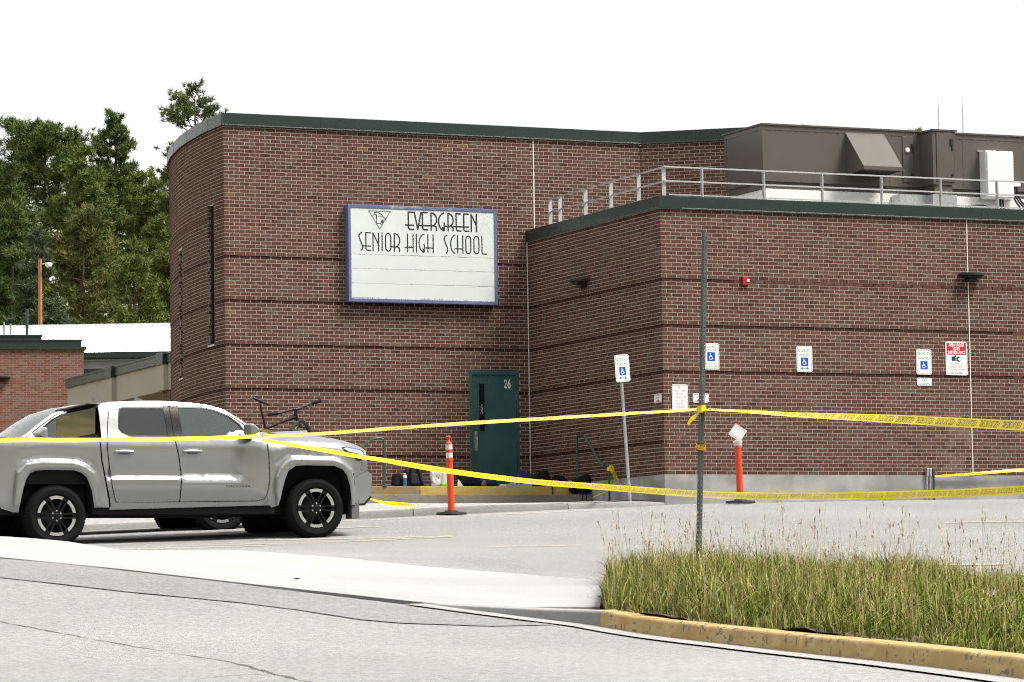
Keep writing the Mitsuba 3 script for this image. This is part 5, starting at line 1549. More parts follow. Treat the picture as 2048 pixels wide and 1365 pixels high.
wall_lamp(o + ax * -2.45 + ny * 0.004 + np.array([0, 0, 9.06]), ax, ny, "black half-round wall lamp on the far left brick block, cut by the frame edge")
for i, (l, h, r, m_, nm) in enumerate(((-1.55, 0.85, 0.05, "mat_green_trim", "dark roof vent pipe, the tallest on the far left roof"), (-2.25, 0.45, 0.03, "mat_galv", "grey roof vent pipe among the small ones on the left roof"), (-2.05, 0.4, 0.03, "mat_galv", "grey roof vent pipe beside the tallest dark one on the left roof"))):
    obj("vent_pipe", MB().tube([o + ax * l + ny * -2.2 + [0, 0, 10.0], o + ax * l + ny * -2.2 + [0, 0, 10.5 + h]], r, 10), m_, smooth=50, label=nm, cat="pipe")
vt = thing("roof_ventilator", "round grey roof ventilator at the far left edge of the low roof", "ventilator")
vp = o + ax * -2.62 + ny * -2.4
obj("hood", MB().lathe([(0.10, 0.62), (0.22, 0.66), (0.24, 0.80), (0.22, 0.92), (0.12, 0.99), (0, 1.0)], 20, at=vp + [0, 0, 10.2]), "mat_galv", vt, smooth=40)
obj("stem", MB().lathe([(0.09, 0.0), (0.09, 0.64)], 14, at=vp + [0, 0, 10.2]), "mat_galv", vt, smooth=40)

# cream canopy block running forward to the curved corner
cn = thing("canopy_block", "cream stucco covered walkway with dark green roof edge and square piers", "building")
p0, p1 = np.array([0.36, 31.45]), np.array([0.14, 22.1])
L_ = np.linalg.norm(p1 - p0); ax2 = np.append((p1 - p0) / L_, 0); ny2 = np.array([ax2[1], -ax2[0], 0])
if ny2[0] > 0:
    ny2 = -ny2
o2 = np.append(p0, 0.0)
Rc = np.column_stack([ax2, -ny2, [0, 0, 1]])
LL = L_ + 7
obj("parapet", MB().box(-0.2, LL, 0.0, 0.3, 7.42, 8.10, Rc, o2), "mat_cream", cn)
obj("coping", MB().box(-0.25, LL, -0.06, 0.36, 8.101, 8.30, Rc, o2).box(-0.3, LL, -0.09, 0.39, 8.301, 8.34, Rc, o2), "mat_green_metal", cn)
for s in (4.3, 8.95, 13.6):
    pr = obj("pier", MB().box(s - 0.26, s + 0.26, -0.12, -0.001, 7.42, 8.05, Rc, o2), "mat_cream", cn)
    obj("cap", MB().box(s - 0.28, s + 0.28, -0.15, -0.001, 8.055, 8.36, Rc, o2), "mat_green_metal", pr)
obj("soffit", MB().box(-0.2, LL, 0.301, 5, 7.44, 7.5, Rc, o2), "mat_cream", cn)
obj("rear_wall", MB().box(-0.2, LL, 2.6, 4.8, 2.8, 7.44, Rc, o2), "mat_far_mortar", cn)
bp = obj("brick_pillar", MB().box(8.6, 9.3, 0.02, 0.5, 2.8, 7.415, Rc, o2), "mat_far_mortar", cn)
sfp = lambda s, z, oo: o2 + ax2 * (9.3 - s) + ny2 * (oo - 0.012) + np.array([0, 0, z])
emit_bricks(bp, brick_geo(brick_set(0.7, 5.6, 7.41, (), start=0.0), lambda s, z, oo: o2 + ax2 * (8.6 + s) + ny2 * (oo - 0.012) + np.array([0, 0, z]), 0.0, 0.0), [], mb="mat_far_brick")

# hall with a white metal roof behind
hl_ = thing("white_roof_hall", "long hall with a bright white metal roof and green gutter behind the low buildings", "building")
q0, q1 = np.array([4.4, 48.1]), np.array([10.2, 45.55])
L3 = np.linalg.norm(q1 - q0); ax3 = np.append((q1 - q0) / L3, 0); ny3 = np.array([ax3[1], -ax3[0], 0])
o3 = np.append(q0, 0.0)
R3 = np.column_stack([ax3, -ny3, [0, 0, 1]])
obj("wall", MB().box(-6, 18, 0.35, 0.6, 3, 10.15, R3, o3), "mat_pale_wall", hl_)
obj("gutter", MB().box(-6.2, 18, -0.12, 0.05, 10.20, 10.38, R3, o3).box(-6.2, 18, 0.051, 0.34, 10.18, 10.30, R3, o3), "mat_green_metal", hl_)
obj("lower_roof_edge", MB().box(-3.0, 18, -1.9, 0.34, 9.55, 9.72, R3, o3), "mat_green_metal", hl_)
rz0, rz1, ry = 10.381, 11.98, 9.0
rp_ = MB()
for i in range(16):
    x0, x1 = -6.2 + i * 1.5, -6.2 + (i + 1) * 1.5 - 0.004
    rp_ = MB().raw([o3 + ax3 * x - ny3 * y + np.array([0, 0, z]) for x, y, z in ((x0, -0.12, rz0), (x1, -0.12, rz0), (x1, ry, rz1), (x0, ry, rz1))], [[0, 1, 2, 3]])
    e0, e1 = o3 + ax3 * x1 + ny3 * 0.12 + [0, 0, rz0 + 0.02], o3 + ax3 * x1 - ny3 * ry + [0, 0, rz1 + 0.02]
    rp_.tube([e0, e1], 0.022, 4)
    obj("roof_panel", rp_, "mat_white_roof", hl_)
obj("ridge_cap", MB().tube([o3 + ax3 * -6.2 - ny3 * ry + [0, 0, rz1 + 0.03], o3 + ax3 * 18 - ny3 * ry + [0, 0, rz1 + 0.03]], 0.09, 6), "mat_galv", hl_)
obj("back_slope", MB().raw([o3 + ax3 * x - ny3 * y + np.array([0, 0, z]) for x, y, z in ((-6.2, ry, rz1), (18, ry, rz1), (18, ry + 9, rz0), (-6.2, ry + 9, rz0))], [[0, 3, 2, 1]]), "mat_white_roof", hl_)

# pole with lamp, fence posts on the slope
up = thing("utility_pole", "orange-brown wooden pole with a small white lamp, before the pines", "pole")
hz = float(hill_height((15.0, 84.7))[0])
obj("pole", MB().tube([(15.0, 84.76, hz - 0.3), (14.96, 84.6, 17.45)], [0.11, 0.085], 12), "mat_wood_pole", up, smooth=60)
obj("lamp", MB().lathe([(0, 0.0), (0.12, 0.02), (0.16, 0.10), (0.12, 0.2), (0, 0.22)], 16, (0.2, -0.1, -0.95), (15.25, 84.35, 17.28)), "mat_white_paint", up, smooth=50)
obj("bracket", MB().tube([(14.96, 84.6, 17.2), (15.25, 84.4, 17.26)], 0.03, 6), "mat_galv", up)
for i, (l, d, hgt) in enumerate(((-17.95, 141, 1.9), (-17.35, 141, 2.0), (-20.2, 139, 1.5))):
    p_ = EYE[:2] + d * FH + l * RH
    z = float(hill_height(p_)[0])
    obj("fence_post", MB().tube([(p_[0], p_[1], z - 0.2), (p_[0], p_[1], z + hgt)], 0.07, 8), "mat_wood_pole", smooth=50, label=("rusty brown post on the slope, left of the wooden lamp pole", "rusty brown post on the slope, right beside the lamp pole", "short rusty brown post above the far left roof")[i], cat="post")

# ------------------------------------------------------------------ pines
def leafmat(name, a, b, f=1.3):
    def fn(p, n, uv):
        k = fbm(p.x * f, p.y * f, p.z * f, 3)
        r = noise(p.x * 5, p.y * 5, p.z * 5)
        return mix(a, b, smoothstep(0.3, 0.7, k)) * (0.7 + 0.6 * r)
    scene[name] = {"type": "twosided", "bsdf": {"type": "diffuse", "reflectance": proc(fn)}}


leafmat("leaf_dark", (0.042, 0.072, 0.028), (0.085, 0.125, 0.045))
leafmat("leaf_mid", (0.072, 0.108, 0.036), (0.135, 0.172, 0.055))
leafmat("leaf_light", (0.100, 0.140, 0.042), (0.185, 0.215, 0.066))
leafmat("leaf_dry", (0.085, 0.115, 0.038), (0.165, 0.165, 0.062), 0.9)
leafmat("leaf_blue", (0.065, 0.095, 0.055), (0.120, 0.150, 0.085))


def tufts(centres, dirs, size, n, r):
    """clusters of needle blades round each centre, pointing along dirs and outwards"""
    k = len(centres)
    d = r.normal(0, 1, (k, n, 3)) * 0.85 + dirs[:, None] * 1.0
    d /= np.linalg.norm(d, axis=2, keepdims=True)
    s = size * r.uniform(0.6, 1.25, (k, n, 1))
    side = np.cross(d, r.normal(0, 1, (k, n, 3)))
    side /= np.linalg.norm(side, axis=2, keepdims=True) + 1e-9
    c = centres[:, None] + r.normal(0, size * 0.22, (k, n, 3))
    a = c - side * s * 0.11
    b = c + side * s * 0.11
    t = c + d * s
    v = np.stack([a, b, t], 2).reshape(-1, 3)
    return v, np.arange(len(v)).reshape(-1, 3)


def pine(name, label, l, d, top, halfw, leaf, crown0=0.15, seed=0, shape="round", dens=1.0, group=None, gap=0.0):
    r = np.random.default_rng(seed)
    t = thing(name, label, "tree", group)
    p = EYE[:2] + d * FH + l * RH
    z0 = float(hill_height(p)[0]) - 0.3
    H = top - z0
    lean = r.normal(0, 0.015, 2)
    zs = np.linspace(0, 1, 14)
    tr = np.column_stack([p[0] + lean[0] * H * zs + 0.08 * np.sin(zs * 5 + seed), p[1] + lean[1] * H * zs, z0 + H * zs * 0.97])
    m = MB().tube(tr, np.interp(zs, [0, 0.05, 1], [H * 0.024, H * 0.018, 0.03]), 8)
    C_, D_ = [], []
    n_br = int(70 * dens * (H / 12))
    for i in range(n_br):
        f = crown0 + (1 - crown0) * ((i + r.uniform(0, 1)) / n_br) ** 0.9
        u = (f - crown0) / (1 - crown0)
        if shape == "round":
            w = halfw * (0.35 + 1.0 * math.sin(math.pi * min(1, 0.18 + 0.78 * u)) ** 0.8) * 0.78
            rise = r.uniform(-0.1, 0.5) + 0.5 * u
        elif shape == "cone":
            w = halfw * (1.02 - 0.97 * u)
            rise = r.uniform(-0.30, 0.15)
        else:
            w = halfw * (0.95 - 0.75 * u ** 1.5)
            rise = r.uniform(-0.05, 0.45) + 0.35 * u
        w *= r.uniform(0.55, 1.15)
        if r.random() < gap:
            continue
        a = r.uniform(0, 2 * math.pi)
        b0 = np.array([np.interp(f, zs, tr[:, k]) for k in range(3)])
        dv = np.array([math.cos(a), math.sin(a), rise * 0.8])
        e = b0 + dv * w
        mid = (b0 + e) / 2 - np.array([0, 0, 0.10 * w])
        br = np.array([b0, mid, e])
        m.tube(br, [0.02 + 0.012 * w, 0.018 + 0.006 * w, 0.012], 4, cap=False)
        nt = max(5, int(w * 13.5 * dens))
        for _ in range(nt):
            q = r.uniform(0.35, 1.0) ** 0.75
            c = (1 - q) ** 2 * b0 + 2 * q * (1 - q) * mid + q * q * e
            off = r.normal(0, 1, 3) * (0.10 + 0.16 * w * 0.5) * [1, 1, 0.55]
            C_.append(c + off); D_.append(dv / np.linalg.norm(dv) * 0.6 + off * 0.6 + np.array([0, 0, 0.55]))
    C_, D_ = np.array(C_), np.array(D_)
    obj("trunk", m, "mat_bark", t, smooth=60)
    v, f_ = tufts(C_, D_, 0.30, 20, r)
    obj("crown", (v, f_), leaf, t)
    return t


# lateral offset, distance, height of the top, half width of the crown
PINES = [(-30.8, 230, 35.0, 4.0, "leaf_mid", 0.22, "round", 1.25, "tall dark pine with a broad rounded crown at the upper left", 0.05),
         (-26.6, 235, 36.8, 2.6, "leaf_mid", 0.25, "spire", 1.2, "tall pine with a pointed crown, second from the left on the skyline", 0.05),
         (-22.0, 240, 38.8, 3.0, "leaf_mid", 0.25, "round", 0.85, "thin open pine rising behind the curved brick corner", 0.25),
         (-30.6, 212, 30.0, 2.4, "leaf_mid", 0.10, "spire", 1.2, "olive green pine at the far left edge below the dark one", 0.0),
         (-25.6, 205, 30.2, 2.9, "leaf_light", 0.10, "spire", 1.3, "broad light green pine in the middle of the grove", 0.0),
         (-21.8, 208, 29.0, 2.7, "leaf_light", 0.12, "spire", 1.2, "light green pine leaning against the mid grove, left of the curved wall", 0.0),
         (-23.6, 192, 24.8, 1.9, "leaf_dry", 0.22, "round", 1.1, "small pine with patches of brown dry needles", 0.05),
         (-24.4, 178, 22.2, 2.2, "leaf_blue", 0.02, "cone", 1.6, "low conical blue-green spruce in front of the grove", 0.0),
         (-19.0, 196, 26.8, 2.2, "leaf_light", 0.08, "spire", 1.2, "yellow-green pine close beside the curved brick wall", 0.0),
         (-20.0, 183, 22.0, 1.7, "leaf_light", 0.08, "spire", 1.2, "low yellow-green pine at the foot of the grove near the brick wall", 0.0),
         (-30.2, 196, 24.5, 2.0, "leaf_dark", 0.18, "round", 1.2, "dark low pine behind the wooden lamp pole", 0.0),
         (-27.6, 250, 33.5, 3.2, "leaf_dark", 0.10, "round", 1.2, "deep green pine filling the gap between the two skyline pines", 0.0),
         (-22.9, 252, 32.0, 3.0, "leaf_dark", 0.10, "round", 1.2, "deep green pine at the back of the grove by the open sky", 0.0),
         (-33.6, 226, 31.0, 2.6, "leaf_mid", 0.10, "round", 1.2, "pine cut by the left edge of the frame", 0.0),
         (-27.9, 194, 25.5, 2.1, "leaf_mid", 0.10, "spire", 1.2, "mid green pine right behind the blue-green spruce", 0.0),
         (-24.6, 262, 32.5, 3.2, "leaf_mid", 0.10, "round", 1.2, "green pine deep in the grove, seen between the nearer crowns", 0.0),
         (-20.4, 226, 29.5, 2.6, "leaf_mid", 0.10, "spire", 1.2, "green pine behind the yellow-green one by the brick wall", 0.0),
         (23.3, 200, 29.55, 1.5, "leaf_light", 0.3, "round", 0.8, "pine tip just showing over the roof of the air handling unit", 0.0)]
for i, (l, d, top, hw, leaf, c0, sh, dn, lab, gp2) in enumerate(PINES):
    pine("pine_tree", lab, l, d, top, hw, leaf, c0, 40 + i, sh, dn, None, gp2)
# ------------------------------------------------------------------ crime scene tape
TXT = meshkit.text_mesh("CRIME SCENE DO NOT CROSS", 1.0, 0.004, False)
TXB = meshkit.text_mesh("CRIME SCENE DO NOT CROSS", 1.0, 0.004, True)


def flat_text(t):
    v, f = np.array(t.vertices), np.array(t.faces)
    f = f[(v[f][:, :, 2] > 0.003).all(1)]
    u = np.unique(f); m_ = np.zeros(len(v), int); m_[u] = np.arange(len(u))
    x0, x1 = v[:, 0].min(), v[:, 0].max()
    return np.column_stack([(v[:, 0] - x0) / (x1 - x0), v[:, 1]])[u], m_[f]


_v = np.array(TXT.vertices); _f = np.array(TXT.faces)
_f = _f[(_v[_f][:, :, 2] > 0.003).all(1)]
_x0, _x1 = _v[:, 0].min(), _v[:, 0].max()
TV = np.column_stack([(_v[:, 0] - _x0) / (_x1 - _x0), _v[:, 1] / 1.0])
_u = np.unique(_f); _map = np.zeros(len(TV), int); _map[_u] = np.arange(len(_u))
TV, TF = TV[_u], _map[_f]


def ribbon(pts, tilt, width=0.076, flutter=0.35, seed=1, step=0.05, lean=None, text=True, bold=False):
    """a band of tape along points, its width turned from upright by 'tilt' degrees towards the street; returns band mesh and print mesh"""
    p = np.asarray(pts, float)
    s = np.concatenate([[0], np.cumsum(np.linalg.norm(np.diff(p, axis=0), axis=1))])
    n = max(6, int(s[-1] / step))
    t = np.linspace(0, s[-1], n)
    c = np.column_stack([PchipInterpolator(s, p[:, k])(t) for k in range(3)])
    tl = np.radians(np.interp(t, np.linspace(0, s[-1], len(tilt)), tilt))
    tl = tl + np.radians(14) * flutter * (meshkit.fbm(np.column_stack([t * 1.3, t * 0, t * 0]), 3, seed) - 0.5) * 2
    tg = np.gradient(c, axis=0); tg /= np.linalg.norm(tg, axis=1, keepdims=True)
    up = np.array([0, 0, 1.0]) - tg * tg[:, 2:]; up /= np.linalg.norm(up, axis=1, keepdims=True)
    out = np.cross(tg, up)
    w = up * np.cos(tl)[:, None] + out * np.sin(tl)[:, None]
    nr = np.cross(tg, w)
    hs = np.linspace(-0.5, 0.5, 5)
    cur = 0.006 * (meshkit.fbm(np.column_stack([t * 2.1, t * 0 + 4, t * 0]), 3, seed + 3) - 0.5)
    V = np.array([[c[i] + w[i] * h * width + nr[i] * (cur[i] * (1 - 4 * h * h) * 2) for h in hs] for i in range(n)])
    ix = np.arange(n * 5).reshape(n, 5)
    band = MB().raw(V.reshape(-1, 3), np.stack([ix[:-1, :-1], ix[:-1, 1:], ix[1:, 1:], ix[1:, :-1]], -1).reshape(-1, 4)).mesh()
    ink = MB()
    if text:
        pitch, wl = 0.245, 0.198
        TV, TF = flat_text(TXB if bold else TXT)
        k = 0
        while (k + 1) * pitch < s[-1] - 0.02:
            xs = k * pitch + 0.02 + TV[:, 0] * wl
            hh = (TV[:, 1] - 0.5) * (0.66 if bold else 0.56)
            mark = np.array([[k * pitch + 0.222, -0.28], [k * pitch + 0.228, -0.28], [k * pitch + 0.234, 0.28], [k * pitch + 0.228, 0.28]])
            for q, ff, h_ in ((xs, TF, hh), (mark[:, 0], np.array([[0, 1, 2], [0, 2, 3]]), mark[:, 1])):
                cc = np.column_stack([np.interp(q, t, c[:, j]) for j in range(3)])
                ww = np.column_stack([np.interp(q, t, w[:, j]) for j in range(3)])
                nn = np.column_stack([np.interp(q, t, nr[:, j]) for j in range(3)])
                cu = np.interp(q, t, cur)
                base = cc + ww * (h_ * width)[:, None]
                for sg in (1, -1):
                    ink.raw(base + nn * (cu * (1 - 4 * h_ ** 2) * 2 + sg * 0.0016)[:, None], ff)
            k += 1
    return band, ink


def tape(label, pts, tilt, inkm="mat_tape_ink", **kw):
    k = thing("barrier_tape", label, "tape")
    b, ink = ribbon(pts, tilt, **kw)
    obj("band", b, "mat_tape", k, smooth=True)
    if ink.v:
        obj("lettering", ink, inkm, k, kind="stuff")
    return k


TA = [(-17.411, -23.921, 3.544), (-16.887, -23.608, 3.581), (-15.764, -22.466, 3.652), (-14.163, -20.99, 3.752), (-12.609, -19.933, 3.857)]
TA2 = [(-12.576, -19.948, 3.859), (-12.671, -22.202, 3.761), (-12.847, -24.531, 3.68), (-13.153, -27.24, 3.575), (-13.552, -30.016, 3.454), (-14.057, -32.744, 3.327), (-14.511, -34.838, 3.225), (-14.605, -35.74, 3.188)]
TB = [(-12.541, -19.85, 3.819), (-12.183, -20.22, 3.722), (-11.859, -20.901, 3.594), (-11.36, -21.114, 3.499), (-10.89, -21.858, 3.346), (-10.274, -22.667, 3.199), (-9.892, -23.923, 3.076), (-9.653, -25.118, 2.971),
      (-9.748, -26.167, 2.904), (-9.95, -27.717, 2.824), (-9.961, -29.352, 2.755), (-9.778, -30.528, 2.724), (-9.635, -31.687, 2.702), (-9.447, -32.868, 2.697)]
TC = [(-14.575, -35.77, 3.186), (-14.49, -35.94, 3.169), (-14.357, -36.107, 3.15), (-14.286, -36.465, 3.112), (-14.198, -36.939, 3.069), (-14.116, -37.629, 3.011), (-14.023, -38.541, 2.929), (-13.913, -39.351, 2.856), (-13.895, -39.904, 2.807)]
ta = tape("yellow crime scene tape from the left frame edge across the pickup to its door mirror", TA, [-50, -48, -48, -52], seed=2)
tape("yellow crime scene tape running level from the pickup mirror to the leaning post", TA2, [-52, -55, -57, -58, -62, -66, -72], seed=3)
tape("yellow crime scene tape sagging low from the pickup mirror towards the right edge", TB, [-62, -52, -44, -38, -32, -28, -24, -22, -20, -18], width=0.084, seed=4)
tcx = tape("yellow crime scene tape with large print running from the leaning post to the right edge", TC, [-78, -68, -52, -38, -30, -26, -26], seed=5, inkm="mat_tape_ink_dark", bold=True)
tape("yellow tape stretched from the conduit stubs along the wall to the right edge", [(5.385, VD - 0.09, 4.045), (6.2, VD - 0.12, 4.09), (7.3, VD - 0.15, 4.168), (9.6, VD - 0.2, 4.30)], [-65, -40, -30, -20], seed=6, width=0.07)
td = tape("thin twisted yellow tape from the tilted sign post down to the walk by the steps", [(-1.05, -6.42, 3.868), (-1.35, -6.62, 3.79), (-1.764, -6.951, 3.70), (-2.25, -7.4, 3.58), (-2.712, -7.938, 3.486)], [-70, -75, -72, -74], seed=7, width=0.06, text=False)
tape("loose yellow tape lying over the walk kerb in front of the pickup bumper", [(-8.827, -13.989, 3.325), (-8.5, -13.6, 3.29), (-8.213, -13.161, 3.285), (-7.7, -12.4, 3.30), (-7.088, -11.469, 3.325)], [-55, -45, -30, -40, -60], seed=8, width=0.08)


def wrap(parent, name, c, r0, h, m_, seed, turns=3):
    r = np.random.default_rng(seed)
    mm = MB()
    for k in range(turns):
        n = 28
        a = np.linspace(0, 2 * math.pi, n)
        z0 = r.uniform(-h / 2, h / 2 - 0.02); tl_ = r.uniform(-0.012, 0.012)
        rr = r0 + 0.002 * k + 0.003 * np.sin(a * 4 + r.uniform(0, 6))
        hh = r.uniform(0.018, 0.035)
        V = np.array([[c[0] + rr[i] * math.cos(a[i]), c[1] + rr[i] * math.sin(a[i]), c[2] + z0 + tl_ * math.sin(a[i]) + o] for i in range(n) for o in (0, hh)])
        i = np.arange(n - 1)
        mm.raw(V, np.stack([2 * i, 2 * i + 2, 2 * i + 3, 2 * i + 1], 1))
    return obj(name, mm, m_, parent, smooth=50)


wrap(tcx, "knot", (-14.590, -35.732, 3.185), 0.029, 0.06, "mat_tape", 3, 5)
bx, _ = ribbon([(-14.60, -35.765, 3.185), (-14.660, -35.80, 3.145), (-14.715, -35.81, 3.107), (-14.752, -35.815, 3.062)], [-20, -40, -10, -30], width=0.036, seed=12, step=0.012, text=False)
obj("loose_end", bx, "mat_tape", tcx, smooth=True)
wk2 = thing("tape_wrap", "orange-yellow band of tape wound low around the leaning post", "tape")
wrap(wk2, "band", (-14.604, -35.733, 2.894), 0.029, 0.042, "mat_tape_orange", 5, 6)
ms = MB()
for i in range(9):
    a = rng.uniform(2.6, 5.8)
    ms.box(-0.004, 0.004, -0.0012, 0.0012, -0.006, 0.006, rotz(a + 1.57), (-14.604 + 0.0445 * math.cos(a), -35.733 + 0.0445 * math.sin(a), 2.894 + rng.uniform(-0.025, 0.035)))
obj("print", ms, "mat_tape_ink", wk2, kind="stuff")
# at the mirror: a loop tied round it
for i, (pts, tl) in enumerate((([(-12.56, -19.63, 3.86), (-12.54, -19.55, 3.93), (-12.49, -19.46, 3.975), (-12.40, -19.50, 3.955), (-12.31, -19.56, 3.91), (-12.27, -19.6, 3.90)], [30, 60, 70, 60, 40]),
                               ([(-12.50, -19.70, 3.865), (-12.45, -19.62, 3.93), (-12.38, -19.52, 3.95), (-12.30, -19.55, 3.915)], [20, 50, 70]))):
    bx, _ = ribbon(pts, tl, width=0.05, seed=20 + i, step=0.015, text=False)
    obj("knot_loop", bx, "mat_tape", ta, smooth=True)
# on the handrail: bunched ends
kn = thing("tape_knot", "bunched yellow tape ends hanging from the handrail by the steps", "tape")
for i in range(6):
    a = rng.uniform(-0.04, 0.05)
    pts = [(-0.22, -3.88, 4.27), (-0.19 + a * 0.6, -3.93, 4.29 - 0.03 * i), (-0.15 + a, -3.97, 4.16 - 0.02 * i), (-0.14 + a, -4.02, 4.03), (-0.08 + a * 1.5, -4.1, 3.93 - 0.03 * i), (0.0 + a * 2 - 0.1, -4.2, 3.84 - 0.02 * i)]
    bx, _ = ribbon(pts[: 6 if i < 4 else 4], [10, 40, 70, 20, 60], width=0.035, seed=30 + i, step=0.02, text=False)
    obj("strand", bx, "mat_tape", kn, smooth=True)
wrap(kn, "knot", (-0.22, -3.88, 4.24), 0.028, 0.06, "mat_tape", 9, 5)

# ------------------------------------------------------------------ bicycle in the bed of the second pickup
mat("mat_bike", (0.010, 0.010, 0.011), 0.25)
mat("mat_bike_grey", (0.16, 0.16, 0.17), 0.35, metal=0.5)
bk = thing("bicycle", "black mountain bike standing in a pickup bed, saddle and handlebar above the bonnet", "bicycle")
BY = -15.45
B3 = lambda x, z, y=0.0: (x, BY + y, z)


def bwheel(c, steer, r=0.34):
    ax_ = np.array([math.sin(steer), math.cos(steer), 0])
    w = obj("wheel", MB().lathe([(r - 0.035, -0.022), (r - 0.01, -0.026), (r, 0.0), (r - 0.01, 0.026), (r - 0.035, 0.022), (r - 0.04, 0.0), (r - 0.035, -0.022)], 44, ax_, c), "mat_rubber", bk, smooth=60)
    obj("rim", MB().lathe([(r - 0.055, -0.012), (r - 0.032, -0.014), (r - 0.032, 0.014), (r - 0.055, 0.012), (r - 0.055, -0.012)], 36, ax_, c), "mat_bike", w, smooth=40)
    sp = MB(); a = np.cross(ax_, [0, 0, 1.0])
    for k in range(20):
        t_ = k * math.pi / 10
        d_ = a * math.cos(t_) + np.array([0, 0, 1]) * math.sin(t_)
        sp.tube([np.array(c) + ax_ * (0.025 if k % 2 else -0.025), np.array(c) + d_ * (r - 0.05)], 0.0018, 3, cap=False)
    obj("spokes", sp, "mat_bike_grey", w, kind="stuff")
    obj("hub", MB().lathe([(0.02, -0.05), (0.024, 0), (0.02, 0.05)], 12, ax_, c), "mat_bike", w)
    return w


rh, fh, bb = B3(-11.44, 3.90), (-10.40, BY - 0.02, 4.005), B3(-11.02, 3.86)
bwheel(rh, 0.0); bwheel(fh, -0.75)
fm = MB().tube([B3(-10.905, 4.215), bb], 0.019, 10).tube([B3(-10.88, 4.225), B3(-10.70, 4.30), B3(-10.47, 4.385)], [0.018, 0.019, 0.026], 10).tube([bb, B3(-10.65, 4.10), B3(-10.43, 4.30)], [0.028, 0.030, 0.030], 10)
fm.tube([B3(-10.478, 4.43), B3(-10.41, 4.27)], 0.027, 10)
for y in (-0.06, 0.06):
    fm.tube([bb, B3(-11.25, 3.87, y), B3(-11.44, 3.90, y)], 0.011, 6).tube([B3(-10.92, 4.16, y * 0.5), B3(-11.2, 4.05, y), B3(-11.44, 3.90, y)], 0.010, 6)
obj("frame", fm, "mat_bike", bk, smooth=50)
fk = MB().tube([B3(-10.41, 4.27), B3(-10.405, 4.24)], 0.03, 8)
for y in (-0.06, 0.06):
    q = np.array([y * math.sin(-0.75), y * math.cos(-0.75), 0])
    fk.tube([np.array(B3(-10.405, 4.245)) + q, np.array(B3(-10.40, 4.08)) + q, np.array(fh) + q], [0.022, 0.02, 0.016], 8)
obj("fork", fk, "mat_bike", bk, smooth=50)
obj("seat_post", MB().tube([B3(-10.905, 4.215), B3(-10.982, 4.545)], [0.017, 0.014], 10), "mat_bike", bk, smooth=50)
sd = hull_spheres([(B3(-11.09, 4.632, 0.05), 0.018), (B3(-11.09, 4.632, -0.05), 0.018), (B3(-11.02, 4.60, 0.055), 0.015), (B3(-11.02, 4.60, -0.055), 0.015), (B3(-10.97, 4.585), 0.022)]) 
sd2 = hull_spheres([(B3(-11.0, 4.59, 0.025), 0.016), (B3(-11.0, 4.59, -0.025), 0.016), (B3(-10.845, 4.545), 0.013)])
obj("saddle", MB().add(sd).add(sd2), "mat_bike", bk, smooth=60)
hb = obj("handlebar", MB().tube([(-10.72, BY + 0.24, 4.435), (-10.63, BY + 0.17, 4.445), (-10.52, BY + 0.05, 4.478), (-10.43, BY - 0.05, 4.492), (-10.33, BY - 0.16, 4.545), (-10.24, BY - 0.24, 4.575)], 0.019, 8), "mat_bike_grey", bk, smooth=60)
obj("stem", MB().tube([B3(-10.475, 4.43), B3(-10.455, 4.485)], 0.022, 8).add(rounded_box(-10.51, -10.43, BY - 0.045, BY + 0.045, 4.465, 4.505, 0.01)), "mat_bike", bk, smooth=50)
for a, b in (((-10.77, BY + 0.28, 4.43), (-10.65, BY + 0.185, 4.442)), ((-10.30, BY - 0.19, 4.555), (-10.19, BY - 0.28, 4.595))):
    obj("grip", MB().tube([a, b], 0.023, 8), "mat_rubber", hb, smooth=60)
for s_, x, y, z in ((-1, -10.62, BY + 0.17, 4.44), (1, -10.34, BY - 0.16, 4.535)):
    obj("brake_lever", MB().tube([(x, y, z), (x + 0.05, y, z - 0.03), (x + 0.06, y - 0.10 * -s_, z - 0.06)], 0.007, 6), "mat_bike_grey", hb, smooth=60)
obj("cable", MB().tube([(-10.33, BY - 0.17, 4.52), (-10.30, BY - 0.15, 4.40), (-10.34, BY - 0.1, 4.28), (-10.39, BY, 4.18)], 0.004, 5).tube([(-10.62, BY + 0.17, 4.42), (-10.57, BY + 0.15, 4.36), (-10.50, BY + 0.1, 4.37), (-10.45, BY, 4.33)], 0.004, 5), "mat_bike", bk)
pd = thing("tailgate_pad", "dark padded cover draped over the tailgate under the bike", "pad")
obj("cover", MB().add(rounded_box(-10.66, -10.44, -16.22, -14.65, 3.55, 4.055, 0.04)), "mat_trim_black", pd, smooth=50)
tape("short yellow tape tied round the fork of the bicycle", [(-10.75, BY - 0.3, 4.14), (-10.60, BY - 0.22, 4.18), (-10.48, BY - 0.12, 4.25), (-10.41, BY - 0.03, 4.29)], [20, 40, 30, 60], width=0.05, text=False, seed=44, step=0.02)

# ------------------------------------------------------------------ things left on the steps
mat("mat_bag_black", speck((0.010, 0.010, 0.011), 0.3, 40), 0.8, spec=0.15)
mat("mat_bag_grey", speck((0.020, 0.021, 0.027), 0.25, 40), 0.75, spec=0.2)
mat("mat_bag_green", (0.010, 0.028, 0.018), 0.8)
mat("mat_skin_brown", (0.16, 0.070, 0.042), 0.6)
mat("mat_plastic_white", speck((0.62, 0.60, 0.60), 0.08, 12), 0.4)
mat("mat_lime", (0.20, 0.52, 0.02), 0.4)
mat("mat_box_blue", (0.30, 0.40, 0.62), 0.5)
mat("mat_bottle_blue", (0.04, 0.14, 0.22), 0.3)
mat("mat_cap_pink", (0.55, 0.18, 0.18), 0.4)
SZ = 3.992


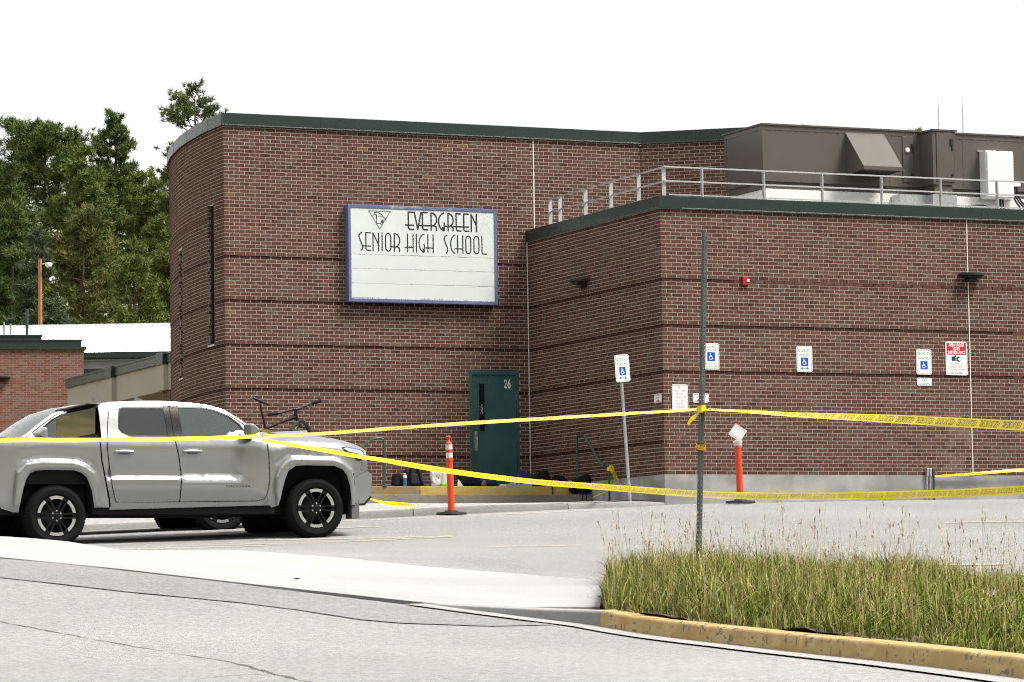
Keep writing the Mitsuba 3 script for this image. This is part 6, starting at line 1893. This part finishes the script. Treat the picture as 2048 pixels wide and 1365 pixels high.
def crumple(m, amp, f, seed, n=2):
    for _ in range(n):
        m = m.subdivide()
    v = np.array(m.vertices)
    d = np.stack([meshkit.fbm(v * f + 11 * k, 3, seed + k) - 0.5 for k in range(3)], 1)
    v = v + d * amp * 2
    v[:, 2] = np.maximum(v[:, 2], np.array(m.vertices)[:, 2].min())
    m.vertices = v
    return m


def blob(pts, amp=0.02, f=9, seed=1, n=2):
    return crumple(hull_spheres(pts, 14), amp, f, seed, n)


# backpack, dark grey, upright
bp_ = thing("backpack", "dark grey backpack standing upright beside a water bottle", "backpack")
y0 = -2.22
obj("body", blob([((-3.48, y0, SZ + 0.05), 0.05), ((-3.17, y0, SZ + 0.05), 0.05), ((-3.44, y0, SZ + 0.27), 0.05), ((-3.22, y0, SZ + 0.27), 0.05), ((-3.38, y0, SZ + 0.35), 0.04), ((-3.27, y0, SZ + 0.35), 0.04), ((-3.32, y0 + 0.1, SZ + 0.2), 0.1)], 0.012, 8, 3), "mat_bag_grey", bp_, smooth=True)
for s_ in (-1, 1):
    obj("strap", MB().tube(smooth_pipe([(-3.325 + s_ * 0.05, y0 - 0.05, SZ + 0.38), (-3.325 + s_ * 0.075, y0 - 0.085, SZ + 0.27), (-3.325 + s_ * 0.10, y0 - 0.08, SZ + 0.14), (-3.325 + s_ * 0.17, y0 - 0.05, SZ + 0.03)], 20), 0.016, 8), "mat_bag_black", bp_, smooth=60)
obj("pocket", blob([((-3.38, y0 - 0.06, SZ + 0.06), 0.035), ((-3.26, y0 - 0.06, SZ + 0.06), 0.035), ((-3.37, y0 - 0.05, SZ + 0.20), 0.03), ((-3.27, y0 - 0.05, SZ + 0.20), 0.03)], 0.008, 9, 6, 1), "mat_bag_grey", bp_, smooth=True)
obj("grab_loop", MB().tube(smooth_pipe([(-3.36, y0, SZ + 0.38), (-3.35, y0, SZ + 0.43), (-3.30, y0, SZ + 0.43), (-3.29, y0, SZ + 0.38)], 14), 0.008, 6), "mat_bag_black", bp_, smooth=60)
lb_ = thing("lunch_bag", "soft black bag lying left of the grey backpack", "bag")
obj("body", blob([((-3.71, y0, SZ + 0.045), 0.045), ((-3.54, y0, SZ + 0.045), 0.045), ((-3.70, y0, SZ + 0.17), 0.04), ((-3.56, y0, SZ + 0.17), 0.04)], 0.014, 8, 8), "mat_bag_black", lb_, smooth=True)
obj("strap", MB().tube(smooth_pipe([(-3.70, y0 - 0.04, SZ + 0.2), (-3.64, y0 - 0.05, SZ + 0.235), (-3.57, y0 - 0.04, SZ + 0.2)], 14), 0.009, 6), "mat_bag_black", lb_, smooth=60)
wb = thing("water_bottle", "blue water bottle with a pink cap between the two dark bags", "bottle")
obj("bottle", MB().lathe([(0.0, 0.0), (0.034, 0.002), (0.036, 0.02), (0.036, 0.16), (0.03, 0.18), (0.022, 0.19)], 20, at=(-3.525, y0 - 0.09, SZ)), "mat_bottle_blue", wb, smooth=50)
obj("collar", MB().lathe([(0.0365, 0.15), (0.037, 0.18), (0.026, 0.195)], 20, at=(-3.525, y0 - 0.09, SZ)), "mat_plastic_white", wb, smooth=50)
obj("cap", MB().lathe([(0.026, 0.19), (0.026, 0.222), (0.015, 0.235), (0, 0.236)], 20, at=(-3.525, y0 - 0.09, SZ)), "mat_cap_pink", wb, smooth=50)
pb = thing("plastic_bag", "crumpled white plastic shopping bag with a faint red print", "bag")
obj("body", crumple(hull_spheres([((-2.94, y0, SZ + 0.03), 0.03), ((-2.80, y0, SZ + 0.03), 0.03), ((-2.98, y0, SZ + 0.26), 0.03), ((-2.78, y0, SZ + 0.28), 0.03)], 14), 0.028, 13, 14, 3), "mat_plastic_white", pb, smooth=True)
obj("handle", MB().tube(smooth_pipe([(-2.99, y0, SZ + 0.27), (-3.02, y0 - 0.02, SZ + 0.33), (-2.97, y0, SZ + 0.34), (-2.93, y0, SZ + 0.27)], 16), 0.011, 6), "mat_plastic_white", pb, smooth=60)
pr_ = MB()
for x, z, w_, h_ in ((-2.90, 0.16, 0.02, 0.05), (-2.87, 0.14, 0.025, 0.03), (-2.86, 0.19, 0.02, 0.02)):
    pr_.box(x, x + w_, y0 - 0.066, y0 - 0.063, SZ + z, SZ + z + h_)
obj("print", pr_, "mat_sign_maroon", pb, kind="stuff")
tb = thing("jug", "tall white plastic jug standing against the shopping bag", "jug")
obj("body", MB().lathe([(0, 0), (0.05, 0.004), (0.055, 0.03), (0.055, 0.22), (0.045, 0.255), (0.022, 0.275), (0.022, 0.30), (0, 0.30)], 20, at=(-2.735, y0 - 0.02, SZ)), "mat_plastic_white", tb, smooth=50)
obj("handle", MB().tube(smooth_pipe([(-2.69, y0 - 0.03, SZ + 0.10), (-2.66, y0 - 0.03, SZ + 0.13), (-2.665, y0 - 0.03, SZ + 0.22), (-2.70, y0 - 0.03, SZ + 0.25)], 14), 0.009, 6), "mat_plastic_white", tb, smooth=60)
fb2 = thing("food_box", "flat lime green food box with a dark lid edge on the step", "box")
obj("tray", MB().add(rounded_box(-2.835, -2.645, y0 - 0.16, y0 - 0.06, SZ, SZ + 0.058, 0.012)), "mat_lime", fb2, smooth=40)
obj("lid", MB().add(rounded_box(-2.642, -2.575, y0 - 0.155, y0 - 0.06, SZ, SZ + 0.052, 0.012)), "mat_bag_green", fb2, smooth=40)
# slumped black duffel with a brown strap
db = thing("duffel_bag", "large slumped black bag with a brown end band before the door", "bag")
obj("body", blob([((-2.40, y0, SZ + 0.07), 0.07), ((-2.42, y0, SZ + 0.22), 0.06), ((-2.25, y0, SZ + 0.20), 0.07), ((-2.10, y0, SZ + 0.12), 0.06), ((-2.02, y0, SZ + 0.05), 0.05), ((-2.2, y0 + 0.08, SZ + 0.1), 0.1)], 0.022, 8, 21), "mat_bag_black", db, smooth=True)
obj("end_band", blob([((-1.985, y0 - 0.03, SZ + 0.03), 0.03), ((-1.945, y0 - 0.03, SZ + 0.085), 0.032), ((-1.93, y0 - 0.02, SZ + 0.03), 0.03)], 0.006, 12, 23, 1), "mat_skin_brown", db, smooth=True)
obj("pouch", blob([((-1.86, y0 - 0.02, SZ + 0.045), 0.045), ((-1.76, y0 - 0.02, SZ + 0.05), 0.05), ((-1.70, y0, SZ + 0.035), 0.035)], 0.012, 9, 24), "mat_bag_black", db, smooth=True)
tp = obj("paper_bundle", blob([((-2.49, y0 - 0.08, SZ + 0.012), 0.012), ((-2.40, y0 - 0.08, SZ + 0.012), 0.012), ((-2.47, y0 - 0.06, SZ + 0.11), 0.012)], 0.008, 14, 25, 2), "mat_plastic_white", smooth=True, label="crumpled white paper at the left end of the slumped black bag", cat="paper")
for i, (x, w_, m_, lab) in enumerate(((-1.66, 0.11, "mat_plastic_white", "flat white food tray on the step, left of the blue carton"), (-1.51, 0.07, "mat_cream", "small pale carton beside the flat white tray"))):
    obj("food_tray", MB().add(rounded_box(x, x + w_, y0 - 0.14, y0 - 0.05, SZ, SZ + 0.04 + 0.008 * i, 0.008)), m_, smooth=40, label=lab, cat="tray")
cx = thing("carton", "pale blue printed carton with dark blotches on the step below the door", "carton")
obj("box", MB().add(rounded_box(-1.405, -1.05, y0 - 0.15, y0 + 0.05, SZ, SZ + 0.135, 0.006)), "mat_box_blue", cx, smooth=40)
pr_ = MB()
for _ in range(9):
    x, z = rng.uniform(-1.38, -1.2), rng.uniform(0.03, 0.11)
    pr_.add(trimesh.creation.icosphere(1, 1.0).apply_scale([rng.uniform(.012, .035), 0.0015, rng.uniform(.01, .025)]).apply_translation([x, y0 - 0.151, SZ + z]))
obj("print", pr_, "mat_ink", cx, kind="stuff")
for i, (pts, m_, lab) in enumerate(((
        [((-1.15, y0 + 0.25, SZ + 0.09), 0.09), ((-0.95, y0 + 0.25, SZ + 0.1), 0.09), ((-1.1, y0 + 0.25, SZ + 0.20), 0.07), ((-0.9, y0 + 0.25, SZ + 0.19), 0.07)], "mat_bag_green", "dark green bag at the right foot of the door"),
        ([((-0.98, y0, SZ + 0.08), 0.08), ((-0.70, y0, SZ + 0.10), 0.09), ((-0.88, y0, SZ + 0.19), 0.07), ((-0.72, y0, SZ + 0.24), 0.06)], "mat_bag_black", "black backpack in the inner corner with a strap over the step edge"),
        ([((-0.56, y0, SZ + 0.07), 0.07), ((-0.32, y0, SZ + 0.07), 0.06), ((-0.5, y0, SZ + 0.16), 0.06), ((-0.38, y0, SZ + 0.15), 0.05)], "mat_bag_black", "black backpack against the side wall of the wing"))):
    t_ = thing("backpack", lab, "backpack" if i else "bag")
    obj("body", blob(pts, 0.025, 8, 50 + i), m_, t_, smooth=True)
    c_ = np.array(pts[2][0])
    obj("grab_loop", MB().tube(smooth_pipe([c_ + [-0.03, -0.02, 0.05], c_ + [-0.02, -0.03, 0.09], c_ + [0.03, -0.03, 0.09], c_ + [0.04, -0.02, 0.04]], 14), 0.008, 6), m_, t_, smooth=60)
    if i == 1:
        obj("strap", MB().tube(smooth_pipe([(-0.72, y0 - 0.1, SZ + 0.05), (-0.70, y0 - 0.23, SZ + 0.01), (-0.69, y0 - 0.27, SZ - 0.06), (-0.70, y0 - 0.27, SZ - 0.16)], 18), 0.010, 6), m_, t_, smooth=60)
rb = thing("backpack", "black backpack slumped over the step edge at the handrail foot", "backpack")
obj("body", blob([((-0.34, -2.62, 3.93), 0.085), ((-0.08, -2.66, 3.94), 0.085), ((-0.30, -2.60, 4.03), 0.08), ((-0.10, -2.62, 4.06), 0.08), ((-0.06, -2.60, 4.16), 0.055)], 0.026, 8, 61), "mat_bag_black", rb, smooth=True)
for x in (-0.25, -0.17):
    obj("strap", MB().tube(smooth_pipe([(x, -2.74, 3.92), (x + 0.01, -2.81, 3.86), (x - 0.005, -2.82, 3.76), (x - 0.02, -2.82, 3.70)], 18), 0.010, 6), "mat_bag_black", rb, smooth=60)

# ------------------------------------------------------------------ grass
scene["mat_grass"] = {"type": "twosided", "bsdf": {"type": "diffuse", "reflectance": {"type": "mesh_attribute", "name": "vertex_color"}}}
gr = np.random.default_rng(77)


def sample_verge(n, bias=None):
    x0, y0_, x1, y1 = verge_poly.bounds
    out = []
    while sum(map(len, out)) < n:
        q = np.column_stack([gr.uniform(x0, x1, n), gr.uniform(y0_, y1, n)])
        dd_ = (q - EYE[:2]) @ FH; ll_ = (q - EYE[:2]) @ RH
        ok = shapely.contains_xy(verge_poly, q[:, 0], q[:, 1]) & (ll_ < dd_ * 0.154) & (ll_ > dd_ * 0.02)
        if bias is not None:
            ok &= gr.random(n) < bias(q)
        out.append(q[ok])
    return np.vstack(out)[:n]


def blades(base, h, w, bend, col0, col1, r, segs=3):
    """tapered bent blades; returns verts, faces, colours"""
    n = len(base)
    az = r.uniform(0, 2 * math.pi, n)
    d = np.column_stack([np.cos(az), np.sin(az), np.zeros(n)])
    s = np.column_stack([-np.sin(az + 0.6), np.cos(az + 0.6), np.zeros(n)])
    V, K = [], []
    for k in range(segs + 1):
        t = k / segs
        c = base + d * (bend * h * t ** 2)[:, None] + np.array([0, 0, 1]) * (h * (t - 0.25 * np.abs(bend) * t ** 2))[:, None]
        ww = (w * (1 - 0.85 * t ** 1.3) / 2)[:, None]
        V += [c - s * ww, c + s * ww]
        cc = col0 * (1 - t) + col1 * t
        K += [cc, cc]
    V = np.stack(V, 1); K = np.stack(K, 1)
    m = 2 * (segs + 1)
    f = np.array([[2 * k, 2 * k + 1, 2 * k + 3, 2 * k + 2] for k in range(segs)])
    F = (np.arange(n)[:, None, None] * m + f[None]).reshape(-1, 4)
    return V.reshape(-1, 3), F, K.reshape(-1, 3)


def clump(q, f, seed):
    return meshkit.fbm(np.column_stack([q * f, q[:, :1] * 0]), 3, seed)


left_w = lambda q: np.clip(1 - ((q - EYE[:2]) @ RH - 1.2) / 2.6, 0, 1)
NB = 32000
q = sample_verge(NB, lambda q: np.clip((0.12 + 2.8 * (clump(q, 2.2, 5) - 0.38)) * (0.35 + 0.65 * np.clip(shapely.distance(shapely.points(q), verge_poly.exterior) / 0.5, 0, 1)) + 0.45 * left_w(q), 0.05, 1))
z = verge_z(q)
de = shapely.distance(shapely.points(q), verge_poly.exterior)
h = (0.05 + 0.105 * gr.random(NB) ** 1.3 + 0.16 * np.clip(clump(q, 1.4, 9) - 0.45, 0, 1) + 0.07 * (gr.random(NB) < 0.05)) * (0.55 + 0.45 * np.clip(de / 0.5, 0, 1)) * (1 + 0.9 * left_w(q))
gcol = np.array([(0.120, 0.172, 0.026), (0.195, 0.255, 0.040), (0.270, 0.325, 0.055), (0.070, 0.118, 0.024), (0.300, 0.270, 0.100), (0.42, 0.34, 0.18)])
pc = clump(q, 2.6, 21)[:, None]
lw = left_w(q)[:, None]
pr = np.hstack([0.28 + 0 * pc, 0.26 + 0.4 * (pc - 0.5), 0.14 + 0.5 * (pc - 0.5), 0.16 + 0 * pc, 0.12 + 0.22 * lw - 0.2 * (pc - 0.5), 0.05 + 0.20 * lw])
pr = np.clip(pr, 0.01, 1); pr /= pr.sum(1, keepdims=True)
ci = (pr.cumsum(1) < gr.random(NB)[:, None]).sum(1).clip(0, 5)
col = gcol[ci] * gr.uniform(0.75, 1.2, (NB, 1))
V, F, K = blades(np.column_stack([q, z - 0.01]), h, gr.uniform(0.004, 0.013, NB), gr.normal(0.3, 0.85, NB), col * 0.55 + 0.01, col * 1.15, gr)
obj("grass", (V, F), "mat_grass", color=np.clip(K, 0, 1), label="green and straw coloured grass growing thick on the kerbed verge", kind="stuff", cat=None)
# tall dry stalks with seed heads
NS = 760
q = sample_verge(NS, lambda q: np.clip(0.22 + 0.75 * left_w(q) + 1.5 * (clump(q, 1.4, 33) - 0.48), 0.05, 1))
z = verge_z(q)
h = gr.uniform(0.16, 0.44, NS) + 0.22 * (gr.random(NS) < 0.18)
az = gr.uniform(0, 6.28, NS); bend = gr.normal(0.0, 0.16, NS)
sc = np.array([(0.52, 0.42, 0.24), (0.46, 0.33, 0.20), (0.34, 0.20, 0.13), (0.36, 0.34, 0.15)])
mb_v, mb_f, mb_c, off = [], [], [], 0
for i in range(NS):
    c0 = np.array([q[i, 0], q[i, 1], z[i]])
    d = np.array([math.cos(az[i]), math.sin(az[i]), 0])
    tt = np.linspace(0, 1, 5)
    pts = c0 + np.outer(bend[i] * h[i] * tt ** 2, d) + np.outer(h[i] * tt, [0, 0, 1])
    cc = sc[gr.integers(0, 4)] * gr.uniform(0.8, 1.25)
    m_ = MB().tube(pts, np.interp(tt, [0, 1], [0.0014, 0.0007]), 3, cap=False)
    if gr.random() < 0.55:
        L_ = gr.uniform(0.04, 0.09)
        for k in range(int(gr.integers(7, 13))):
            t_ = 1 - L_ / h[i] * gr.uniform(-0.15, 1)
            b_ = c0 + d * bend[i] * h[i] * t_ ** 2 + np.array([0, 0, h[i] * t_])
            a_ = gr.uniform(0, 6.28); l_ = gr.uniform(0.010, 0.024)
            e_ = np.array([math.cos(a_) * 0.5, math.sin(a_) * 0.5, 1.0]) * l_
            s_ = np.array([-math.sin(a_), math.cos(a_), 0]) * 0.0022
            m_.raw([b_ - s_, b_ + s_, b_ + e_ * 0.6 + s_, b_ + e_, b_ + e_ * 0.6 - s_], [[0, 1, 2], [0, 2, 4], [4, 2, 3]])
    v_ = np.vstack(m_.v); f_ = np.vstack(m_.f)
    mb_v.append(v_); mb_f.append(f_ + off); mb_c.append(np.tile(cc, (len(v_), 1))); off += len(v_)
obj("dry_grass", (np.vstack(mb_v), np.vstack(mb_f)), "mat_grass", color=np.clip(np.vstack(mb_c), 0, 1), label="tall dry grass stalks with seed heads above the green verge", kind="stuff")
mat("mat_petal", (0.42, 0.30, 0.62), 0.6)
mat("mat_stem", (0.08, 0.14, 0.04), 0.7)
for i, (x, y, lab) in enumerate(((-14.556, -39.842, "pair of mauve flowers at the right in the verge grass"), (-14.881, -39.688, "mauve flower in the verge grass, the upper of two near each other"), (-14.905, -39.674, "tiny mauve flower low in the grass below another mauve one"))):
    k = thing("wild_flower", lab, "flower")
    zt = (1.695, 1.60, 1.55)[i]
    obj("stem", MB().tube([(x, y + 0.02, verge_z([[x, y]])[0] - 0.02), (x, y + 0.01, zt - 0.02), (x, y, zt)], 0.0018, 4), "mat_stem", k)
    for cxx in ((0.0, 0.045) if i == 0 else (0.0,)):
        m_ = MB()
        for j in range(8):
            a_ = j * math.pi / 4
            R_ = np.array([math.cos(a_), -0.3, math.sin(a_)]); S_ = np.array([-math.sin(a_), 0, math.cos(a_)]) * 0.005
            b_ = np.array([x + cxx, y, zt])
            r_ = 0.022 if i == 0 else 0.015
            m_.raw([b_ - S_ * 0.5, b_ + S_ * 0.5, b_ + R_ * r_ + S_, b_ + R_ * r_ - S_], [[0, 1, 2, 3]])
        obj("petals", m_, "mat_petal", k)

mat("mat_dead_leaf", (0.10, 0.06, 0.03), 0.8)
for i, (k_, r_, lab) in enumerate(((18, 0.15, "small brown dead leaf on the concrete apron near the pickup's rear wheel"), (24, 0.10, "tiny dark dead leaf on the concrete apron, nearer the middle"), (70, 0.8, "dead leaf lying at the kerb end of the concrete apron"))):
    p_ = P[k_, 0] * (1 - r_) + P[k_, -1] * r_ + [0, 0, 0.012]
    obj("dead_leaf", MB().raw([p_ + [-0.03, 0, 0], p_ + [0, -0.02, 0.008], p_ + [0.035, 0.0, 0.004], p_ + [0.0, 0.022, 0.012], p_ + [0, 0, -0.004]], [[0, 1, 4], [1, 2, 4], [2, 3, 4], [3, 0, 4]]), "mat_dead_leaf", label=lab, cat="leaf")
